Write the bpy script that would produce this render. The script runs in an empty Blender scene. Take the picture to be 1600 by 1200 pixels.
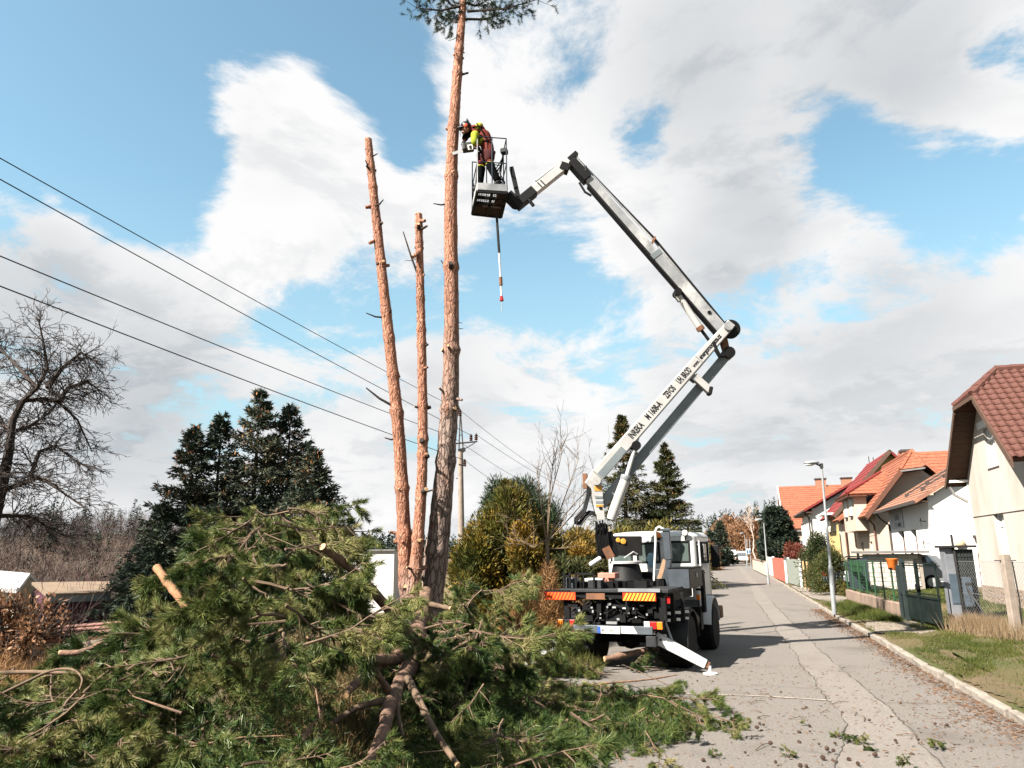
import bpy, bmesh, math, random
import numpy as np
from mathutils import Vector, Matrix

random.seed(7)
RNG = np.random.default_rng(7)
SC = bpy.context.scene
COL = SC.collection
rad = math.radians

# ------------------------------------------------------------------ camera
FPX, PITCH, YAW, ROLL, CAMH = 1150.0, rad(13.0), rad(16.5), rad(0.7), 2.1
fwd = Vector((-math.sin(YAW) * math.cos(PITCH), math.cos(YAW) * math.cos(PITCH), math.sin(PITCH)))
r0 = Vector((math.cos(YAW), math.sin(YAW), 0))
u0 = r0.cross(fwd)
rgt = r0 * math.cos(ROLL) - u0 * math.sin(ROLL)
upv = r0 * math.sin(ROLL) + u0 * math.cos(ROLL)
F0 = Vector((-math.sin(YAW), math.cos(YAW), 0))
CAM = Vector((0, 0, CAMH))
cam_data = bpy.data.cameras.new('camera')
cam_data.sensor_width = 36.0
cam_data.lens = FPX / 1600 * 36
cam_data.clip_start = 0.1
cam_data.clip_end = 6000
cam = bpy.data.objects.new('camera', cam_data)
cam.matrix_world = Matrix(((rgt.x, upv.x, -fwd.x, 0), (rgt.y, upv.y, -fwd.y, 0), (rgt.z, upv.z, -fwd.z, CAMH), (0, 0, 0, 1)))
COL.objects.link(cam)
SC.camera = cam

def ray(px, py): return fwd + rgt * ((px - 800) / FPX) + upv * ((600 - py) / FPX)
def G(px, py, z=0.0):                 # point on a horizontal plane
    d = ray(px, py); return CAM + d * ((z - CAMH) / d.z)
def at(px, py, Y):                    # point on a plane across the road
    d = ray(px, py); return CAM + d * (Y / d.y)
def atx(px, py, X):                   # point on a plane along the road
    d = ray(px, py); return CAM + d * (X / d.x)
def dd(px, py, D):                    # point at a horizontal distance ahead
    d = ray(px, py); return CAM + d * (D / d.dot(F0))

# ------------------------------------------------------------------ light, sky, exposure
SUN_BEAR, SUN_EL = rad(219), rad(44)
sdir = Vector((math.sin(SUN_BEAR) * math.cos(SUN_EL), math.cos(SUN_BEAR) * math.cos(SUN_EL), math.sin(SUN_EL)))
sl = bpy.data.lights.new('sun', 'SUN'); sl.energy = 5.0; sl.angle = rad(0.53); sl.color = (1.0, 0.93, 0.84)
so = bpy.data.objects.new('sun', sl); so.rotation_euler = (-sdir).to_track_quat('-Z', 'Y').to_euler(); so.location = (-20, -20, 40)
COL.objects.link(so)
SC.view_settings.view_transform = 'Standard'; SC.view_settings.look = 'None'
SC.view_settings.exposure = 2.3; SC.view_settings.gamma = 1; SC.view_settings.use_curve_mapping = False
SC.render.engine = 'CYCLES'
SC.cycles.max_bounces = 5; SC.cycles.diffuse_bounces = 1; SC.cycles.glossy_bounces = 3
SC.cycles.transparent_max_bounces = 8; SC.cycles.use_denoising = True

world = bpy.data.worlds.new('World'); SC.world = world; world.use_nodes = True
def build_sky():
    nt = world.node_tree; nt.nodes.clear()
    N = nt.nodes.new; Lk = nt.links.new
    out = N('ShaderNodeOutputWorld')
    sky = N('ShaderNodeTexSky'); sky.sky_type = 'NISHITA'; sky.sun_disc = False
    sky.sun_elevation = SUN_EL; sky.sun_rotation = SUN_BEAR; sky.air_density = 1.0; sky.dust_density = 1.0; sky.ozone_density = 1.0
    bg1 = N('ShaderNodeBackground'); bg1.inputs[1].default_value = 0.053
    tint = N('ShaderNodeMix'); tint.data_type = 'RGBA'; tint.blend_type = 'MULTIPLY'; tint.inputs[0].default_value = 1
    tint.inputs[7].default_value = (0.96, 1.12, 0.93, 1)
    Lk(sky.outputs[0], tint.inputs[6]); Lk(tint.outputs[2], bg1.inputs[0])
    tc = N('ShaderNodeTexCoord')
    def math_(op, a, b=None, clamp=False):
        n = N('ShaderNodeMath'); n.operation = op; n.use_clamp = clamp
        for i, v in enumerate((a, b)):
            if v is None: continue
            if isinstance(v, (int, float)): n.inputs[i].default_value = v
            else: Lk(v, n.inputs[i])
        return n.outputs[0]
    def ramp(v, a, b, c=0.0, d=1.0):
        n = N('ShaderNodeMapRange'); n.interpolation_type = 'SMOOTHSTEP'
        n.inputs[1].default_value = a; n.inputs[2].default_value = b; n.inputs[3].default_value = c; n.inputs[4].default_value = d
        Lk(v, n.inputs[0]); return n.outputs[0]
    sep = N('ShaderNodeSeparateXYZ'); Lk(tc.outputs['Generated'], sep.inputs[0])
    def layer(dz, scale, detail, rough, dist, seed):
        zc = math_('ADD', math_('MAXIMUM', sep.outputs[2], 0.0), 0.22 + dz)
        cb = N('ShaderNodeCombineXYZ'); Lk(math_('DIVIDE', sep.outputs[0], zc), cb.inputs[0]); Lk(math_('DIVIDE', sep.outputs[1], zc), cb.inputs[1])
        cb.inputs[2].default_value = seed
        n = N('ShaderNodeTexNoise'); n.inputs['Scale'].default_value = scale; n.inputs['Detail'].default_value = detail
        n.inputs['Roughness'].default_value = rough; n.inputs['Distortion'].default_value = dist
        Lk(cb.outputs[0], n.inputs['Vector']); return n.outputs[0]
    def blobs(lst, BK=1.0):
        tot = None
        for px, py, r, amp in lst:
            d = ray(px, py).normalized()
            vm = N('ShaderNodeVectorMath'); vm.operation = 'DOT_PRODUCT'; vm.inputs[1].default_value = d
            Lk(tc.outputs['Generated'], vm.inputs[0])
            v = ramp(vm.outputs['Value'], math.cos(rad(r * 1.1)), 1.0, 0.0, amp * BK)
            tot = v if tot is None else math_('ADD', tot, v)
        return tot
    bias = blobs([(60, 40, 18, -.62), (330, 20, 14, -.60), (560, 60, 9, -.40), (150, 190, 9, -.34), (250, 290, 6, -.44), (330, 330, 4, -.3), (620, 170, 6, -.36), (660, 250, 3.5, -.2),
                  (400, 200, 10, .70), (500, 180, 5.5, .40), (310, 205, 7, .50), (400, 140, 5, .25), (560, 330, 8, .30), (240, 200, 3.0, .22), (60, 520, 17, .30), (250, 470, 9, .16), (40, 330, 5, .26), (440, 330, 6, .25),
                  (900, 110, 14, .34), (1250, 110, 15, .36), (1480, 70, 8, .18), (700, 130, 5, .14), (1010, 205, 3.6, -.44), (1000, 240, 2.4, -.2), (1270, 235, 5.0, -.50), (1350, 225, 4, -.36), (1420, 300, 5, -.36), (1500, 290, 6.0, -.34), (1560, 250, 4, -.1), (1590, 60, 3, -.3),
                  (1150, 320, 8, .36), (1050, 390, 5, .16), (1330, 390, 4, .14), (850, 400, 6, -.34), (800, 470, 6, -.26), (930, 470, 5, -.22), (1260, 425, 5.5, -.30), (1150, 455, 3.5, -.20), (1450, 450, 9, .22), (1150, 560, 9, .14), (1050, 500, 5, -.1),
                  (1380, 600, 16, .12), (700, 640, 14, .12), (310, 660, 4, -.16), (800, 590, 8, .10)], .80)
    base = layer(0, 2.1, 11, .66, .3, 3.1)
    up_ = layer(.05, 2.1, 6, .62, .25, 3.1)
    dens = math_('ADD', math_('ADD', math_('MULTIPLY', math_('SUBTRACT', base, .5), 2.8), .60), bias); dens = math_('ADD', dens, ramp(sep.outputs[2], 0.02, .26, .40, 0.0))
    alpha = ramp(dens, .40, .78)
    low = layer(0, 1.5, 4, .5, .1, 9.7)
    under = ramp(math_('SUBTRACT', up_, base), -.02, .10)
    thick = ramp(dens, .62, 1.05)
    gblob = blobs([(1230, 80, 13, .42), (1450, 60, 9, .10), (1010, 120, 8, .16), (110, 600, 12, .42), (300, 650, 9, .22), (1450, 545, 9, .18), (1180, 635, 11, .18), (1340, 640, 11, .04), (1150, 385, 6, .30), (600, 620, 9, .15), (20, 430, 6, .2), (1420, 430, 5, .12), (760, 540, 8, .12)])
    g = math_('ADD', math_('MULTIPLY', ramp(low, .42, .66), math_('MULTIPLY', thick, .24)), math_('MULTIPLY', under, .20))
    g = math_('ADD', g, math_('MULTIPLY', gblob, 1.0))
    g = math_('ADD', g, math_('MULTIPLY', math_('SUBTRACT', base, .5), -.35), True)
    mc = N('ShaderNodeMix'); mc.data_type = 'RGBA'
    mc.inputs[6].default_value = (.202, .201, .201, 1); mc.inputs[7].default_value = (.088, .097, .105, 1)
    Lk(g, mc.inputs[0])
    bg2 = N('ShaderNodeBackground'); bg2.inputs[1].default_value = 1.0; Lk(mc.outputs[2], bg2.inputs[0])
    pale = N('ShaderNodeMix'); pale.data_type = 'RGBA'; pale.inputs[7].default_value = (1.85, 2.65, 3.05, 1); Lk(ramp(sep.outputs[2], .02, .48, .9, 0.0), pale.inputs[0]); Lk(tint.outputs[2], pale.inputs[6]); Lk(pale.outputs[2], bg1.inputs[0])
    mx = N('ShaderNodeMixShader'); Lk(alpha, mx.inputs[0]); Lk(bg1.outputs[0], mx.inputs[1]); Lk(bg2.outputs[0], mx.inputs[2])
    Lk(mx.outputs[0], out.inputs[0])
build_sky()

# ------------------------------------------------------------------ materials
MATS = {}
KA = .64                     # all surfaces a little darker than first measured
def mat(name, c1, c2=None, scale=6.0, rough=.8, bump=0.0, bscale=40.0, metal=0.0, spec=.18, detail=6, stretch=(1, 1, 1), lo=.35, hi=.65, c3=None, s3=.8, l3=.55, h3=.7, vor=0.0):
    m = bpy.data.materials.new(name); m.use_nodes = True; MATS[name] = m
    nt = m.node_tree; b = nt.nodes['Principled BSDF']; N = nt.nodes.new; Lk = nt.links.new
    b.inputs['Roughness'].default_value = rough; b.inputs['Metallic'].default_value = metal; b.inputs['Specular IOR Level'].default_value = spec
    tc = N('ShaderNodeTexCoord'); mp = N('ShaderNodeMapping'); mp.inputs['Scale'].default_value = stretch; Lk(tc.outputs['Object'], mp.inputs[0])
    def noise(s, d, ro=.6):
        n = N('ShaderNodeTexNoise'); n.inputs['Scale'].default_value = s; n.inputs['Detail'].default_value = d; n.inputs['Roughness'].default_value = ro
        Lk(mp.outputs[0], n.inputs['Vector']); return n.outputs[0]
    def rampn(v, a, b_):
        n = N('ShaderNodeMapRange'); n.inputs[1].default_value = a; n.inputs[2].default_value = b_; Lk(v, n.inputs[0]); return n.outputs[0]
    def mix(f, a, b_):
        n = N('ShaderNodeMix'); n.data_type = 'RGBA'; Lk(f, n.inputs[0])
        for i, c in ((6, a), (7, b_)):
            if isinstance(c, tuple): n.inputs[i].default_value = (*c, 1)
            else: Lk(c, n.inputs[i])
        return n.outputs[2]
    if c2 is None: c2 = tuple(x * .82 for x in c1)
    c1, c2 = tuple(x * KA for x in c1), tuple(x * KA for x in c2)
    if c3 is not None: c3 = tuple(x * KA for x in c3)
    col = mix(rampn(noise(scale, detail), lo, hi), c1, c2)
    if c3 is not None: col = mix(rampn(noise(s3, 5), l3, h3), col, c3)
    Lk(col, b.inputs['Base Color'])
    if bump:
        bp = N('ShaderNodeBump'); bp.inputs['Strength'].default_value = bump; bp.inputs['Distance'].default_value = .02
        if vor:
            v = N('ShaderNodeTexVoronoi'); v.inputs['Scale'].default_value = vor; v.feature = 'DISTANCE_TO_EDGE'; Lk(mp.outputs[0], v.inputs['Vector'])
            Lk(rampn(v.outputs['Distance'], 0, .25), bp.inputs['Height'])
        else: Lk(noise(bscale, 4), bp.inputs['Height'])
        Lk(bp.outputs[0], b.inputs['Normal'])
    return m

def leafmat(name, cols, trans=.25, rough=.55, scale=.7, island=.5):
    """foliage: a mix of leaf colours varying leaf by leaf and patch by patch"""
    m = bpy.data.materials.new(name); m.use_nodes = True; MATS[name] = m
    nt = m.node_tree; b = nt.nodes['Principled BSDF']; N = nt.nodes.new; Lk = nt.links.new
    b.inputs['Roughness'].default_value = rough; b.inputs['Specular IOR Level'].default_value = .12
    tc = N('ShaderNodeTexCoord'); n = N('ShaderNodeTexNoise'); n.inputs['Scale'].default_value = scale; n.inputs['Detail'].default_value = 4
    oi = N('ShaderNodeObjectInfo'); ge = N('ShaderNodeNewGeometry')
    Lk(tc.outputs['Object'], n.inputs['Vector'])
    def mth(op, a, b_):
        k = N('ShaderNodeMath'); k.operation = op
        for i, v in enumerate((a, b_)):
            if isinstance(v, (int, float)): k.inputs[i].default_value = v
            else: Lk(v, k.inputs[i])
        return k.outputs[0]
    f = mth('ADD', mth('MULTIPLY', ge.outputs['Random Per Island'], island), mth('MULTIPLY', mth('SUBTRACT', n.outputs[0], .5), 1.6))
    f = mth('ADD', f, mth('MULTIPLY', oi.outputs['Random'], .5)); f = mth('ADD', f, .5 - island / 2 - .25)
    cr = N('ShaderNodeValToRGB'); cr.color_ramp.elements[0].position = 0; cr.color_ramp.elements[1].position = 1
    for i, c in enumerate(cols):
        p = i / (len(cols) - 1)
        e = cr.color_ramp.elements[0] if i == 0 else cr.color_ramp.elements[-1] if i == len(cols) - 1 else cr.color_ramp.elements.new(p)
        e.color = (*[x * KA for x in c], 1)
    Lk(f, cr.inputs[0]); Lk(cr.outputs[0], b.inputs['Base Color'])
    if trans:
        t = N('ShaderNodeBsdfTranslucent'); Lk(cr.outputs[0], t.inputs[0])
        mx = N('ShaderNodeMixShader'); mx.inputs[0].default_value = trans
        Lk(b.outputs[0], mx.inputs[1]); Lk(t.outputs[0], mx.inputs[2]); Lk(mx.outputs[0], nt.nodes['Material Output'].inputs[0])
    return m

def glassmat(name, c=(.03, .04, .045), rough=.04):
    m = bpy.data.materials.new(name); m.use_nodes = True; MATS[name] = m
    b = m.node_tree.nodes['Principled BSDF']; b.inputs['Base Color'].default_value = (*c, 1); b.inputs['Roughness'].default_value = rough
    b.inputs['Specular IOR Level'].default_value = .9
    return m

# ------------------------------------------------------------------ mesh helpers
ROOTW = {}
def mesh_np(name, V, Fc, n):
    me = bpy.data.meshes.new(name)
    V = np.asarray(V, dtype=np.float32); Fc = np.asarray(Fc, dtype=np.int32)
    me.vertices.add(len(V)); me.vertices.foreach_set('co', V.ravel())
    me.loops.add(Fc.size); me.loops.foreach_set('vertex_index', Fc.ravel())
    me.polygons.add(len(Fc)); me.polygons.foreach_set('loop_start', np.arange(0, Fc.size, n, dtype=np.int32))
    me.update(calc_edges=True); return me

class MB:
    def __init__(s): s.v = []; s.f = []
    def add(s, vs, fs):
        o = len(s.v); s.v += [tuple(x) for x in vs]; s.f += [tuple(i + o for i in f) for f in fs]; return s
    def box(s, c, d, rot=None):
        c = Vector(c); x, y, z = d[0] / 2, d[1] / 2, d[2] / 2
        vs = [Vector((a * x, b * y, e * z)) for a in (-1, 1) for b in (-1, 1) for e in (-1, 1)]
        if rot is not None: vs = [rot @ v for v in vs]
        return s.add([c + v for v in vs], [(0, 1, 3, 2), (4, 6, 7, 5), (0, 4, 5, 1), (2, 3, 7, 6), (0, 2, 6, 4), (1, 5, 7, 3)])
    def bx(s, x0, x1, y0, y1, z0, z1): return s.box(((x0 + x1) / 2, (y0 + y1) / 2, (z0 + z1) / 2), (abs(x1 - x0), abs(y1 - y0), abs(z1 - z0)))
    def beam(s, p0, p1, h, w, side=None, h1=None, w1=None):
        p0, p1 = Vector(p0), Vector(p1); d = (p1 - p0).normalized()
        sd = Vector(side) if side is not None else (d.cross(Vector((0, 0, 1))) if abs(d.z) < .95 else Vector((1, 0, 0)))
        sd = (sd - d * sd.dot(d)).normalized(); up = sd.cross(d).normalized()
        h1 = h if h1 is None else h1; w1 = w if w1 is None else w1
        vs = []
        for p, hh, ww in ((p0, h, w), (p1, h1, w1)):
            for a, b in ((-1, -1), (1, -1), (1, 1), (-1, 1)): vs.append(p + sd * (a * ww / 2) + up * (b * hh / 2))
        return s.add(vs, [(3, 2, 1, 0), (4, 5, 6, 7), (0, 1, 5, 4), (1, 2, 6, 5), (2, 3, 7, 6), (3, 0, 4, 7)])
    def tube(s, pts, rs, n=8, cap=True):
        pts = [Vector(p) for p in pts]
        if isinstance(rs, (int, float)): rs = [rs] * len(pts)
        ref = Vector((.37, .21, .9)); vs = []; fs = []
        prev = None
        for i, p in enumerate(pts):
            d = (pts[min(i + 1, len(pts) - 1)] - pts[max(i - 1, 0)])
            d = d.normalized() if d.length > 1e-9 else Vector((0, 0, 1))
            if prev is None: a = d.cross(ref if abs(d.dot(ref)) < .95 else Vector((1, 0, 0))).normalized()
            else: a = (prev - d * prev.dot(d)).normalized()
            prev = a; b = d.cross(a)
            for k in range(n):
                t = 2 * math.pi * k / n; vs.append(p + (a * math.cos(t) + b * math.sin(t)) * rs[i])
        for i in range(len(pts) - 1):
            for k in range(n):
                k2 = (k + 1) % n; fs.append((i * n + k, i * n + k2, (i + 1) * n + k2, (i + 1) * n + k))
        if cap and n > 2:
            fs.append(tuple(range(n - 1, -1, -1))); fs.append(tuple((len(pts) - 1) * n + k for k in range(n)))
        return s.add(vs, fs)
    def cyl(s, p0, p1, r, n=16, r1=None): return s.tube([p0, p1], [r, r if r1 is None else r1], n)
    def lathe(s, c, axis, prof, n=20):
        """prof: list of (radius, offset along axis)"""
        c = Vector(c); ax = Vector(axis).normalized()
        a = ax.cross(Vector((0, 0, 1)) if abs(ax.z) < .9 else Vector((1, 0, 0))).normalized(); b = ax.cross(a)
        vs = [c + ax * h + (a * math.cos(2 * math.pi * k / n) + b * math.sin(2 * math.pi * k / n)) * r for r, h in prof for k in range(n)]
        fs = [(i * n + k, i * n + (k + 1) % n, (i + 1) * n + (k + 1) % n, (i + 1) * n + k) for i in range(len(prof) - 1) for k in range(n)]
        fs.append(tuple(range(n - 1, -1, -1))); fs.append(tuple((len(prof) - 1) * n + k for k in range(n)))
        return s.add(vs, fs)
    def ball(s, c, r, n=10, sc=(1, 1, 1)):
        c = Vector(c); m = n // 2 + 1
        vs = [c + Vector((math.sin(math.pi * i / m) * math.cos(2 * math.pi * k / n) * r * sc[0], math.sin(math.pi * i / m) * math.sin(2 * math.pi * k / n) * r * sc[1], math.cos(math.pi * i / m) * r * sc[2])) for i in range(m + 1) for k in range(n)]
        return s.add(vs, [(i * n + k, (i + 1) * n + k, (i + 1) * n + (k + 1) % n, i * n + (k + 1) % n) for i in range(m) for k in range(n)])
    def prism(s, poly, vec):
        poly = [Vector(p) for p in poly]; vec = Vector(vec); n = len(poly)
        return s.add(poly + [p + vec for p in poly], [tuple(range(n - 1, -1, -1)), tuple(range(n, 2 * n))] + [(i, (i + 1) % n, n + (i + 1) % n, n + i) for i in range(n)])
    def face(s, pts): return s.add(pts, [tuple(range(len(pts)))])

def finish(o, name, m, smooth, bevel):
    me = o.data
    if m is not None: me.materials.append(MATS[m] if isinstance(m, str) else m)
    if smooth:
        me.polygons.foreach_set('use_smooth', [True] * len(me.polygons)); 
        try: me.set_sharp_from_angle(angle=rad(40))
        except Exception: pass
    if bevel:
        b = o.modifiers.new('edge', 'BEVEL'); b.width = bevel; b.segments = 2; b.limit_method = 'ANGLE'; b.angle_limit = rad(40)
def rootmat(o):
    while o.parent is not None: o = o.parent
    return ROOTW.get(o.name, Matrix.Identity(4))
def tag(o, label=None, cat=None, group=None, kind=None):
    if label: o['label'] = label
    if cat: o['category'] = cat
    if group: o['group'] = group
    if kind: o['kind'] = kind
    return o
def obj(name, mb, m, parent=None, smooth=False, bevel=0.0, kind=None, label=None, local=False):
    """link one mesh object; coordinates are world coordinates (local=True: already in the thing's own frame)"""
    if isinstance(mb, MB):
        V = [Vector(v) for v in mb.v]
    me = None
    if parent is not None:
        Wi = Matrix.Identity(4) if local else rootmat(parent).inverted()
    if isinstance(mb, MB):
        if parent is not None: V = [Wi @ v for v in V]; loc = None
        else:
            xs = [v.x for v in V]; ys = [v.y for v in V]
            loc = Vector(((min(xs) + max(xs)) / 2, (min(ys) + max(ys)) / 2, min(v.z for v in V))); V = [v - loc for v in V]
        me = bpy.data.meshes.new(name); me.from_pydata([tuple(v) for v in V], [], mb.f); me.update()
    else:                                    # (verts array, faces array, corners)
        A = np.asarray(mb[0], dtype=np.float64)
        if parent is not None:
            if not local:
                Mx = np.array(Wi); A = A @ Mx[:3, :3].T + Mx[:3, 3]
            loc = None
        else:
            loc = Vector(((A[:, 0].min() + A[:, 0].max()) / 2, (A[:, 1].min() + A[:, 1].max()) / 2, A[:, 2].min())); A = A - np.array(loc)
        me = mesh_np(name, A, mb[1], mb[2])
    o = bpy.data.objects.new(name, me); COL.objects.link(o)
    if parent is not None: o.parent = parent
    else:
        o.location = loc; ROOTW[o.name] = Matrix.Translation(loc)
    finish(o, name, m, smooth, bevel)
    if kind: o['kind'] = kind
    if label: o['label'] = label
    return o
def thing(name, label, cat, loc=(0, 0, 0), rotz=0.0, group=None):
    o = bpy.data.objects.new(name, None); COL.objects.link(o); o.empty_display_size = .3
    o.location = loc; o.rotation_euler = (0, 0, rotz)
    ROOTW[o.name] = Matrix.Translation(Vector(loc)) @ Matrix.Rotation(rotz, 4, 'Z')
    return tag(o, label, cat, group)
def dup(root, loc, rot=None, label=None, scale=None):
    r = root.copy(); COL.objects.link(r); r.location = loc
    if rot is not None: r.rotation_euler = rot
    if scale is not None: r.scale = (scale,) * 3
    if label: r['label'] = label
    for ch in list(root.children):
        c = ch.copy(); COL.objects.link(c); c.parent = r
        for g in list(ch.children):
            d = g.copy(); COL.objects.link(d); d.parent = c
    return r
def shared(name, src, parent, Mx):
    """another object that shares a mesh, placed by a matrix in the thing's frame"""
    o = bpy.data.objects.new(name, src); COL.objects.link(o); o.parent = parent; o.matrix_basis = Mx; return o

def unit(A): return A / np.maximum(np.linalg.norm(A, axis=-1, keepdims=True), 1e-9)
def blades(P, D, L, Wd, rng=RNG, quad=False):
    """thin leaf faces: base P, direction D, length L, width Wd"""
    n = len(P); D = unit(D); L = np.broadcast_to(L, (n,))[:, None]; Wd = np.broadcast_to(Wd, (n,))[:, None]
    S = unit(np.cross(D, rng.normal(size=(n, 3))))
    if quad:
        V = np.stack([P, P + D * L * .5 + S * Wd / 2, P + D * L, P + D * L * .5 - S * Wd / 2], 1).reshape(-1, 3)
        return V, np.arange(4 * n).reshape(n, 4), 4
    V = np.stack([P - S * Wd / 2, P + S * Wd / 2, P + D * L], 1).reshape(-1, 3)
    return V, np.arange(3 * n).reshape(n, 3), 3
def interp(tab, x, k): return float(np.interp(x, [r[0] for r in tab], [r[k] for r in tab]))
# ------------------------------------------------------------------ shared materials
mat('asphalt', (.232, .208, .187), (.122, .110, .100), scale=38, rough=.9, bump=.5, bscale=150, detail=8, lo=.3, hi=.62, c3=(.118, .104, .093), s3=.55, l3=.54, h3=.72)
mat('asphalt_patch', (.24, .213, .189), (.145, .13, .117), scale=24, rough=.9, bump=.4, bscale=140, detail=8, lo=.3, hi=.65, c3=(.165, .145, .128), s3=.7, l3=.45, h3=.66)
mat('seam', (.30, .26, .22), (.235, .205, .175), scale=5, rough=.9)
mat('crack', (.05, .045, .04), (.09, .08, .07), scale=9, rough=.95)
mat('kerb_stone', (.30, .26, .22), (.19, .165, .14), scale=5, rough=.9, bump=.5, bscale=30, c3=(.13, .12, .09), s3=2.2)
mat('soil', (.13, .088, .052), (.08, .068, .032), scale=3, rough=.95, bump=.5, bscale=30)
mat('verge', (.085, .070, .030), (.130, .092, .050), scale=1.1, rough=.95, bump=.5, bscale=45, c3=(.055, .065, .018), s3=.55, l3=.45, h3=.6)
mat('terrain', (.10, .085, .04), (.15, .105, .055), scale=.25, rough=.95, c3=(.07, .07, .03), s3=.06)
mat('hillside', (.10, .065, .045), (.075, .06, .045), scale=.06, rough=.95)
mat('paving', (.24, .205, .175), (.175, .15, .13), scale=2, rough=.92, bump=.3, bscale=90)
mat('gravel_drive', (.26, .215, .175), (.165, .14, .11), scale=3, rough=.95, bump=.6, bscale=60)
leafmat('grass_blades', [(.035, .048, .010), (.058, .076, .014), (.09, .095, .022), (.17, .14, .06)], trans=.2, scale=.5)
leafmat('straw', [(.17, .115, .062), (.26, .185, .11), (.36, .28, .18)], trans=.2)
leafmat('litter', [(.09, .045, .022), (.15, .078, .038), (.20, .12, .07)], trans=0)
leafmat('dry_brush', [(.15, .075, .03), (.22, .115, .045), (.27, .155, .065)], trans=.15)

# ------------------------------------------------------------------ ground, road, verge
KERB = [(-8, 3.4), (8, 3.22), (11, 3.13), (15.6, 3.0), (21.6, 2.93), (27, 2.78), (42, 2.62), (68.5, 2.31), (141, 1.2), (185, -.6), (230, -4)]
def kx(y): return float(np.interp(y, [k[0] for k in KERB], [k[1] for k in KERB]))
def sstep(a, b, x):
    t = min(1, max(0, (x - a) / (b - a))); return t * t * (3 - 2 * t)
def tz(x, y):
    z = -.05
    lx = -x - .18 * max(y, 0)
    z -= 5.0 * sstep(9, 40, -x - .1 * max(0, y - 20)) * (1 - sstep(40, 130, y) * .8)
    r = math.hypot(x, y)
    z += .25 * math.sin(x * .11 + 1) * math.cos(y * .09) * sstep(14, 40, abs(x)) 
    return z
def terrain():
    ax_ = sorted(set([round(math.copysign(abs(t) ** 2.2 * 900, t), 2) for t in np.linspace(-1, 1, 71)] + [-5.5, -8, 3.05]))
    ay_ = sorted(set([round(math.copysign(abs(t) ** 2.0 * 1500, t), 2) for t in np.linspace(-.35, 1, 80)]))
    vs = [(x, y, tz(x, y)) for y in ay_ for x in ax_]; n = len(ax_)
    fs = [(j * n + i, j * n + i + 1, (j + 1) * n + i + 1, (j + 1) * n + i) for j in range(len(ay_) - 1) for i in range(n - 1)]
    b = MB(); b.add(vs, fs); o = obj('ground', b, 'terrain', kind='structure', smooth=True)
terrain()
def strip(y0, y1, left, right, z, step=2.0, jitter=0.0):
    ys = np.arange(y0, y1 + step * .5, step); vs = []
    for y in ys: vs += [(left(y) + random.uniform(-1, 1) * jitter, y, z), (right(y) + random.uniform(-1, 1) * jitter, y, z)]
    b = MB(); b.add(vs, [(2 * i, 2 * i + 1, 2 * i + 3, 2 * i + 2) for i in range(len(ys) - 1)]); return b
obj('road', strip(-12, 230, lambda y: kx(y) - 6.4 - .01 * max(0, y - 60), lambda y: kx(y) + .02, 0.0), 'asphalt', kind='structure')
# the lighter repair strip with its cracked edges
pl = [(8, .72), (10.6, 1.12), (12, 1.1), (16, .98), (22, .85), (34, .62), (60, .5), (120, -.4)]
pr = [(8, 1.75), (10.6, 1.80), (12, 1.78), (16, 1.6), (22, 1.45), (34, 1.2), (60, 1.05), (120, .1)]
obj('road_patch', strip(5, 120, lambda y: interp(pl, y, 1), lambda y: interp(pr, y, 1), .004, .35, .035), 'asphalt_patch', kind='structure')
def crack(pts, w, z=.009, step=.12, amp=.03):
    b = MB(); out = []
    for (a, c) in zip(pts[:-1], pts[1:]):
        a, c = Vector(a), Vector(c); n = max(2, int((c - a).length / step))
        out += [a.lerp(c, i / n) for i in range(n)]
    out.append(Vector(pts[-1])); vs = []
    off = 0
    for i, p in enumerate(out):
        d = (out[min(i + 1, len(out) - 1)] - out[max(0, i - 1)]).normalized(); s = Vector((-d.y, d.x))
        off = off * .8 + random.uniform(-amp, amp) * .5; ww = w * random.uniform(.25, 1.3)
        for e in (-1, 1): vs.append((p.x + s.x * (off + e * ww / 2), p.y + s.y * (off + e * ww / 2), z))
    b.add(vs, [(2 * i, 2 * i + 1, 2 * i + 3, 2 * i + 2) for i in range(len(out) - 1)]); return b
cr = MB()
for tab in (pl, pr):
    c = crack([(interp(tab, y, 1), y) for y in (6, 8, 10.6, 12, 16, 22, 34)], .016, amp=.05); cr.add(c.v, c.f)
for pts in ([(1.8, 12.1), (2.4, 12.2), (3.0, 12.05)], [(.2, 9.2), (.75, 9.0)], [(-.4, 13.1), (.3, 13.2), (1.0, 13.0)]):
    c = crack(pts, .014); cr.add(c.v, c.f)
tag(obj('road_crack', cr, 'crack', kind='stuff'), 'dark crooked cracks along the pale repair strip of the road', 'cracks')
sm = MB()
for y, x0, x1, w in ((12.15, -1.0, 1.12, .10), (20.3, -.4, .9, .09), (24.5, -.3, .9, .10), (31, -.2, 2.7, .10), (43, -.5, 2.5, .12), (58, -.8, 2.2, .14)):
    c = crack([(x0, y), ((x0 + x1) / 2, y + .06), (x1, y - .05)], w, .0085, .2, .015); sm.add(c.v, c.f)
obj('road_seam', sm, 'seam', kind='structure')
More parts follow.
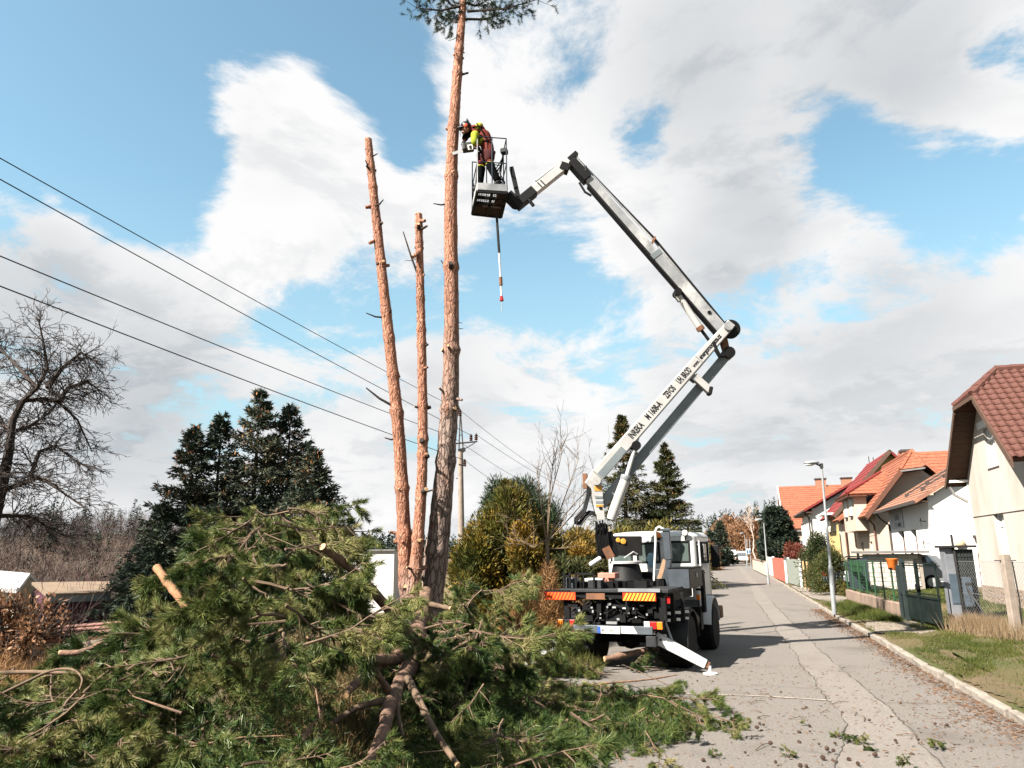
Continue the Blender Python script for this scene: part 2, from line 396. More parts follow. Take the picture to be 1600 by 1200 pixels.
# right-hand verge with raised ground behind the kerb
FEN = [(10, 8.3), (20, 6.2), (22.6, 5.3), (25.5, 4.85), (35, 4.35), (45, 5.2), (60, 6)]
def vz(x, y):
    xf = float(np.interp(y, [q[0] for q in FEN], [q[1] for q in FEN])) - kx(y)
    return .10 + .34 * sstep(xf + .1, xf + (.5 if y > 26.5 else 2.2), x) * sstep(19, 24, y) * sstep(46, 42, y)
vs = []; ys = list(np.arange(2, 60, .8)) + list(np.arange(60, 232, 6)); xs = [.12, .5, 1, 1.4, 1.7, 2.0, 2.3, 2.6, 3.0, 3.4, 3.9, 4.5, 5.5, 8, 14, 24, 60]
for y in ys:
    for x in xs: vs.append((kx(y) + x, y, vz(x, y) if x > .2 else .085))
b = MB(); n = len(xs); b.add(vs, [(j * n + i, j * n + i + 1, (j + 1) * n + i + 1, (j + 1) * n + i) for j in range(len(ys) - 1) for i in range(n - 1)])
obj('verge', b, 'verge', kind='structure', smooth=True)
obj('pavement', strip(29.5, 47, lambda y: kx(y) + .18 + .9 * sstep(36, 30, y), lambda y: kx(y) + 1.65, .108, .7, .05), 'paving', kind='structure')
def poly_sheet(name, pts, z, m):
    pts = [Vector((max(p.x, kx(p.y) + .19), p.y, p.z)) for p in pts]
    out = []; rs = random.Random(len(pts) + int(pts[0].x * 10))
    for p, q in zip(pts, pts[1:] + pts[:1]):
        k = max(2, int((q - p).length / .12)); out += [p.lerp(q, i / k) + Vector((rs.uniform(-.03, .09), rs.gauss(0, .07), 0)) for i in range(k)]
    b = MB(); b.face([(p.x, p.y, z) for p in out]); return obj(name, b, m, kind='structure')
poly_sheet('driveway', [G(*p, .1) for p in ((1330, 978), (1352, 972), (1400, 968), (1430, 972), (1462, 985), (1440, 990), (1395, 988), (1350, 990))], .106, 'gravel_drive')
mat('needle_floor', (.075, .052, .030), (.035, .028, .016), scale=9, rough=.95, bump=.8, bscale=40, c3=(.05, .06, .02), s3=2)
def heap_floor():
    rs = random.Random(2); P = [dd(x, 900, D) for x, D in ((200, 4.5), (420, 4.2), (640, 4.8), (780, 6.2), (880, 8.2), (960, 9.5), (930, 12), (820, 14.2), (700, 15.5), (560, 13), (420, 11), (250, 10.5), (150, 8))]; out = []
    for p, q in zip(P, P[1:] + P[:1]):
        out += [p.lerp(q, i / 12) + Vector((rs.gauss(0, .09), rs.gauss(0, .09), 0)) for i in range(12)]
    b = MB(); b.face([(p.x, p.y, .0125) for p in out]); obj('needle_floor', b, 'needle_floor', kind='structure')
heap_floor()
# soil patches by the kerb
for pts in ([(1430, 1020), (1470, 1012), (1530, 1045), (1600, 1080), (1640, 1125), (1580, 1120), (1500, 1065)], [(1330, 960), (1345, 968), (1390, 985), (1370, 990), (1330, 975)]):
    poly_sheet('bare_soil', [G(*p, .1) for p in pts], .105, 'soil')
# kerb stones, each one a piece
kerb = bpy.data.objects.new('kerb', None); COL.objects.link(kerb); kerb['kind'] = 'structure'; ROOTW[kerb.name] = Matrix.Identity(4)
kmesh = []
for k in range(5):
    b = MB(); b.bx(-.06, .06, -.48, .48, -.1, .105)
    b.v = [(v[0] + random.uniform(-.02, .02), v[1] + random.uniform(-.03, .02), v[2] + random.uniform(-.025, .014)) for v in b.v]
    me = bpy.data.meshes.new('kerb_stone'); me.from_pydata(b.v, [], b.f); me.materials.append(MATS['kerb_stone']); kmesh.append(me)
y = 6.0; i = 0
while y < 96:
    a = math.atan2(kx(y) - kx(y + 1), 1)
    o = shared('kerb_stone', kmesh[i % 5], kerb, Matrix.Translation((kx(y) + .06 + random.uniform(-.015, .015), y, random.uniform(-.012, .008))) @ Matrix.Rotation(a + random.uniform(-.015, .015), 4, 'Z'))
    bv = o.modifiers.new('edge', 'BEVEL'); bv.width = .018; bv.segments = 2
    y += 1.0; i += 1
kf = strip(96, 230, lambda y: kx(y), lambda y: kx(y) + .12, .10, 3); o = obj('kerb_run', kf, 'kerb_stone', kerb, kind='stuff', local=True)

# grass on the verge, taller dry grass by the pillar and wall
def grass_patch(name, label, n, sampler, h, w, m, lean=.5, cat='grass'):
    P = np.array([sampler() for _ in range(n)]); D = RNG.normal(size=(n, 3)) * lean; D[:, 2] = 1
    L = h * RNG.uniform(.5, 1.3, n)
    o = obj(name, blades(P, D, L, w), m, kind='stuff'); tag(o, label, cat); return o
def in_verge():
    while True:
        y = random.uniform(9, 34) ** 1.0
        if random.random() < (12 / y) ** .6: break
    x = kx(y) + .2 + random.random() ** .8 * (3.6 if y < 24 else 1.9 + .0 * y)
    bare = math.sin(x * 2.3 + y * .35 + 1) * math.sin(y * .95 + x * .6) + .5 * math.sin(x * 5.1 - y * 2.2) + .55 * math.exp(-((x - kx(y) - .75) / .5) ** 2)
    if bare > .35 and random.random() < .88: return in_verge()
    return (x, y, vz(x - kx(y), y))
grass_patch('grass', 'short green and dry grass on the verge beside the kerb', 90000, in_verge, .055, .010, 'grass_blades', .7)
tuftc = [(random.uniform(0, 1)) for _ in range(90)]
tc_ = [in_verge() for _ in range(160)]
def in_tufts():
    c = random.choice(tc_); return (c[0] + random.gauss(0, .10), c[1] + random.gauss(0, .12), c[2])
grass_patch('grass_tufts', 'small dark green grass tufts standing out of the verge', 14000, in_tufts, .11, .010, 'grass_blades', .6)
def in_yard():
    y = random.uniform(23, 38); x = float(np.interp(y, [q[0] for q in FEN], [q[1] for q in FEN])) + random.uniform(.25, 4.2); return (x, y, vz(x - kx(y), y))
grass_patch('lawn', 'green lawn in the yard behind the green gate', 16000, in_yard, .09, .02, 'grass_blades', .7)
pil = G(1500, 985, .1); post = G(1590, 998, .1)
def by_pillar():
    t = random.uniform(.12, 1.25); p = pil.lerp(post, t); return (p.x + random.gauss(0, .22), p.y + random.gauss(.15, .35), .1)
grass_patch('dry_grass', 'tall pale dry grass between the metal pillar and the concrete post', 9000, by_pillar, .42, .010, 'straw', .32)
wa, wb = G(1330, 945, .1), G(1412, 972, .1)
def by_wall():
    t = random.random(); p = wa.lerp(wb, t); return (p.x - abs(random.gauss(0, .35)), p.y, .1)
grass_patch('wall_foot_grass', 'green grass growing along the foot of the low garden wall', 7000, by_wall, .20, .012, 'grass_blades', .4)
# brown needle litter in the gutter and on the road
def in_gutter():
    y = random.uniform(7, 30); return (kx(y) - .02 - abs(random.gauss(0, .22)), y, .012)
P = np.array([in_gutter() for _ in range(6000)] + [tuple(np.array(G(1500 + random.gauss(0, 60), 1110 + random.gauss(0, 30), 0)) + np.array((0, 0, .012))) for _ in range(500)] + [(random.uniform(-1.2, 2.6), random.uniform(7.5, 15.5), .012) for _ in range(900)])
D = RNG.normal(size=P.shape); D[:, 2] *= .15
tag(obj('needle_litter', blades(P, D, RNG.uniform(.03, .09, len(P)), .012), 'litter', kind='stuff'), 'brown fallen needles and bark bits along the gutter', 'litter')
# ------------------------------------------------------------------ houses
mat('render_beige', (.49, .44, .395), (.44, .39, .345), scale=1.2, rough=.9, bump=.2, bscale=70, c3=(.35, .295, .25), s3=1.4, l3=.5, h3=.8, stretch=(1, 1, .3))
mat('render_white', (.74, .72, .70), (.69, .67, .65), scale=1.5, rough=.9, bump=.15, bscale=80, c3=(.6, .57, .53), s3=.4, l3=.62, h3=.85)
mat('render_pink', (.52, .42, .345), (.46, .37, .30), scale=1.2, rough=.9, bump=.15, bscale=80)
mat('render_yellow', (.60, .44, .19), (.54, .39, .165), scale=1.5, rough=.9, bump=.15, bscale=80)
mat('render_cream', (.56, .49, .41), (.60, .54, .46), scale=1.5, rough=.9)
mat('plinth', (.35, .27, .21), (.22, .17, .13), scale=7, rough=.95, bump=.8, vor=9)
mat('tile_brown', (.118, .046, .034), (.075, .031, .024), scale=9, rough=.75, bump=.2, bscale=60, c3=(.10, .045, .034), s3=1.2)
mat('tile_orange', (.31, .104, .056), (.20, .068, .04), scale=4, rough=.75, c3=(.19, .07, .04), s3=.9)
mat('tile_red', (.19, .026, .024), (.15, .022, .02), scale=4, rough=.7)
mat('tile_rust', (.30, .15, .10), (.235, .11, .072), scale=3, rough=.85, c3=(.20, .105, .075), s3=.8)
mat('soffit_wood', (.11, .065, .045), (.075, .045, .032), scale=5, rough=.8, stretch=(1, 1, 6))
mat('white_paint', (.78, .77, .75), (.72, .71, .69), scale=4, rough=.55)
mat('brown_paint', (.13, .055, .035), (.10, .045, .03), scale=4, rough=.6)
mat('gutter_dark', (.07, .055, .05), (.05, .04, .037), scale=4, rough=.5)
mat('gutter_grey', (.30, .29, .28), (.24, .23, .22), scale=4, rough=.45, metal=.5)
mat('curtain', (.55, .53, .49), (.42, .41, .38), scale=6, rough=.9, stretch=(1, 6, .4))
mat('chimney_brick', (.33, .16, .10), (.25, .12, .08), scale=9, rough=.9)
glassmat('pane_glass', (.05, .055, .06))

mat('sign_grey', (.42, .43, .45), (.36, .37, .39), scale=3, rough=.6); mat('black_paint', (.02, .02, .022), rough=.5); mat('lamp_globe', (.55, .42, .25), (.5, .38, .22), rough=.35)
def window(parent, c, ax, w, h, deep=.14, out=-1, frame='white_paint', sill=True, bars=2, curtain=False, name='window', shade=False):
    """c = centre on the wall face; ax 'Y' = window runs along Y in a wall facing -X, ax 'X' = along X in a wall facing -Y"""
    def P(a, d, z): return Vector((c[0] + d, c[1] + a, c[2] + z)) if ax == 'Y' else Vector((c[0] + a, c[1] + d, c[2] + z))
    def bxs(b, a0, a1, d0, d1, z0, z1):
        p, q = P(a0, d0, z0), P(a1, d1, z1); b.bx(min(p.x, q.x), max(p.x, q.x), min(p.y, q.y), max(p.y, q.y), min(p.z, q.z), max(p.z, q.z))
    f = .07; b = MB(); d0, d1 = -.025, .05
    bxs(b, -w / 2, w / 2, d0, d1, h / 2 - f, h / 2); bxs(b, -w / 2, w / 2, d0, d1, -h / 2, -h / 2 + f)
    bxs(b, -w / 2, -w / 2 + f, d0, d1, -h / 2 + f, h / 2 - f); bxs(b, w / 2 - f, w / 2, d0, d1, -h / 2 + f, h / 2 - f)
    bxs(b, -.025, .025, d0 + .004, d1, -h / 2 + f, h / 2 - f)
    if bars > 1:
        for s_ in (-1, 1): bxs(b, min(s_ * .025, s_ * (w / 2 - f)), max(s_ * .025, s_ * (w / 2 - f)), d0 + .008, d1, h * .18, h * .18 + .03)
    o = obj(name, b, frame, parent)
    g = MB(); bxs(g, -w / 2 + f, w / 2 - f, 0, .02, -h / 2 + f, h / 2 - f); obj('pane', g, 'curtain' if curtain else 'pane_glass', o)
    if sill:
        g = MB(); bxs(g, -w / 2 - .06, w / 2 + .06, -.13, .0, -h / 2 - .06, -h / 2 - .005); obj('sill', g, 'gutter_dark', o)
    return o

def wall_with_holes(b, ax, pos, a0, a1, z0, z1, holes, thick):
    """wall slab with real openings; ax 'Y': at x=pos running y a0..a1, thickness to +x;  ax 'X': at y=pos, thickness to +y"""
    As = sorted({a0, a1, *[h[0] for h in holes], *[h[1] for h in holes]}); Zs = sorted({z0, z1, *[h[2] for h in holes], *[h[3] for h in holes]})
    for i in range(len(As) - 1):
        for j in range(len(Zs) - 1):
            ca, cz = (As[i] + As[i + 1]) / 2, (Zs[j] + Zs[j + 1]) / 2
            if any(h[0] < ca < h[1] and h[2] < cz < h[3] for h in holes): continue
            if ax == 'Y': b.bx(pos, pos + thick, As[i], As[i + 1], Zs[j], Zs[j + 1])
            else: b.bx(As[i], As[i + 1], pos, pos + thick, Zs[j], Zs[j + 1])

def roof_plane(eA, eB, rB, rA, rows, thick=.09, lift=.022, cols=0, rng=None):
    """stepped tile courses between an eave edge A-B and a ridge edge"""
    eA, eB, rB, rA = map(Vector, (eA, eB, rB, rA)); b = MB()
    n = (eB - eA).cross(rA - eA); n = n.normalized() if n.length > 1e-6 else Vector((0, 0, 1))
    if n.z < 0: n = -n
    b.prism([eA, eB, rB, rA] if (rB - rA).length > 1e-4 else [eA, eB, rA], -n * thick)
    for i in range(rows):
        t0, t1 = i / rows, min(1, (i + 1.12) / rows)
        a0, b0, a1, b1 = eA.lerp(rA, t0), eB.lerp(rB, t0), eA.lerp(rA, t1), eB.lerp(rB, t1)
        m = max(1, int((b0 - a0).length / cols)) if cols else 1
        for k in range(m):
            u0_, u1_ = k / m, (k + (1 if not cols else .96)) / m
            p0, p1, q0, q1 = a0.lerp(b0, u0_), a0.lerp(b0, u1_), a1.lerp(b1, u0_), a1.lerp(b1, u1_)
            jl = lift * random.uniform(.85, 1.25)
            b.add([p0 + n * .004, p1 + n * .004, p0 + n * (jl + .012), p1 + n * (jl + .012), q0 + n * .006, q1 + n * .006], [(0, 1, 3, 2), (2, 3, 5, 4), (0, 2, 4), (1, 5, 3)])
    return b
def pipe(parent, pts, r=.05, m='gutter_dark', name='downpipe'):
    b = MB(); b.tube(pts, r, 8); return obj(name, b, m, parent, smooth=True)
def ridge_caps(parent, p0, p1, m, r=.09, step=.38, name='ridge_tile'):
    p0, p1 = Vector(p0), Vector(p1); d = (p1 - p0); n = max(1, int(d.length / step)); b = MB()
    for i in range(n):
        b.tube([p0 + d * (i / n), p0 + d * ((i + 1.08) / n)], [r * 1.08, r * .92], 8)
    return obj(name, b, m, parent, smooth=True)

# ---- the near beige house with the brown tiled roof
def house_beige():
    T = thing('beige_house', 'beige rendered house with a brown tiled half-hipped roof at the right edge', 'house', (7.5, 24.9, .1))
    X = 7.5; y0, y1, yr = 22.2, 27.9, 24.97; ze, zr = 4.45, 7.35
    lw = (24.99, 25.85, 1.85, 3.11); uw = (24.72, 25.62, 4.46, 5.66)
    W = MB(); wall_with_holes(W, 'Y', X, y0, y1, 3.14, 4.4, [], .3); wall_with_holes(W, 'Y', X, y0, y1, .95, 3.12, [lw], .3)
    wall_with_holes(W, 'Y', X, y0, y1, 3.12, 3.14, [], .3)
    # gable above the eaves, with the upper window opening
    zt = 6.45
    def half(z): return (zr - z) * 1.06
    zs = [4.4, uw[2], 5.05, uw[3], 6.05, zt]
    for a, c in zip(zs[:-1], zs[1:]):
        L0, L1, R0, R1 = max(y0, yr - half(a)), max(y0, yr - half(c)), min(y1, yr + half(a)), min(y1, yr + half(c))
        cuts = [(L0, L1, R0, R1)]
        if a >= uw[2] - 1e-6 and c <= uw[3] + 1e-6: cuts = [(L0, L1, uw[0], uw[0]), (uw[1], uw[1], R0, R1)]
        for l0, l1, r_0, r_1 in cuts: W.prism([(X, l0, a), (X, r_0, a), (X, r_1, c), (X, l1, c)], (.3, 0, 0))
    W.bx(X + .302, 17, y0 + .002, y0 + .3, .95, 4.39); W.bx(X + .302, 17, y1 - .3, y1 - .002, .95, 4.39)
    obj('wall', W, 'render_beige', T)
    B = MB(); B.bx(X - .025, X, y0, y1, 3.10, 3.155); obj('string_course', B, 'render_beige', T)
    B = MB(); B.bx(X - .05, X + .3, y0 - .05, y1 + .05, .05, .95); obj('plinth', B, 'plinth', T)
    window(T, (X + .12, (lw[0] + lw[1]) / 2, (lw[2] + lw[3]) / 2), 'Y', lw[1] - lw[0], lw[3] - lw[2], curtain=True)
    window(T, (X + .12, (uw[0] + uw[1]) / 2, (uw[2] + uw[3]) / 2), 'Y', uw[1] - uw[0], uw[3] - uw[2], curtain=True)
    # band over the upper window
    B = MB(); B.bx(X - .02, X, uw[0] - .5, uw[1] + .45, 5.70, 5.92); obj('lintel', B, 'white_paint', T)
    xo = 6.9; xi = 7.9
    ny, fy = 21.7, 28.15; nz, fz = 4.34, 4.3
    hz = 6.47; hn = yr - (zr - hz) * 1.09; hf = yr + (zr - hz) * 1.09
    # roof deck (one mesh) and the visible tiles, piece by piece
    D = MB()
    nrm = Vector((0, -(zr - nz), (yr - ny))).normalized()
    for xa, xb, top in ((xo, xi, None), (xi, 17, zr)):
        pass
    D.prism([(xo, ny, nz), (17, ny, nz), (17, yr, zr), (xi, yr, zr), (xo, hn, hz)], -nrm * .12)
    n2 = Vector((0, (zr - fz), (fy - yr))).normalized()
    D.prism([(xo, fy, fz), (xo, hf, hz), (xi, yr, zr), (17, yr, zr), (17, fy, fz)], -n2 * .12)
    n3 = (Vector((xo, hn, hz)) - Vector((xi, yr, zr))).cross(Vector((xo, hf, hz)) - Vector((xi, yr, zr))).normalized()
    if n3.z < 0: n3 = -n3
    D.prism([(xo, hn, hz), (xo, hf, hz), (xi, yr, zr)], -n3 * .1)
    R = obj('roof', D, 'tile_brown', T)
    # one curved tile
    tw, rows = .235, 16
    sl = Vector((0, yr - ny, zr - nz)); S = sl.length; th = S / rows; sd = sl.normalized()
    tile = MB(); prof = [(-.5, .012), (-.32, .045), (-.08, .05), (.12, .012), (.32, .006), (.5, .02)]
    vs = []
    for v, lift in ((0, .03), (1.1, 0.0)):
        for u, z in prof: vs.append((u * tw, v * th, z + lift))
    for u, z in prof: vs.append((u * tw, 0, z + .004))
    k = len(prof)
    tile.add(vs, [(i, i + 1, k + i + 1, k + i) for i in range(k - 1)] + [(2 * k + i, 2 * k + i + 1, i + 1, i) for i in range(k - 1)])
    me = bpy.data.meshes.new('roof_tile'); me.from_pydata(tile.v, [], tile.f); me.materials.append(MATS['tile_brown'])
    me.polygons.foreach_set('use_smooth', [True] * len(me.polygons))
    base = Matrix(((1, 0, 0, 0), (0, sd.y, nrm.y, 0), (0, sd.z, nrm.z, 0), (0, 0, 0, 1)))
    Wi = ROOTW[T.name].inverted(); rest = MB()
    for r in range(rows):
        for c in range(42):
            p = Vector((xo + tw * (c + .5), ny, nz)) + sd * (r * th)
            if p.z > hz and p.x < xo + (p.z + th * .6 - hz) / (zr - hz) * (xi - xo) : continue
            M4 = Matrix.Translation(p + nrm * (.004 + random.uniform(0, .006))) @ base @ Matrix.Rotation(random.uniform(-.012, .012), 4, 'Z')
            if c < 16: shared('roof_tile', me, R, Wi @ M4)
            else: rest.add([M4 @ Vector(v) for v in tile.v], tile.f)
    obj('roof_tiles_beyond', rest, 'tile_brown', R, smooth=True, kind='stuff')
    hb = roof_plane((xo, hf, hz), (xo, hn, hz), (xi, yr, zr + .001), (xi, yr, zr), 5)
    obj('half_hip', hb, 'tile_brown', T)
    ridge_caps(T, (xi, yr, zr + .03), (17, yr, zr + .03), 'tile_brown', .12); ridge_caps(T, (xo, hn, hz + .03), (xi, yr, zr + .03), 'tile_brown', .10, name='hip_tile'); ridge_caps(T, (xo, hf, hz + .03), (xi, yr, zr + .03), 'tile_brown', .10, name='hip_tile')
    # soffit boards under the overhang on the street side
    for i in range(12):
        t0, t1 = i / 12, (i + .94) / 12
        p0 = Vector((0, hf, hz)).lerp(Vector((0, fy, fz)), t0); p1 = Vector((0, hf, hz)).lerp(Vector((0, fy, fz)), t1)
        B = MB(); B.prism([(xo + .03, p0.y, p0.z - .17), (X, p0.y, p0.z - .17), (X, p1.y, p1.z - .17), (xo + .03, p1.y, p1.z - .17)], (0, 0, -.02)); obj('soffit_board', B, 'soffit_wood', T)
    for (a, b_) in (((hf, hz), (fy, fz)), ((hn, hz), (ny, nz))):
        B = MB(); B.prism([(xo - .025, a[0], a[1] - .02), (xo - .025, b_[0], b_[1] - .02), (xo - .025, b_[0], b_[1] - .24), (xo - .025, a[0], a[1] - .24)], (.05, 0, 0)); obj('barge_board', B, 'soffit_wood', T)
    B = MB(); B.beam((xo - .03, hf, hz - .08), (xo - .03, hn, hz - .08), .12, .05, side=(1, 0, 0)); obj('hip_fascia', B, 'soffit_wood', T)
    B = MB(); B.bx(xo + .05, X, 27.80, 27.95, 4.24, 4.32); obj('roof_bracket', B, 'white_paint', T)
    pipe(T, [(7.0, 28.1, 4.15), (7.1, 28.1, 3.85), (7.45, 28.0, 3.6)], .05, 'gutter_grey')
    # outdoor lamp and hook on the wall belong to the white house next door
    return T
house_beige()

# ---- white house with the rust coloured roof
def house_white():
    T = thing('white_house', 'white rendered house with a faded rust roof and grey sign under its eaves', 'house', (8.5, 42.5, .1))
    X, ya, yb = 8.5, 38.1, 47.6; ze, zr, xr = 4.25, 7.25, 12.9
    h1 = (44.0, 45.5, 1.0, 3.05); h2 = (41.2, 42.4, 1.0, 3.05)
    W = MB(); wall_with_holes(W, 'Y', X, ya, yb, .05, ze + .25, [h1, h2], .35)
    W.prism([(X + .35, ya, .05), (17.5, ya, .05), (17.5, ya, ze + .2), (xr, ya, zr - .2), (X + .35, ya, ze + .35)], (0, .3, 0))
    obj('wall', W, 'render_white', T)
    D = roof_plane((7.85, ya - .35, ze), (7.85, yb + .4, ze), (xr, yb + .4, zr), (xr, ya - .35, zr), 15, .14, .02)
    R = obj('roof', D, 'tile_rust', T)
    D = roof_plane((18, ya - .35, ze), (18, yb + .4, ze), (xr, yb + .4, zr), (xr, ya - .35, zr), 12, .14); obj('roof_rear_slope', D, 'tile_rust', T)
    sl = Vector((xr - 7.85, 0, zr - ze)).normalized(); nn = Vector((-sl.z, 0, sl.x))
    for yy, a, c in ((40.2, 1.2, 3.6), (43.0, 1.0, 3.4)):
        p0 = Vector((7.85, yy, ze)) + sl * a + nn * .13; p1 = Vector((7.85, yy, ze)) + sl * c + nn * .13
        B = MB(); B.beam(p0, p1, .07, .09, side=(0, 1, 0)); obj('snow_guard', B, 'gutter_dark', R)
        for t in (0.0, .5, 1.0):
            q = p0.lerp(p1, t); B = MB(); B.box(q - nn * .05, (.16, .22, .16)); obj('roof_bracket', B, 'gutter_dark', R)
    B = MB(); B.beam((7.83, ya - .38, ze - .07), (7.83, yb + .42, ze - .07), .12, .13); obj('gutter', B, 'gutter_dark', T)
    B = MB(); B.bx(7.85, X, ya - .3, yb + .3, ze - .05, ze - .02); obj('soffit', B, 'soffit_wood', T)
    pipe(T, [(7.85, yb + .1, ze - .1), (8.05, yb - .1, ze - .45), (8.43, yb - .25, ze - .8), (8.43, yb - .25, .2)], .055)
    for h in (h1, h2):
        window(T, (X + .22, (h[0] + h[1]) / 2, (h[2] + h[3]) / 2), 'Y', h[1] - h[0], h[3] - h[2], frame='brown_paint', sill=False, bars=1)
    # grey sign with lettering
    B = MB(); B.bx(X - .04, X, 43.7, 46.9, 3.22, 4.12); S = obj('sign_board', B, 'sign_grey', T)
    B = MB()                                                    # the blurred dark strokes on it
    for z, hh, ys in ((3.78, .30, (45.7, 45.45, 45.2, 44.95, 44.75)), (3.38, .2, (45.6, 45.1, 44.95, 44.8, 44.65, 44.5, 44.35))):
        for k, yy in enumerate(ys): B.bx(X - .046, X - .04, yy - .07, yy + .05, z - hh / 2 * (1 - .2 * (k % 2)), z + hh / 2)
    obj('lettering', B, 'black_paint', S)
    B = MB(); B.lathe((10.5 - .95, ya, 2.32), (0, -1, 0), [(.04, 0), (.2, .03), (.21, .10), (.15, .17), (.03, .2)], 18); obj('wall_lamp', B, 'lamp_globe', T, smooth=True)
    B = MB(); B.box((10.2, ya - .08, 2.55), (.1, .16, .12)); B.box((10.14, ya - .2, 2.6), (.16, .12, .14)); obj('camera', B, 'gutter_dark', T)
    for z in (2.35, 3.35):
        B = MB(); B.tube([(X, 38.9, z), (X - .28, 38.9, z + .03)], .02, 6); B.tube([(X - .22, 38.9, z + .16), (X - .22, 38.9, z - .22)], .02, 6); obj('wall_hook', B, 'gutter_dark', T)
def text_obj(txt, p, xdir, ydir, size, m, parent, sx=1.0, name='lettering', align='LEFT', shear=0, length=None, bold=0.0):
    cu = bpy.data.curves.new(name, 'FONT'); cu.body = txt; cu.size = size; cu.extrude = .002; cu.align_x = align; cu.shear = shear
    cu.resolution_u = 3; cu.offset = bold
    tmp = bpy.data.objects.new(name + '_curve', cu); COL.objects.link(tmp); bpy.context.view_layer.update()
    me = bpy.data.meshes.new_from_object(tmp.evaluated_get(bpy.context.evaluated_depsgraph_get())); bpy.data.objects.remove(tmp)
    me.materials.clear(); me.materials.append(MATS[m])
    if length: sx = length / max(1e-6, max(v.co.x for v in me.vertices) - min(v.co.x for v in me.vertices))
    o = bpy.data.objects.new(name, me); COL.objects.link(o); o.parent = parent
    xd, yd = Vector(xdir).normalized(), Vector(ydir).normalized(); zd = xd.cross(yd)
    Mx = Matrix(((xd.x * sx, yd.x, zd.x, p[0]), (xd.y * sx, yd.y, zd.y, p[1]), (xd.z * sx, yd.z, zd.z, p[2]), (0, 0, 0, 1)))
    o.matrix_basis = rootmat(parent).inverted() @ Mx
    return o
house_white()

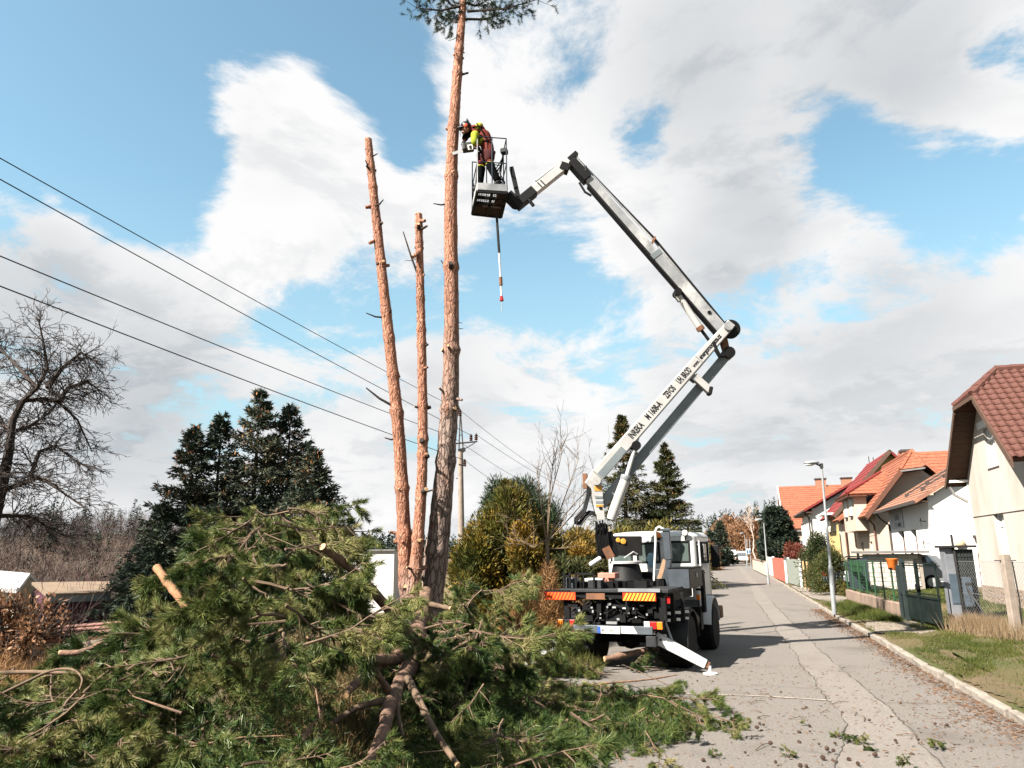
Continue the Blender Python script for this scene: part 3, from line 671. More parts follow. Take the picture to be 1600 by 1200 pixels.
# ---- beige house with orange roofs: hooded gable towards us, bay with a hipped roof to the street
def house_orange():
    T = thing('orange_roofed_house', 'pinkish beige house with bright orange roof, hooded gable and hipped street bay', 'house', (8.2, 52, .1))
    X, ya, yb = 8.2, 50.0, 60.0
    P = lambda px, py, Y=ya - .7: at(px, py, Y)
    vb, hl, hr, tip = P(1353, 806), P(1407, 734), P(1445, 729), P(1425, 704, ya + .6)
    W = MB(); xr = tip.x
    W.prism([(X, ya, .05), (xr * 2 - X, ya, .05), (xr * 2 - X, ya, 4.6), (hr.x, ya, hr.z - .15), (hl.x, ya, hl.z - .15), (X, ya, vb.z + .3)], (0, .3, 0))
    hs = [(52.3, 53.2, 1.2, 2.6), (55.8, 56.7, 1.2, 2.6)]
    wall_with_holes(W, 'Y', X, ya + .3, yb, .05, vb.z + .4, hs, .3)
    obj('wall', W, 'render_pink', T)
    B = MB(); B.bx(X - .02, X, ya + .3, yb, 2.95, 3.0); obj('string_course', B, 'render_pink', T)
    for h in hs: window(T, (X + .15, (h[0] + h[1]) / 2, (h[2] + h[3]) / 2), 'Y', h[1] - h[0], h[3] - h[2])
    # main roof: street slope, far slope, half hip
    e0 = Vector((vb.x, vb.y, vb.z)); e1 = Vector((vb.x, yb + .4, vb.z)); r0_ = Vector((hl.x, hl.y, hl.z)); r1_ = Vector((hl.x, yb + .4, hl.z))
    obj('roof', roof_plane(e0, e1, r1_, r0_, 11, .16), 'tile_orange', T)
    rt0 = Vector((tip.x, tip.y, tip.z)); rt1 = Vector((tip.x, yb + .4, tip.z))
    obj('upper_roof', roof_plane(r0_, r1_, rt1, rt0, 5, .16), 'tile_orange', T)
    obj('half_hip', roof_plane(hl, hr, rt0 + Vector((.01, 0, 0)), rt0, 6, .14), 'tile_orange', T)
    far = Vector((2 * tip.x - vb.x, vb.y, vb.z)); obj('rear_slope', roof_plane(far, far + Vector((0, yb - ya + 1, 0)), rt1, rt0, 12, .14), 'tile_orange', T)
    ridge_caps(T, hl, rt0, 'tile_orange', .11, name='hip_tile'); ridge_caps(T, hr, rt0, 'tile_orange', .11, name='hip_tile'); ridge_caps(T, rt0, rt1, 'tile_orange', .11)
    B = MB(); B.beam(e0 + Vector((0, -.03, -.1)), r0_ + Vector((0, -.03, -.1)), .26, .06, side=(0, 1, 0)); obj('barge_board', B, 'brown_paint', T)
    B = MB(); B.prism([e0 + Vector((.1, 0, -.2)), r0_ + Vector((.1, 0, -.2)), r0_ + Vector((.1, .7, -.2)), e0 + Vector((.1, .7, -.2))], (0, 0, -.03)); obj('soffit', B, 'soffit_wood', T)
    B = MB(); B.beam(hl + Vector((0, 0, -.08)), hr + Vector((0, 0, -.08)), .1, .12); obj('gutter', B, 'gutter_grey', T)
    # rear wing with its own ridge along the picture's right
    rw0, rw1 = at(1440, 706, 56), at(1500, 706, 56)
    obj('wing_roof', roof_plane((rw0.x - 1.5, 53.2, rw0.z - 2.2), (rw1.x + 1, 53.2, rw0.z - 2.2), (rw1.x + 1, 56, rw0.z), (rw0.x - 1.5, 56, rw0.z), 9, .14), 'tile_orange', T)
    # bay to the street
    by0, by1 = 52.6, 58.0; bx0 = X - .75
    bz = at(1374, 770, by0).z
    W = MB(); W.bx(bx0, X, by0, by1, 3.3, bz); obj('bay_wall', W, 'render_pink', T)
    window(T, (bx0 - .01, (by0 + by1) / 2 + 1.2, bz - .8), 'Y', 1.0, 1.1); window(T, (bx0 - .01, (by0 + by1) / 2 - 1.2, bz - .8), 'Y', 1.0, 1.1)
    o_ = .45; zt = bz + 1.45; xt = X + 1.3; yt0, yt1 = by0 + 1.7, by1 - 1.7
    E = lambda x, y, z=bz - .05: Vector((x, y, z))
    obj('bay_roof', roof_plane(E(bx0 - o_, by0 - o_), E(bx0 - o_, by1 + o_), (xt, yt1, zt), (xt, yt0, zt), 7, .12), 'tile_orange', T)
    obj('bay_hip', roof_plane(E(xt + 2, by0 - o_), E(bx0 - o_, by0 - o_), (xt, yt0, zt), (xt + 2, yt0, zt + .02), 7, .12), 'tile_orange', T)
    ridge_caps(T, E(bx0 - o_, by0 - o_, bz), (xt, yt0, zt), 'tile_red', .11, name='hip_tile'); ridge_caps(T, (xt, yt0, zt), (xt, yt1, zt), 'tile_red', .11)
    B = MB(); B.bx(bx0 - o_ + .05, X, by0 - o_ + .05, by1 + o_, bz - .2, bz - .14); obj('bay_soffit', B, 'brown_paint', T)
    # lower porch roof at the far end
    pz = at(1322, 812, 60).z
    obj('porch_roof', roof_plane((X - 1.1, 58.4, 4.2), (X - 1.1, 62, 4.2), (X + .6, 62, 5.5), (X + .6, 58.4, 5.5), 6, .12), 'tile_orange', T)
    W = MB(); W.bx(X - .6, X + .5, 58.8, 62, .05, 4.3); obj('porch_wall', W, 'render_pink', T)
    B = MB(); B.bx(tip.x + .1, tip.x + .7, 54, 54.7, tip.z - .6, tip.z + .35); C_ = obj('chimney', B, 'chimney_brick', T)
    B = MB(); B.bx(tip.x + .04, tip.x + .76, 53.95, 54.75, tip.z + .35, tip.z + .5); obj('chimney_cap', B, 'gutter_dark', C_)
    pipe(T, [(vb.x + .1, ya - .4, vb.z - .1), (X - .1, ya + .2, vb.z - .55), (X - .07, ya + .4, .2)], .055, 'brown_paint')
    pipe(T, [(X - .9, 58.6, 4.1), (X - .66, 58.7, 3.7), (X - .66, 58.7, .2)], .05, 'brown_paint')
house_orange()

# ---- yellow house behind
def house_yellow():
    T = thing('yellow_house', 'pale yellow house with dark verge and satellite dish beyond the pinkish house', 'house', (8.0, 66, .1))
    X, ya, yb = 8.0, 65.0, 75.0
    a, b_ = at(1303, 805, ya - .5), at(1348, 752, ya - .5)
    sl = (b_.z - a.z) / (b_.x - a.x); xr = X + 4.2; zr = a.z + sl * (xr - a.x)
    W = MB(); W.prism([(X, ya, .05), (2 * xr - X, ya, .05), (2 * xr - X, ya, a.z + .3), (xr, ya, zr - .2), (X, ya, a.z + sl * (X - a.x) - .2)], (0, .3, 0)); W.bx(X, X + .3, ya + .3, yb, .05, a.z + .3)
    obj('wall', W, 'render_yellow', T)
    e0 = Vector((a.x, ya - .5, a.z)); e1 = Vector((a.x, yb + .5, a.z)); r_0 = Vector((xr, ya - .5, zr)); r_1 = Vector((xr, yb + .5, zr))
    obj('roof', roof_plane(e0, e1, r_1, r_0, 12, .16), 'tile_red', T)
    obj('roof_rear_slope', roof_plane((2 * xr - a.x, ya - .5, a.z), (2 * xr - a.x, yb + .5, a.z), r_1, r_0, 12, .16), 'tile_red', T)
    B = MB(); B.beam(e0 + Vector((0, -.03, -.12)), r_0 + Vector((0, -.03, -.12)), .3, .06, side=(0, 1, 0)); obj('barge_board', B, 'soffit_wood', T)
    pipe(T, [(a.x + .1, ya - .2, a.z - .1), (X - .08, ya - .1, a.z - .6), (X - .08, ya - .1, .2)], .06)
    d = at(1321, 830, ya - .3); B = MB(); B.lathe(d, (-.5, -1, .25), [(.02, -.1), (.3, -.05), (.46, .04), (.44, .05), (.28, -.03), (.02, -.07)], 16); obj('satellite_dish', B, 'white_paint', T, smooth=True)
    window(T, (X - .01, 68.3, 4.2), 'Y', 1.2, 1.1); window(T, (X - .01, 72, 4.2), 'Y', 1.2, 1.1)
    B = MB(); B.bx(X - 1.1, X, 66.5, 70.5, 4.95, 5.1); obj('canopy', B, 'white_paint', T)
    window(T, (at(1321, 851, ya).x, ya - .01, 1.9), 'X', .5, .6, sill=False, bars=1)
house_yellow()

# ---- white house with dark red roof
def house_red():
    T = thing('red_roofed_house', 'white house with a smooth dark red roof and tall wall piers', 'house', (7.2, 85, .1))
    X, ya, yb = 7.2, 78.0, 90.0
    z = 5.9; xe = X - .8; xr, zr = X + 5.5, 9.4
    W = MB(); W.bx(X, X + .3, ya, yb, .05, z + .2); W.prism([(X + .3, ya, .05), (X + 9, ya, .05), (X + 9, ya, z), (xr, ya, zr - .3), (X + .3, ya, z + .2)], (0, .3, 0)); obj('wall', W, 'render_white', T)
    for k in range(6):
        y = ya + .9 + k * 2.0; B = MB(); B.bx(X - .22, X, y - .3, y + .3, .1, z - .9); obj('pier', B, 'render_white', T)
        if k < 5:
            window(T, (X - .01, y + 1.0, 4.0), 'Y', .9, 1.3); window(T, (X - .01, y + 1.0, 1.7), 'Y', .9, 1.3)
    obj('roof', roof_plane((xe, ya - .6, z), (xe, yb + .8, z), (xr, yb + .8 - 3, zr), (xr, ya - .6, zr), 14, .16, .018), 'tile_red', T)
    obj('hip_slope', roof_plane((xe, yb + .8, z), (X + 10, yb + .8, z), (xr + .01, yb - 2.2, zr), (xr, yb - 2.2, zr), 12, .16), 'tile_red', T)
    B = MB(); B.bx(xe + .02, X, ya - .5, yb + .7, z - .24, z - .16); obj('soffit', B, 'soffit_wood', T)
    B = MB(); B.beam((xe, ya - .6, z - .06), (xe, yb + .8, z - .06), .14, .14); obj('gutter', B, 'gutter_dark', T)
    pipe(T, [(xe, ya + .3, z - .1), (X - .3, ya + .3, z - .7), (X - .3, ya + .3, .2)], .08)
    B = MB(); B.bx(xr + .1, xr + 1.1, ya + .8, ya + 2.0, zr - 1.2, zr + .9); C_ = obj('chimney', B, 'chimney_brick', T)
    for dx, dy in ((.3, .3), (.8, .9)):
        B = MB(); B.cyl((xr + dx, ya + .8 + dy, zr + .9), (xr + dx, ya + .8 + dy, zr + 1.6), .04, 6); obj('aerial', B, 'gutter_dark', C_)
house_red()

# ---- far house with the big orange roof
def house_far():
    T = thing('steep_roofed_house', 'cream house with a big steep orange roof and white gable edges, farthest in the row', 'house', (6.2, 100, .1))
    X, ya, yb = 6.0, 94.0, 106.0
    tl, tr, bl = at(1229, 760, 100), at(1300, 756, 100), at(1240, 832, 96)
    zr = tl.z; yr = 100.0; ze = 4.6
    W = MB(); W.prism([(X, ya + .5, .05), (X, yb - .5, .05), (X, yb - .5, ze + .2), (X, yr, zr - .3), (X, ya + .5, ze + .2)], (.3, 0, 0)); W.bx(X + .3, X + 14, ya + .5, ya + .8, .05, ze + .2); obj('wall', W, 'render_cream', T)
    obj('roof', roof_plane((X - .5, ya, ze), (X + 15, ya, ze), (X + 15, yr, zr), (X - .5, yr, zr), 20, .2, .03), 'tile_orange', T)
    obj('roof_rear_slope', roof_plane((X - .5, yb, ze), (X + 15, yb, ze), (X + 15, yr, zr), (X - .5, yr, zr), 20, .2, .03), 'tile_orange', T)
    for yy in (ya, yb):
        B = MB(); B.beam((X - .55, yy, ze - .05), (X - .55, yr, zr - .05), .4, .1, side=(1, 0, 0)); obj('barge_board', B, 'white_paint', T)
    B = MB(); B.bx(X - 1.6, X + 3, ya - 2.2, ya + .3, 4.2, 4.4); obj('porch_roof', B, 'gutter_grey', T)
    B = MB(); B.bx(X - 1.2, X + 2.6, ya - 1.8, ya + .3, .05, 4.2); obj('porch_wall', B, 'render_pink', T)
    for y, zz in ((yr, 6.5), (yr - 2, 3), (yr + 2, 3)): window(T, (X - .01, y, zz), 'Y', 1.1, 1.4)
    window(T, (X + 1.0, ya - 1.81, 2.6), 'X', 1.6, 1.3)
    for dx in (4, 7):
        B = MB(); B.bx(X + dx, X + dx + 1.2, yr - .4, yr + .4, zr - .5, zr + .7); C_ = obj('chimney', B, 'chimney_brick', T)
        B = MB(); B.bx(X + dx - .1, X + dx + 1.3, yr - .5, yr + .5, zr + .7, zr + .85); obj('chimney_cap', B, 'gutter_dark', C_)
house_far()
def house_small():
    T = thing('distant_cottage', 'tiny white cottage with orange roof behind the tall dark cypress', 'house', (8, 135, .1))
    W = MB(); W.bx(6.5, 13, 132, 140, .05, 5.2); obj('wall', W, 'render_white', T)
    obj('roof', roof_plane((5.9, 131.5, 5.1), (5.9, 140.5, 5.1), (9.7, 140.5, 8.2), (9.7, 131.5, 8.2), 8, .2), 'tile_orange', T)
    obj('roof_rear_slope', roof_plane((13.6, 131.5, 5.1), (13.6, 140.5, 5.1), (9.7, 140.5, 8.2), (9.7, 131.5, 8.2), 8, .2), 'tile_orange', T)
    W = MB(); W.prism([(6.5, 132, 5.2), (13, 132, 5.2), (9.7, 132, 7.9)], (0, .2, 0)); obj('gable', W, 'render_white', T)
    window(T, (6.49, 134, 3.4), 'Y', 1, 1.2); window(T, (6.49, 137, 3.4), 'Y', 1, 1.2)
house_small()
# ------------------------------------------------------------------ vegetation
leafmat('pine_needles', [(.010, .028, .010), (.030, .058, .016), (.072, .104, .026), (.16, .172, .050), (.30, .26, .115)], trans=.12, scale=2.6, island=.42, rough=.42)
leafmat('pine_needles_dark', [(.018, .035, .020), (.028, .05, .024), (.05, .07, .03)], trans=.15, scale=1)
leafmat('spruce_needles', [(.014, .024, .018), (.032, .048, .034), (.062, .076, .048), (.115, .10, .06)], trans=.08, scale=.8, island=.6)
leafmat('conifer_green', [(.018, .028, .012), (.032, .045, .016), (.06, .062, .022), (.10, .08, .03)], trans=.1, scale=.6, island=.6)
leafmat('thuja', [(.030, .044, .012), (.08, .085, .018), (.24, .155, .026), (.42, .22, .036)], trans=.2, scale=.7, island=.4)
leafmat('thuja_gold', [(.07, .07, .014), (.16, .11, .02), (.26, .15, .028), (.30, .19, .04)], trans=.15, scale=.8, island=.5)
leafmat('juniper', [(.03, .045, .015), (.09, .085, .022), (.20, .16, .04)], trans=.15, scale=.9, island=.6)
leafmat('red_leaf', [(.09, .025, .02), (.16, .045, .03), (.22, .08, .05)], trans=.15, scale=.9)
leafmat('oak_brown', [(.13, .06, .03), (.22, .11, .055), (.32, .18, .10)], trans=.2, scale=1.5, island=.8)
leafmat('cone_brown', [(.22, .10, .04), (.38, .18, .075)], trans=0, scale=2)
leafmat('far_brush', [(.03, .024, .022), (.07, .048, .042), (.125, .085, .068), (.16, .085, .05)], trans=.1, scale=.035, island=.3)
leafmat('far_conifer', [(.016, .026, .018), (.024, .034, .022), (.035, .042, .028)], trans=0, scale=.02)
leafmat('weed_mix', [(.03, .045, .014), (.06, .07, .022), (.12, .085, .035), (.17, .11, .05)], trans=.1, scale=1.2, island=.7)
leafmat('twig_red', [(.10, .035, .045), (.17, .06, .07)], trans=0)
mat('bark_dark', (.055, .042, .036), (.03, .024, .022), scale=6, rough=.95, bump=.6, bscale=18)
mat('bark_young', (.19, .14, .092), (.12, .085, .058), scale=5, rough=.85, c3=(.12, .095, .06), s3=2)
mat('bark_birch', (.5, .42, .36), (.36, .28, .23), scale=5, rough=.8)
def barkmat(name, zlo, zhi):
    """Scots pine bark: furrowed grey brown plates low on the stem, thin flaking orange bark above"""
    m = bpy.data.materials.new(name); m.use_nodes = True; MATS[name] = m; nt = m.node_tree; b = nt.nodes['Principled BSDF']; N = nt.nodes.new; Lk = nt.links.new
    b.inputs['Roughness'].default_value = .88; b.inputs['Specular IOR Level'].default_value = .2
    tc = N('ShaderNodeTexCoord'); mp = N('ShaderNodeMapping'); mp.inputs['Scale'].default_value = (1, 1, .3); Lk(tc.outputs['Object'], mp.inputs[0])
    def noise(s, d=5, src=mp.outputs[0]):
        n = N('ShaderNodeTexNoise'); n.inputs['Scale'].default_value = s; n.inputs['Detail'].default_value = d; n.inputs['Roughness'].default_value = .62; Lk(src, n.inputs['Vector']); return n.outputs[0]
    def mr(v, a, b_, c_=0.0, d_=1.0):
        n = N('ShaderNodeMapRange'); n.inputs[1].default_value = a; n.inputs[2].default_value = b_; n.inputs[3].default_value = c_; n.inputs[4].default_value = d_; Lk(v, n.inputs[0]); return n.outputs[0]
    def mix(f, a, b_):
        n = N('ShaderNodeMix'); n.data_type = 'RGBA'; Lk(f, n.inputs[0])
        for i, c_ in ((6, a), (7, b_)):
            if isinstance(c_, tuple): n.inputs[i].default_value = (*c_, 1)
            else: Lk(c_, n.inputs[i])
        return n.outputs[2]
    def mth(op, a, b_):
        k = N('ShaderNodeMath'); k.operation = op
        for i, v in enumerate((a, b_)):
            if isinstance(v, (int, float)): k.inputs[i].default_value = v
            else: Lk(v, k.inputs[i])
        return k.outputs[0]
    wob = N('ShaderNodeMix'); wob.data_type = 'VECTOR'; wob.inputs[0].default_value = .12
    nz = N('ShaderNodeTexNoise'); nz.inputs['Scale'].default_value = 9; nz.inputs['Detail'].default_value = 3; Lk(mp.outputs[0], nz.inputs['Vector']); Lk(mp.outputs[0], wob.inputs[4]); Lk(nz.outputs[1], wob.inputs[5])
    def vor(s):
        v = N('ShaderNodeTexVoronoi'); v.inputs['Scale'].default_value = s; v.feature = 'DISTANCE_TO_EDGE'; Lk(wob.outputs[1], v.inputs['Vector']); return v.outputs['Distance']
    plates = mr(vor(13), .0, .16); flakes = mr(vor(17), .0, .09)
    orange = mix(mr(noise(11), .35, .68), (.185, .078, .048), (.27, .132, .084)); orange = mix(mr(noise(26, 6), .54, .68), orange, (.40, .245, .17)); orange = mix(mr(noise(4, 5), .50, .68), orange, (.155, .075, .048)); orange = mix(mr(noise(60, 3), .55, .7), orange, (.12, .05, .03)); orange = mix(mr(flakes, 0, 1, .55, 0), orange, (.11, .045, .026))
    old = mix(mr(noise(9), .35, .65), (.135, .092, .075), (.20, .15, .125)); old = mix(mr(noise(4), .55, .7), old, (.20, .095, .06)); old = mix(mr(plates, 0, 1, .85, 0), old, (.028, .019, .016))
    sp = N('ShaderNodeSeparateXYZ'); Lk(tc.outputs['Object'], sp.inputs[0]); f = mr(mth('ADD', sp.outputs[2], mth('MULTIPLY', mth('SUBTRACT', noise(3.0, 6), .5), 3.2)), zlo, zhi)
    Lk(mix(f, old, orange), b.inputs['Base Color'])
    bp = N('ShaderNodeBump'); bp.inputs['Strength'].default_value = .9; bp.inputs['Distance'].default_value = .03; hgt = mth('ADD', mth('MULTIPLY', plates, .7), mth('MULTIPLY', noise(24, 4), .6)); Lk(hgt, bp.inputs['Height']); Lk(bp.outputs[0], b.inputs['Normal'])
barkmat('bark_pine', .6, 2.2); barkmat('bark_pine_low', 5.0, 9.0)
mat('bark_cut', (.25, .15, .10), (.115, .072, .052), scale=11, rough=.9, bump=.9, bscale=26, c3=(.10, .065, .048), s3=4.5, l3=.52, h3=.66)
mat('fresh_wood', (.52, .34, .19), (.42, .26, .135), scale=12, rough=.8)
mat('bark_twig', (.17, .115, .075), (.09, .062, .042), scale=9, rough=.9)

def merge(parts):
    Vs, Fs, o = [], [], 0
    for V, Fc, n in parts: Vs.append(V); Fs.append(Fc + o); o += len(V)
    return np.concatenate(Vs), np.concatenate(Fs), parts[0][2]

# ---- generic bare tree: recursive limbs
def limbs(p, d, L, r, depth, out, spread=.6, up=.15, kids=(2, 4), shrink=.66, wob=.22, rmin=.004, droop=0.0, rs=random):
    n = max(2, int(L / .22)) if depth > 1 else 2
    pts = [Vector(p)]; rr = [r]; dv = Vector(d).normalized()
    r1 = max(rmin, r * .62)
    for i in range(n):
        dv = (dv + Vector((rs.gauss(0, wob), rs.gauss(0, wob), rs.gauss(0, wob) + up - droop * (1 - abs(dv.z)))) * (.55 if depth > 1 else .35)).normalized()
        pts.append(pts[-1] + dv * (L / n)); rr.append(r + (r1 - r) * (i + 1) / n)
    out.append((depth, pts, rr))
    if depth <= 0: return
    k = rs.randint(*kids)
    for j in range(k):
        t = rs.uniform(.3, 1) if j < k - 1 else 1.0
        i = min(len(pts) - 1, max(1, int(t * n))); q = pts[i]
        side = Vector((rs.gauss(0, 1), rs.gauss(0, 1), rs.gauss(0, .7))); base = (pts[i] - pts[i - 1]).normalized()
        side = (side - base * side.dot(base)).normalized()
        nd = (base + side * rs.uniform(spread * .5, spread * 1.6)).normalized()
        limbs(q, nd, L * shrink * rs.uniform(.7, 1.2), max(rmin, rr[i] * rs.uniform(.5, .75)), depth - 1, out, spread, up, kids, shrink, wob, rmin, droop, rs)
def tree_mesh(segs, lo, hi, n_of=lambda d: 5 if d > 2 else 4 if d > 1 else 3):
    b = MB()
    for dp, pts, rr in segs:
        if lo <= dp <= hi: b.tube(pts, rr, n_of(dp), cap=False)
    return b

# ---- spruce-like conifers
def conifer(name, label, base, h, R, m, n_branch=260, needles=40, top_pow=1.0, cones=0, group=None, droop=.35, crown_from=.06, nl=.25, nw=.05, tops=None, rng=None, cat='tree', ragged=.3, bush=1.0):
    rng = rng or np.random.default_rng(int(abs(base[0] * 31 + base[1] * 17)) + 5)
    T = thing(name, label, cat, base, 0, group)
    B = MB(); B.tube([(0, 0, 0), (0, 0, h * .5), (0, 0, h * .97)], [h * .017, h * .011, .012], 7); obj('trunk', B, 'bark_dark', T, local=True)
    Ps, Ds, Ls, C = [], [], [], []
    axes = tops or [(0, 0, 1.0, 1.0)]
    for (ox, oy, hh, rr) in axes:
        nb = int(n_branch * rr)
        for i in range(nb):
            t = crown_from + (1 - crown_from) * rng.random() ** 1.15
            z = h * hh * t; L = R * rr * (1 - t) ** top_pow * rng.uniform(1 - ragged, 1 + ragged * .6) + .12
            a = rng.uniform(0, 2 * math.pi); up = .45 * t - droop * (1 - t)
            d = np.array([math.cos(a), math.sin(a), up + rng.normal() * .1])
            k = int(needles * 2.1 * (.25 + 1.2 * L / R)); s = rng.random(k) ** .7
            P = np.stack([ox + d[0] * L * s, oy + d[1] * L * s, z + d[2] * L * s - .12 * L * s * s + .10 * L * s ** 3], 1)
            side = np.array([-d[1], d[0], 0]); off = rng.normal(size=k) * (.16 * L * (1.05 - s)) * bush
            P = P + side * off[:, None]; P[:, 2] -= np.abs(rng.normal(size=k)) * .07 * L
            D = d * .8 + side * (np.sign(off) * .6)[:, None] + rng.normal(size=(k, 3)) * .45; D[:, 2] -= .15
            Ps.append(P); Ds.append(D); Ls.append(rng.uniform(.6, 1.3, k) * nl)
            if cones and t > .55 and rng.random() < cones:
                q = np.array([ox + d[0] * L * .8, oy + d[1] * L * .8, z + d[2] * L * .8]); C.append(q + rng.normal(size=(5, 3)) * .09)
        zt = h * hh; kk = 26
        Ps.append(np.stack([ox + rng.normal(size=kk) * .03, oy + rng.normal(size=kk) * .03, zt - rng.random(kk) * h * .07], 1)); Ds.append(np.stack([rng.normal(size=kk) * .5, rng.normal(size=kk) * .5, np.full(kk, .8)], 1)); Ls.append(np.full(kk, nl * .9))
    P, D, L = np.concatenate(Ps), np.concatenate(Ds), np.concatenate(Ls)
    obj('crown', blades(P, D, L, nw * rng.uniform(.7, 1.4, len(P)), rng, quad=True), m, T, local=True)
    if C:
        C = np.concatenate(C); D = rng.normal(size=C.shape) * .25; D[:, 2] = -1
        obj('cones', blades(C, D, .17, .065, rng, quad=True), 'cone_brown', T, local=True, kind='stuff')
    return T
# the dark spruces on the left
def on(px, py, D): p = dd(px, py, D); return (p.x, p.y, tz(p.x, p.y))
SG = 'dark spruces behind the heap of branches'
def spruce(px, pyt, D, R, label, **k):
    b = on(px, 900, D); t = dd(px, pyt, D)
    return conifer('spruce_tree', label, b, t.z - b[2], R, 'spruce_needles', group=SG, **k)
spruce(388, 612, 30, 3.9, 'tallest dark spruce with orange cones round its pointed top', n_branch=330, needles=56, cones=.5)
spruce(440, 636, 31, 4.1, 'dark spruce with many orange cones at the right of the spruce group', n_branch=330, needles=56, cones=.6)
spruce(285, 668, 29, 3.3, 'dark spruce with cones at the left edge of the spruce group', n_branch=280, needles=52, cones=.4)
spruce(328, 650, 29.5, 3.0, 'slim dark spruce with bare pointed tip in the spruce group', n_branch=280, needles=52, cones=.15)
spruce(482, 705, 29, 3.2, 'lower dark spruce on the right flank of the spruce group', n_branch=260, needles=50, cones=.35)
spruce(245, 790, 28, 2.6, 'low dark spruce spreading at the left foot of the spruce group', n_branch=220, needles=46)
# the two conifers behind the truck
CG = 'tall conifers behind the truck'
for px, pyt, D, R, lb in ((979, 652, 45, 3.9, 'tall conifer rising behind the white lower boom'), (1046, 694, 45, 2.9, 'pointed conifer standing right of the boom, behind the cab')):
    b = on(px, 830, D); conifer('tall_conifer', lb, (b[0], b[1], -.2), dd(px, pyt, D).z + .2, R, 'conifer_green', n_branch=330, needles=66, cones=.25, group=CG, droop=.35, nl=.24, nw=.05, top_pow=1.08, ragged=.55)
# distant conifers by the road end
for px, pyt, D, R, lb in ((1128, 815, 112, 2.2, 'thin dark spruce by the far end of the road'), (1112, 832, 108, 2.4, 'shorter dark spruce beside the thin one at the far end of the road')):
    b = on(px, 870, D); conifer('roadside_spruce', lb, (b[0], b[1], -.1), dd(px, pyt, D).z + .1, R, 'spruce_needles', n_branch=170, needles=30, nl=.5, nw=.12, droop=.1, group='dark spruces at the far end of the road')
c = dd(1216, 860, 66); conifer('cypress', 'tall dark cypress on the verge in front of the farthest house', (c.x, c.y, .1), dd(1211, 796, 66).z, 1.55, 'spruce_needles', n_branch=430, needles=44, nl=.35, nw=.09, droop=-1.1, top_pow=.42, crown_from=.01, tops=[(0, 0, 1, 1), (.35, .2, .93, .8), (-.3, .1, .86, .7), (.7, 0, .6, .75)])
c = dd(1236, 870, 64); 

def bush(name, label, c, size, m, n, nl=.18, nw=.03, up=.4, cat='shrub', lumps=9, seed=0, group=None, pointed=0.0, dense=.55, parts=True, stem='bark_dark'):
    """leaf clumps spread through a lumpy volume"""
    rng = np.random.default_rng(seed + 11); T = thing(name, label, cat, c, 0, group)
    sx, sy, sz = size; Ps, Ds = [], []
    for i in range(lumps):
        z = rng.random(); w = (1 - z * .75) if pointed else math.sqrt(max(.05, 1 - (z * .95) ** 2)); a = rng.uniform(0, 6.283); rr = math.sqrt(rng.random()) * .8 * w
        cc = np.array([math.cos(a) * rr * sx, math.sin(a) * rr * sy, z * sz * .86]); r = rng.uniform(.26, .58) * min(sx, sy) * (.45 + .6 * w)
        k = n // lumps; d = unit(rng.normal(size=(k, 3))); t = rng.random(k) ** dense
        P = cc + d * (t * r)[:, None] * np.array([1, 1, 1.15]); Ps.append(P); Ds.append(d + np.array([0, 0, up]))
    if pointed:
        k = n // 9; z = rng.random(k); a = rng.uniform(0, 6.283, k); w = (1 - z) ** pointed * rng.uniform(.6, 1.12, k)
        Ps.append(np.stack([np.cos(a) * w * sx, np.sin(a) * w * sy, z * sz], 1)); Ds.append(np.stack([np.cos(a), np.sin(a), np.full(k, up)], 1))
    P = np.concatenate(Ps); D = np.concatenate(Ds) + rng.normal(size=P.shape) * .45; P[:, 2] = np.maximum(P[:, 2], .02)
    obj('foliage', blades(P, D, rng.uniform(.6, 1.35, len(P)) * nl, nw * rng.uniform(.6, 1.3, len(P)), rng, quad=True), m, T, local=True)
    if parts:
        b = MB()
        for i in range(5):
            a = i * 1.26; b.tube([(0, 0, -.1), (math.cos(a) * sx * .25, math.sin(a) * sy * .25, sz * .4), (math.cos(a) * sx * .45, math.sin(a) * sy * .45, sz * .75)], [.05, .03, .012], 5)
        obj('stem', b, stem, T, local=True)
    return T
# thuja and hedges between the pines and the truck
def bpx(px, D, z=0.0): p = dd(px, 880, D); return (p.x, p.y, z)
bush('thuja', 'big golden green thuja with rounded cone shape right of the pine trunks', bpx(792, 24), (1.85, 1.8, 4.4), 'thuja', 34000, .17, .04, .9, cat='tree', lumps=60, seed=1, pointed=.8, dense=.4)
bush('thuja', 'lower golden green thuja leaning against the big one, nearer the pine trunks', bpx(742, 23), (1.3, 1.3, 3.0), 'thuja', 12000, .18, .045, .9, cat='tree', lumps=24, seed=2, pointed=.6)
bush('thuja', 'green brown thuja between the big golden one and the bare young tree', bpx(842, 24.5), (1.5, 1.4, 3.1), 'thuja', 14000, .2, .05, .8, cat='tree', lumps=26, seed=3, pointed=.55)
bush('golden_hedge', 'golden orange hedge clump behind the bare young tree', bpx(893, 25), (1.9, 1.4, 2.9), 'thuja_gold', 16000, .18, .045, .6, lumps=26, seed=4)
bush('golden_thuja', 'orange brown thuja crowding the front of the big golden green one', bpx(822, 22.6), (1.1, 1.0, 3.2), 'thuja_gold', 9000, .17, .04, .8, cat='tree', lumps=24, seed=15, pointed=.9)
bush('golden_hedge', 'rusty orange shrub between the young tree and the boom tower', bpx(918, 23.5), (1.1, .9, 2.5), 'thuja_gold', 9000, .16, .04, .6, lumps=20, seed=14)
bush('golden_hedge', 'golden orange shrub glowing behind the boom tower', bpx(945, 27), (1.2, 1.2, 3.0), 'thuja_gold', 9000, .18, .045, .6, lumps=18, seed=5)
bush('dark_hedge', 'dark green hedge in shade behind the truck bed', bpx(905, 22.5), (2.6, 1.0, 2.0), 'conifer_green', 16000, .2, .05, .2, lumps=30, seed=6)
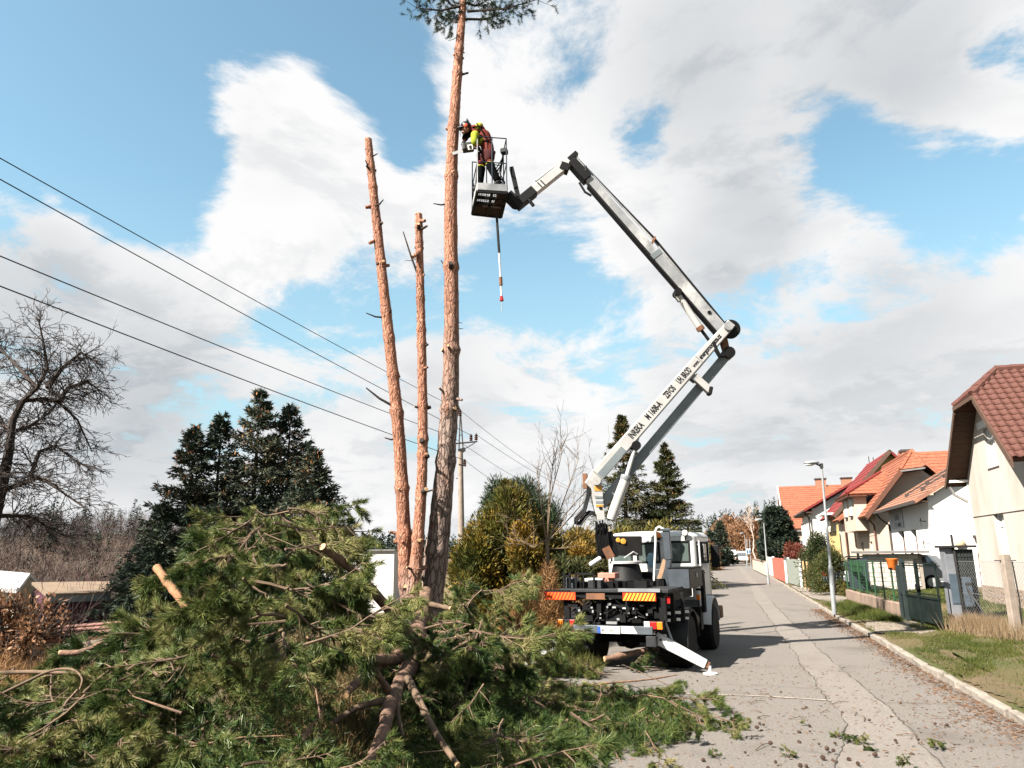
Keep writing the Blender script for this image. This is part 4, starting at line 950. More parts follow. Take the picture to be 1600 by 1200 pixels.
bush('olive_hedge', 'olive green hedge at the foot of the tall conifers', bpx(1010, 36), (3.2, 1.6, 3.5), 'juniper', 16000, .26, .07, .4, lumps=30, seed=7)
bush('olive_hedge', 'olive hedge continuing behind the cab towards the far road', bpx(1068, 52), (2.2, 2.2, 3.0), 'juniper', 12000, .3, .09, .4, lumps=26, seed=8)
bush('brown_hedge', 'rusty brown hedge on the left edge of the far road', bpx(1104, 88), (1.6, 4, 3.4), 'oak_brown', 7000, .4, .12, .3, lumps=22, seed=9)
for i, (px, pyt, D, R, lb) in enumerate(((786, 741, 40, 1.7, 'dark pine with tufted top peeping over the golden thuja'), (832, 752, 42, 2.2, 'broad dark pine crown behind the thujas'), (850, 775, 41, 1.8, 'small dark pine crown behind the bare young tree'))):
    b = on(px, 860, D); zt = dd(px, pyt, D).z
    bush('dark_pine', lb, (b[0], b[1], zt - 4.2), (R, R, 4.2), 'pine_needles_dark', 9000, .32, .05, .9, cat='tree', lumps=22, seed=20 + i, group='dark pines behind the thujas')

# far brown trees by the road end
def bare_tree(name, label, base, h, r, m, depth=5, seed=1, d=(0, 0, 1), group=None, fine=None, **k):
    rs = random.Random(seed); segs = []; T = thing(name, label, 'tree', base, 0, group)
    limbs((0, 0, -.1), d, h * .38, r, depth, segs, rs=rs, **k)
    obj('trunk', tree_mesh(segs, depth - 1, depth, lambda q: 7), m, T, smooth=True, local=True); obj('crown', tree_mesh(segs, 0, depth - 2), fine or m, T, local=True)
    return T
p = on(1168, 870, 150); bush('autumn_tree', 'rusty brown tree beyond the parked vans', (p[0], p[1], 0), (6.0, 5, 9), 'oak_brown', 6000, .7, .2, .5, cat='tree', lumps=24, seed=31)
p = on(1140, 870, 165); bush('autumn_tree', 'broad rusty brown tree left of the parked vans', (p[0], p[1], 0), (7, 5, 9.5), 'oak_brown', 7000, .7, .2, .5, cat='tree', lumps=26, seed=32)
p = on(1190, 870, 140); bush('autumn_tree', 'orange brown tree behind the far lamp post', (p[0], p[1], 0), (4.0, 4, 8), 'oak_brown', 5000, .6, .18, .5, cat='tree', lumps=20, seed=33)
p = on(1183, 870, 120); bare_tree('birch', 'pale bare birch at the far end of the road', (p[0], p[1], 0), 11, .14, 'bark_birch', 5, 5, up=.35, spread=.45, rmin=.02)

# right-hand shrubs
bush('juniper', 'golden green juniper shrub beside the near lamp post', (*G(1304, 930, .1)[:2], .1), (1.0, 1.3, 2.1), 'juniper', 12000, .11, .03, .3, lumps=30, seed=41)
bush('juniper', 'taller dark topped juniper behind the golden shrub', (*G(1285, 919, .1)[:2], .1), (1.15, 1.8, 3.1), 'conifer_green', 12000, .16, .05, .3, lumps=34, seed=42)
bush('juniper', 'yellow green juniper cushion at the end of the pavement', (*G(1280, 925, .1)[:2], .1), (.85, 1.4, 1.5), 'juniper', 8000, .11, .03, .3, lumps=26, seed=43)
bush('red_shrub', 'dark red leafed shrub before the farthest house', (*G(1248, 905, .1)[:2], .1), (1.1, 1.6, 2.6), 'red_leaf', 6000, .2, .07, .4, lumps=22, seed=44)

# young bare tree by the truck
def young():
    b = on(858, 990, 18.6); T = thing('young_tree', 'slender bare young tree with pale trunk left of the boom', 'tree', (b[0], b[1], 0))
    rs = random.Random(4); f = dd(858, 842, 18.6) - Vector((b[0], b[1], 0)); segs = []
    B = MB(); B.tube([(0, 0, 0), (.02, 0, f.z * .5), (0, 0, f.z)], [.06, .05, .045], 8); obj('trunk', B, 'bark_young', T, local=True, smooth=True)
    for px, py, r in ((865, 705, .022), (838, 730, .02), (905, 715, .022), (805, 845, .025), (925, 770, .02), (915, 830, .018), (880, 690, .02), (790, 790, .015), (945, 735, .015)):
        q = dd(px, py, 18.6 + rs.uniform(-.7, .7)) - Vector((b[0], b[1], 0)); q0 = Vector((0, 0, f.z * rs.uniform(.9, 1.0)))
        mid = q0.lerp(q, .45) + Vector((rs.gauss(0, .1), rs.gauss(0, .1), -.18 if py > 800 else .05))
        segs.append((3, [q0, mid, q0.lerp(q, .8), q], [r, r * .75, r * .5, .004]))
        for k in range(9):
            t = rs.uniform(.3, .98); s = mid.lerp(q, (t - .3) / .7) if t > .45 else q0.lerp(mid, t / .45)
            d = ((q - q0).normalized() * .8 + Vector((rs.gauss(0, .5), rs.gauss(0, .5), rs.gauss(.25, .35)))).normalized()
            limbs(s, d, rs.uniform(.3, .7), .008, 2, segs, rs=rs, spread=.5, up=.12, kids=(1, 3), rmin=.003)
    obj('crown', tree_mesh(segs, 0, 3, lambda q: 4), 'bark_young', T, local=True)
young()

# big old bare fruit tree at the left edge
def old_tree():
    D = 26; b = on(-8, 900, D); B0 = Vector(b); T = thing('bare_fruit_tree', 'gnarled leafless old fruit tree with drooping twigs at the left edge', 'tree', B0)
    rs = random.Random(12); segs = []
    L = lambda px, py, dD=0: dd(px - 14 - (8 if py > 640 and px < 45 else 0), py + 6, D + dD) - B0
    main = [L(-10, 930), L(2, 850), L(16, 790), L(28, 740), L(36, 700), L(42, 650), L(50, 620)]
    B = MB(); B.tube(main, [.27, .235, .205, .18, .15, .12, .10], 9); obj('trunk', B, 'bark_dark', T, local=True, smooth=True)
    arms = [[L(50, 620), L(75, 618, .5), L(105, 622, .8), L(135, 650, 1), L(158, 700, 1.2)], [L(50, 620), L(72, 600, -.4), L(88, 570, -.5), L(82, 530, -.6), L(74, 492, -.6)], [L(28, 760), L(60, 745, -.5), L(78, 740, -.8), L(110, 762, -1), L(150, 790, -1)],
            [L(40, 670), L(20, 650, .7), L(0, 620, 1), L(-30, 590, 1.5)], [L(40, 670), L(60, 660, 1), L(90, 640, 1.5), L(130, 590, 2)], [L(22, 730), L(5, 700, -.5), L(-30, 690, -1)], [L(88, 600), L(110, 570, .5), L(140, 545, 1), L(165, 560, 1.2)],
            [L(70, 600), L(45, 570, .6), L(20, 545, 1), L(10, 530, 1)], [L(60, 745), L(75, 700, .5), L(100, 690, 1), L(140, 720, 1)], [L(34, 715), L(14, 742, -1), L(-4, 760, -1), L(-40, 740, -2)], [L(105, 622), L(120, 600, .4), L(150, 590, .6), L(172, 605, .6)], [L(16, 800), L(60, 800, 1), L(110, 830, 1.5)]]
    for arm in arms:
        r = .09; n = len(arm); segs.append((4, arm, [r * (1 - .75 * i / (n - 1)) for i in range(n)]))
        for k in range(42):
            i = rs.randint(0, n - 2); t = rs.random(); q = arm[i].lerp(arm[i + 1], t); d = (arm[i + 1] - arm[i]).normalized()
            nd = (d * .5 + Vector((rs.gauss(0, .7), rs.gauss(0, .7), rs.gauss(.12, .5)))).normalized()
            limbs(q, nd, rs.uniform(.45, .95), .024 * (1 - .5 * (i + t) / n), 3, segs, rs=rs, spread=.75, up=.0, kids=(2, 3), shrink=.6, rmin=.0075, droop=.22)
    obj('limbs', tree_mesh(segs, 3, 4, lambda q: 6 if q > 3 else 4), 'bark_dark', T, local=True, smooth=True); obj('crown', tree_mesh(segs, 0, 2), 'bark_dark', T, local=True)
old_tree()

# ---- left hillside and far woods
def ridge(name, cols, D0, D1, m, zlow=-6):
    """a long hill: cols = (px, py of the crest)"""
    vs = []
    for px, py in cols:
        top = dd(px, py, D1); lo = dd(px, py, D0)
        for t in (0, .25, .5, .75, 1.0): p = lo.lerp(top, t); vs.append((p.x, p.y, zlow + (top.z - zlow) * sstep(0, 1, t)))
        q = top + (top - lo) * .8; vs.append((q.x, q.y, zlow))
    n = 6; b = MB(); b.add(vs, [(i * n + k, (i + 1) * n + k, (i + 1) * n + k + 1, i * n + k + 1) for i in range(len(cols) - 1) for k in range(n - 1)])
    return obj(name, b, m, kind='structure', smooth=True)
lh = [(-500, 850), (-200, 835), (0, 838), (60, 832), (110, 838), (160, 832), (220, 838), (300, 846), (420, 858), (560, 868), (720, 874)]
ridge('hillside', lh, 60, 170, 'hillside')
rh = [(480, 862), (650, 858), (900, 852), (1060, 842), (1110, 832), (1150, 824), (1190, 811), (1230, 802), (1300, 806), (1400, 820), (1600, 845), (1900, 850)]
ridge('far_hill', rh, 300, 520, 'hillside')
def wood_pts(tab, D0, D1, n, rng):
    out = []
    for _ in range(n):
        px = rng.uniform(tab[0][0], tab[-1][0]); t = rng.random(); py = interp(tab, px, 1); top = dd(px, py, D1); lo = dd(px, py, D0); p = lo.lerp(top, t)
        out.append((p.x, p.y, -6 + (top.z + 6) * sstep(0, 1, t)))
    return np.array(out)
rng = np.random.default_rng(3)
C = wood_pts([(-300, 850), *lh[2:-1]], 70, 175, 4200, rng)          # leafless trees as sprays of fine twigs
k = 34; P = np.repeat(C, k, 0); H = np.repeat(rng.uniform(2.0, 6.5, len(C)), k); s = rng.random(len(P)) ** .8; a = rng.uniform(0, 6.283, len(P)); ww = H * .30 * np.sin(np.clip(s * 1.1, 0, 1) * 3.0) * rng.random(len(P)) ** .5
P = P + np.stack([np.cos(a) * ww, np.sin(a) * ww, s * H * .8], 1); D = np.stack([np.cos(a) * .55, np.sin(a) * .55, np.full(len(P), .9)], 1) + rng.normal(size=P.shape) * .3
tag(obj('bare_woods', blades(P, D, H * .26, .055, rng), 'far_brush', kind='stuff'), 'reddish brown leafless woods on the left hillside', 'woods')
def far_wood(name, label, tab, D0, D1, n, hmin, hmax, seed, k=26, wk=.10):
    rng = np.random.default_rng(seed); C = wood_pts(tab, D0, D1, n, rng)
    P = np.repeat(C, k, 0); H = np.repeat(rng.uniform(hmin, hmax, len(C)), k); t = np.tile(np.linspace(.05, .97, k), len(C)); a = rng.uniform(0, 6.283, len(P)); R = H * .20 * (1 - t) ** .8 + .1
    P = P + np.stack([np.cos(a) * R * .3, np.sin(a) * R * .3, H * t], 1); D = np.stack([np.cos(a), np.sin(a), np.full(len(P), -.35)], 1)
    tag(obj(name, blades(P, D, R + .5 * wk * 10, H * wk, rng), 'far_conifer', kind='stuff'), label, 'forest')
far_wood('far_forest', 'dark conifer forest on the distant hill above the road end', rh[2:], 380, 520, 1500, 8, 15, 8)
far_wood('far_treeline', 'thin dark line of distant trees on the horizon behind the pines', [(420, 866), (560, 862), (720, 860), (900, 855)], 260, 330, 700, 5, 10, 9)
far_wood('hill_conifers', 'scattered dark conifers among the brown woods on the left hill', lh[2:8], 95, 172, 70, 5, 9, 10, 150, .028)
# trees and shrubs in the valley on the left
for i, (px, D, R, h, lb) in enumerate(((120, 44, 1.9, 2.6, 'round dark green yew left of the pale birch'), (75, 43, 1.9, 2.2, 'lower dark green yew behind the flat roofed shed'))):
    b = on(px, 900, D); bush('yew', lb, b, (R, R, h + .5 - b[2] * .55), 'spruce_needles', 7000, .28, .08, .3, lumps=22, seed=50 + i)
b = on(215, 900, 33); bush('dark_evergreen', 'dark evergreen mass left of the spruces', b, (1.7, 1.7, 4.6), 'spruce_needles', 12000, .25, .07, .2, cat='tree', lumps=30, seed=53)
b = on(172, 920, 38); bare_tree('pale_birch', 'pale bare birch standing by the flat roofed shed', b, 6.6, .10, 'bark_birch', 5, 8, d=(.12, 0, 1), up=.3, spread=.5, rmin=.010)
for i, (px, D, R, h, m, lb) in enumerate(((150, 30, 2.0, 2.4, 'twig_red', 'thicket of thin reddish bare stems before the flat roofed shed'), (20, 14.5, 1.5, 1.2, 'oak_brown', 'shrub holding curled brown dead leaves at the left edge'))):
    b = on(px, 930, D); rs = random.Random(i)
    if i == 0:
        segs = []; T = thing('red_stem_shrub', lb, 'shrub', (b[0], b[1], b[2]))
        for k in range(110):
            q = Vector((rs.gauss(0, R * .55), rs.gauss(0, .7), 0)); segs.append((1, [q, q + Vector((rs.gauss(0, .25), rs.gauss(0, .2), h * .6)), q + Vector((rs.gauss(0, .5), rs.gauss(0, .4), h * rs.uniform(1.0, 1.7)))], [.02, .014, .006]))
        obj('stems', tree_mesh(segs, 0, 1, lambda q: 3), m, T, local=True, kind='stuff')
    else:
        T = bush('brown_leaf_shrub', lb, (b[0], b[1], dd(20, 1000, D).z - .3), (1.6, 1.0, 1.25), m, 2600, .10, .06, .1, lumps=18, seed=60)
        segs = []
        for k in range(60): limbs((rs.gauss(0, .6), rs.gauss(0, .4), 0), (rs.gauss(0, .6), rs.gauss(0, .4), 1), rs.uniform(.5, .9), .012, 2, segs, rs=rs, spread=.8, rmin=.004)
        obj('branches', tree_mesh(segs, 0, 2), 'bark_dark', T, local=True)
# dry rusty scrub between heap and truck
def scrub(name, label, px0, px1, D0, D1, n, h, m, seed):
    rng = np.random.default_rng(seed); P = []
    for _ in range(n):
        u = rng.beta(1.8, 1.8); p = dd(px0 + (px1 - px0) * u, 900, rng.uniform(D0, D1)); hh = h * (.45 + .55 * math.sin(u * 3.14)) * (.7 + .3 * math.sin(u * 23 + seed)); P.append((p.x, p.y, rng.random() ** 1.3 * hh * .8))
    P = np.array(P); D = rng.normal(size=P.shape) * .8; D[:, 2] = np.abs(D[:, 2]) + .3
    tag(obj(name, blades(P, D, rng.uniform(.1, .34, n), .014, rng), m, kind='stuff'), label, 'scrub')
scrub('dry_scrub', 'rusty dry scrub between the branch heap and the truck', 780, 925, 17.2, 21.5, 44000, 2.3, 'dry_brush', 71)
scrub('dry_weeds', 'tan dry weeds under the branches at the left', -40, 260, 9.5, 14, 9000, .7, 'dry_brush', 72)
scrub('rough_grass', 'rough green grass by the left wheel of the truck', 840, 935, 13.5, 16.5, 7000, .22, 'grass_blades', 73)

scrub('weeds_behind', 'green and tan weeds on the ground behind the branch heap', 360, 660, 10.8, 17.5, 16000, .75, 'weed_mix', 74)
scrub('weeds_low', 'low tangle of weeds under the crooked pine top', 400, 640, 7.0, 11.5, 9000, .35, 'weed_mix', 75)
# ------------------------------------------------------------------ the lift truck
mat('truck_white', (.60, .60, .59), (.52, .52, .51), scale=3, rough=.35, spec=.5, c3=(.33, .30, .265), s3=3.5, l3=.55, h3=.8)
mat('truck_grey', (.22, .23, .24), (.16, .17, .18), scale=4, rough=.45, spec=.5, c3=(.11, .105, .10), s3=3)
mat('boom_white', (.44, .43, .415), (.36, .352, .34), scale=2.5, rough=.4, spec=.5, c3=(.22, .205, .19), s3=2.6, l3=.6, h3=.78)
mat('boom_grey', (.30, .305, .31), (.21, .215, .22), scale=3, rough=.45, spec=.5, metal=.2, c3=(.5, .5, .49), s3=1.3, l3=.5, h3=.66)
mat('bumper_grey', (.085, .10, .112), (.06, .072, .08), scale=4, rough=.5, c3=(.05, .05, .05), s3=3); mat('link_grey', (.16, .185, .195), (.125, .145, .155), scale=3, rough=.5, spec=.4)
mat('dark_metal', (.0055, .0055, .006), (.003, .003, .0032), scale=6, rough=.6, spec=.14, c3=(.016, .014, .012), s3=4, l3=.6, h3=.75)
mat('deck_metal', (.03, .032, .035), (.012, .0125, .0135), scale=4, rough=.6)
mat('box_bluegrey', (.055, .066, .078), (.04, .048, .056), scale=4, rough=.45)
mat('box_dark', (.013, .012, .0115), (.007, .0065, .006), scale=4, rough=.5)
mat('rubber', (.005, .0049, .0049), (.010, .0092, .0087), scale=12, rough=.85, bump=.4, bscale=60)
mat('rim_grey', (.05, .05, .052), (.025, .025, .025), scale=6, rough=.6)
mat('warn_orange', (.75, .17, .03), (.66, .13, .025), scale=3, rough=.4); mat('warn_yellow', (.80, .42, .05), (.75, .36, .04), scale=3, rough=.4); mat('warn_red', (.62, .045, .02), (.5, .035, .018), scale=3, rough=.4)
mat('lamp_red', (.45, .02, .02), (.3, .015, .015), scale=5, rough=.25); mat('lamp_orange', (.75, .20, .02), (.62, .15, .015), scale=5, rough=.25)
mat('plate_white', (.75, .74, .70), (.68, .66, .62), scale=5, rough=.5); mat('plate_blue', (.03, .09, .35), rough=.5)
mat('winch_pink', (.45, .20, .15), (.36, .15, .11), scale=4, rough=.6)
mat('rust', (.22, .10, .05), (.13, .065, .04), scale=6, rough=.85); mat('rust_dark', (.05, .026, .016), (.025, .015, .011), scale=6, rough=.9); mat('hose', (.006, .006, .0065), rough=.6)
mat('timber', (.30, .19, .12), (.22, .14, .09), scale=8, rough=.9)
mat('sticker_yellow', (.6, .3, .05), rough=.5); mat('sticker_blue', (.25, .27, .33), rough=.5)
mat('bottle_blue', (.25, .40, .48), (.2, .34, .42), rough=.3)
glassmat('cab_glass', (.05, .065, .06), .03)

TA = rad(7.5); TO = Vector((-2.02, 15.05, 0))
truck = thing('lift_truck', 'white and black lift truck with outriggers down and tall folding boom', 'truck', TO, -TA)
def tpart(name, b, m, parent=truck, **k): return obj(name, b, m, parent, local=True, **k)
def BX(*a): return MB().bx(*a)
def build_truck():
    # chassis
    b = MB(); b.bx(-.55, -.40, -.95, 3.6, .62, .84); b.bx(.25, .40, -.95, 3.6, .62, .84)
    for y in (-.6, .6, 1.4, 2.3): b.bx(-.40, .25, y, y + .1, .64, .80)
    b.cyl((-.95, 0, .48), (.85, 0, .48), .08, 10); b.cyl((-.9, 2.82, .46), (.85, 2.82, .46), .07, 10); b.ball((-.1, 0, .48), .2, 10); b.cyl((-.1, .1, .5), (-.1, 2.0, .66), .05, 8)
    tpart('chassis', b, 'dark_metal', bevel=.01)
    # deck and the dark works under it
    tpart('deck', BX(-1.15, .92, -1.05, 1.62, 1.385, 1.445), 'deck_metal', bevel=.008)
    tpart('deck_frame', MB().bx(-1.1, .85, -1.0, -.92, 1.27, 1.38).bx(-1.1, -.98, -1.0, -.92, .9, 1.27).bx(.72, .85, -1.0, -.92, .9, 1.27).bx(-.45, -.36, -1.0, -.92, 1.0, 1.27).bx(.1, .18, -1.0, -.92, 1.0, 1.27).bx(-1.1, -1.02, -.92, 1.5, 1.2, 1.38).bx(.77, .85, -.92, 1.5, 1.2, 1.38).bx(-.5, .3, -.9, 1.5, .86, 1.2), 'dark_metal', bevel=.008)
    b = MB()
    for i in range(60):
        x, y, z = random.uniform(-.95, .72), random.uniform(-.96, -.55), random.uniform(.84, 1.26)
        b.box((x, y, z), (random.uniform(.05, .22), random.uniform(.04, .2), random.uniform(.03, .16)), Matrix.Rotation(random.uniform(-.4, .4), 3, 'Z'))
    for i in range(22):
        x = random.uniform(-.9, .6); z = random.uniform(.9, 1.3); b.tube([(x, -.95, z), (x + random.uniform(-.2, .2), -.98, z - .12), (x + random.uniform(-.4, .4), -.9, z + random.uniform(-.1, .1))], .016, 6)
    tpart('valves_and_hoses', b, 'dark_metal', kind='stuff')
    b = MB()
    for i in range(16): b.box((random.uniform(-.8, .6), -.985, random.uniform(.9, 1.22)), (random.uniform(.02, .07), .03, random.uniform(.02, .05)))
    tpart('valve_fittings', b, 'boom_grey', kind='stuff')
    # bumper, plates, lights
    tpart('bumper', BX(-.90, .60, -1.06, -.98, .66, .80), 'bumper_grey', bevel=.01)
    p = tpart('number_plate', BX(-.42, .0, -1.075, -1.062, .665, .79), 'plate_white'); tpart('plate_band', BX(-.42, -.36, -1.079, -1.0755, .668, .787), 'plate_blue', p)
    W = ROOTW[truck.name]; xd = W.to_3x3() @ Vector((1, 0, 0))
    text_obj('4K7 0601', W @ Vector((-.35, -1.0765, .685)), xd, (0, 0, 1), .115, 'black_paint', p, sx=.62)
    tpart('side_sticker', MB().prism([(.02, -1.066, .675), (.32, -1.066, .675), (.25, -1.066, .795), (.02, -1.066, .795)], (0, .004, 0)), 'plate_white')
    tpart('plate_lamp', BX(-.25, -.05, -1.08, -1.0, .83, .87), 'boom_grey')
    for x0, s in ((-1.23, 1), (.42, -1)):
        h = tpart('rear_light', BX(x0, x0 + .38, -1.02, -.92, .745, .895), 'dark_metal', bevel=.012)
        xs = (x0 + .02, x0 + .13, x0 + .25, x0 + .36)
        cl = ('lamp_orange', 'dark_metal', 'lamp_red') if s == 1 else ('plate_white', 'lamp_red', 'lamp_orange')
        for i in range(3): tpart('lens', BX(xs[i] + .004, xs[i + 1] - .004, -1.04, -1.02, .755, .885), cl[i], h, bevel=.008)
    # warning boards with slanted stripes
    for x0, x1 in ((-1.44, -.82), (.09, .70)):
        wbd = tpart('warning_board', BX(x0, x1, -1.10, -1.08, 1.245, 1.385), 'warn_red')
        n = 9
        for k in range(n):
            a = x0 + (x1 - x0) * k / n; w = (x1 - x0) / n * .55; sh = .07
            q = [(min(x1, max(x0, a)), 1.25), (min(x1, max(x0, a + w)), 1.25), (min(x1, a + w + sh), 1.38), (min(x1, a + sh), 1.38)]
            tpart('stripe', MB().prism([(x, -1.104, z) for x, z in q], (0, .003, 0)), 'warn_orange' if x0 < 0 else 'warn_yellow', wbd)
    tpart('board_arm', MB().bx(-1.44, -.95, -1.08, -1.0, 1.385, 1.42), 'dark_metal')
    tpart('deck_edge', BX(.0, .78, -1.09, -1.055, 1.40, 1.46), 'truck_grey')
    tpart('tread_plate', BX(-.62, -.26, -1.075, -1.055, 1.26, 1.37), 'rust')
    # wheels
    for x, y, dual in ((-.93, 0, 1), (.82, 0, 1), (-.98, 2.82, 0), (.88, 2.82, 0)):
        s = 1 if x > 0 else -1; w = .20 if not dual else .27; R = .48 if dual else .47; cx = x
        prof = [(R * .62, -w), (R * .9, -w), (R * .985, -w * .8), (R, -w * .5), (R, w * .5), (R * .985, w * .8), (R * .9, w), (R * .62, w)]
        t = tpart('wheel', MB().lathe((cx, y, R), (s, 0, 0), prof, 32), 'rubber', smooth=True)
        b = MB()
        for k in range(36):
            a = 2 * math.pi * k / 36
            for j in (-1, 1): b.box((cx + j * w * .45 * s, y + math.cos(a + j * .05) * (R + .006), R + math.sin(a + j * .05) * (R + .006)), (w * .62, .045, .022), Matrix.Rotation(a - math.pi / 2, 3, 'X') @ Matrix.Rotation(.25 * j, 3, 'Z'))
        tpart('tread', b, 'rubber', t, kind='stuff')
        b = MB().lathe((cx, y, R), (s, 0, 0), [(.02, w * .55), (.10, w * .58), (.12, w * .3), (R * .5, w * .25), (R * .56, w * .8), (R * .63, w * .97), (R * .63, w * .8)], 28); b.lathe((cx, y, R), (s, 0, 0), [(.09, w * .5), (.085, w * .8), (.03, w * .85)], 14)
        for k in range(8):
            a = k * math.pi / 4; b.cyl((cx + s * w * .25, y + math.cos(a) * .16, R + math.sin(a) * .16), (cx + s * w * .42, y + math.cos(a) * .16, R + math.sin(a) * .16), .016, 6)
        tpart('rim', b, 'rim_grey', t, smooth=True)
    # mudguards
    for x0, x1 in ((-1.25, -.6), (.52, 1.12)):
        b = MB(); k = 14; vs = []
        for i in range(k + 1):
            a = math.pi * (-.02 + 1.0 * i / k); vs += [(x0, -math.cos(a) * .58, .46 + math.sin(a) * .58), (x1, -math.cos(a) * .58, .46 + math.sin(a) * .58)]
        for i in range(k + 1):
            a = math.pi * (-.02 + 1.0 * i / k); vs += [(x0, -math.cos(a) * .555, .46 + math.sin(a) * .555), (x1, -math.cos(a) * .555, .46 + math.sin(a) * .555)]
        o = 2 * (k + 1); fs = []
        for i in range(k): fs += [(2 * i, 2 * i + 1, 2 * i + 3, 2 * i + 2), (o + 2 * i, o + 2 * i + 2, o + 2 * i + 3, o + 2 * i + 1), (2 * i + 1, o + 2 * i + 1, o + 2 * i + 3, 2 * i + 3), (2 * i, 2 * i + 2, o + 2 * i + 2, o + 2 * i)]
        b.add(vs, fs); tpart('mudguard', b, 'box_dark', smooth=True)
    # side shelf with pale stickers, tank and step box between the wheels
    tpart('side_bracket', MB().bx(.72, .80, -.95, -.87, .85, 1.3).bx(.86, .93, -.7, -.62, .85, 1.36).bx(1.0, 1.06, -.45, -.37, .85, 1.36), 'dark_metal', bevel=.006)
    b = MB()
    for x, y in ((.8, -.88), (.93, -.63), (1.03, -.38)): b.bx(x, x + .1, y - .012, y, 1.0, 1.05); b.bx(x + .02, x + .09, y - .012, y, .88, .93)
    tpart('pale_tag', b, 'plate_white')
    tpart('fuel_tank', MB().cyl((.72, .75, .72), (.72, 1.5, .72), .26, 20), 'box_dark', smooth=True)
    tpart('battery_box', BX(.55, 1.0, 1.5, 1.75, .52, .98), 'dark_metal', bevel=.01)
    tpart('side_lamp', BX(1.0, 1.06, 1.15, 1.25, 1.14, 1.24), 'lamp_orange'); tpart('rear_reflector', BX(.78, .92, -.96, -.93, 1.2, 1.32), 'lamp_red')
    tpart('mud_flap', MB().bx(-1.15, -.62, -.72, -.69, .34, .74), 'rubber'); tpart('tow_hitch', MB().bx(.48, .66, -1.1, -.95, .46, .64), 'deck_metal', bevel=.01)
    # toolboxes behind the cab
    tpart('tool_box', BX(.22, .62, .95, 1.2, 1.45, 1.76), 'box_bluegrey', bevel=.01)
    t = tpart('side_tool_box', BX(.64, 1.06, .25, 1.62, 1.40, 1.78), 'box_dark', bevel=.012)
    tpart('lid', BX(.63, 1.08, .24, 1.63, 1.782, 1.80), 'dark_metal', t); tpart('latch', BX(1.06, 1.08, .9, 1.0, 1.6, 1.68), 'boom_grey', t); tpart('rear_cover', BX(.645, 1.05, .242, .249, 1.41, 1.77), 'box_bluegrey', t)
    tpart('cage', MB().bx(1.0, 1.07, 1.64, 1.7, .9, 1.72).bx(1.0, 1.07, 1.78, 1.84, .9, 1.72).bx(.9, 1.07, 1.64, 1.84, .86, .9).bx(.9, 1.07, 1.64, 1.84, 1.3, 1.34), 'dark_metal')
    # cab
    cb = MB(); x0, x1, y0, y1 = -1.08, .92, 1.86, 3.75
    hole_r = [(-.98, -.50, 1.88, 2.30), (-.38, .12, 1.88, 2.30), (.32, .78, 1.88, 2.32)]
    wall_with_holes(cb, 'X', y0, x0 + .12, x1 - .10, 1.10, 2.42, hole_r, .05)
    side = [(y0 + .10, 2.52, 1.86, 2.30), (2.62, 3.36, 1.86, 2.30)]
    for xx in (x0, x1 - .05):
        wall_with_holes(cb, 'Y', xx, y0 + .10, y1 - .25, 1.10, 2.42, side, .05)
    wall_with_holes(cb, 'X', y1 - .08, x0 + .1, x1 - .1, 1.1, 2.42, [(x0 + .2, x1 - .2, 1.75, 2.32)], .05)
    for xx, yy in ((x0 + .12, y0 + .12), (x1 - .12, y0 + .12), (x0 + .14, y1 - .17), (x1 - .14, y1 - .17)): cb.tube([(xx, yy, 1.1), (xx, yy, 2.42)], .12, 18)
    cab_ = tpart('cab', cb, 'truck_white', smooth=True)
    b = MB(); cx, cy = (x0 + x1) / 2, (y0 + y1) / 2; pr = [(1.0, 2.40), (1.015, 2.43), (.985, 2.48), (.90, 2.53), (.6, 2.565), (.0, 2.58)]; k = 28; vs = []
    for s_, z in pr:
        for i in range(k):
            a = 2 * math.pi * i / k; c_, s2 = math.cos(a), math.sin(a); e = .28
            vs.append((cx + math.copysign(abs(c_) ** e, c_) * (x1 - x0) / 2 * s_, cy + math.copysign(abs(s2) ** e, s2) * (y1 - y0) / 2 * s_, z))
    b.add(vs, [(j * k + i, j * k + (i + 1) % k, (j + 1) * k + (i + 1) % k, (j + 1) * k + i) for j in range(len(pr) - 1) for i in range(k)]); tpart('cab_roof', b, 'truck_white', smooth=True)
    b = MB(); b.bx(x0 + .04, x1 - .04, y0 + .03, y0 + .07, 2.36, 2.395); tpart('rain_gutter', b, 'truck_grey')
    for (a0, a1, z0, z1) in hole_r:
        f = MB(); 
        for q in ((a0 - .02, a0 + .025, z0 - .02, z1 + .02), (a1 - .025, a1 + .02, z0 - .02, z1 + .02), (a0 + .025, a1 - .025, z0 - .02, z0 + .025), (a0 + .025, a1 - .025, z1 - .025, z1 + .02)): f.bx(q[0], q[1], y0 - .012, y0 + .03, q[2], q[3])
        fo = tpart('rear_window', f, 'rubber', bevel=.012); tpart('pane', BX(a0 + .02, a1 - .02, y0 + .008, y0 + .016, z0 + .02, z1 - .02), 'cab_glass', fo)
    for xx, s in ((x1, 1), (x0, -1)):
        for (a0, a1, z0, z1) in side:
            f = MB()
            for q in ((a0 - .02, a0 + .025, z0 - .02, z1 + .02), (a1 - .025, a1 + .02, z0 - .02, z1 + .02), (a0 + .025, a1 - .025, z0 - .02, z0 + .025), (a0 + .025, a1 - .025, z1 - .025, z1 + .02)): f.bx(xx - .03 * s, xx + .012 * s, q[0], q[1], q[2], q[3])
            fo = tpart('side_window', f, 'rubber', bevel=.012); tpart('pane', BX(xx - .02 * s, xx - .012 * s, a0 + .02, a1 - .02, z0 + .02, z1 - .02), 'cab_glass', fo)
    f = BX(x0 + .2, x1 - .2, y1 - .02, y1, 1.75, 2.32); tpart('windscreen', f, 'cab_glass')
    # lower cab: door skin, arch, bumper
    b = MB(); n = 12; prof = [(1.86, 1.1), (1.86, .75), (2.22, .62)]
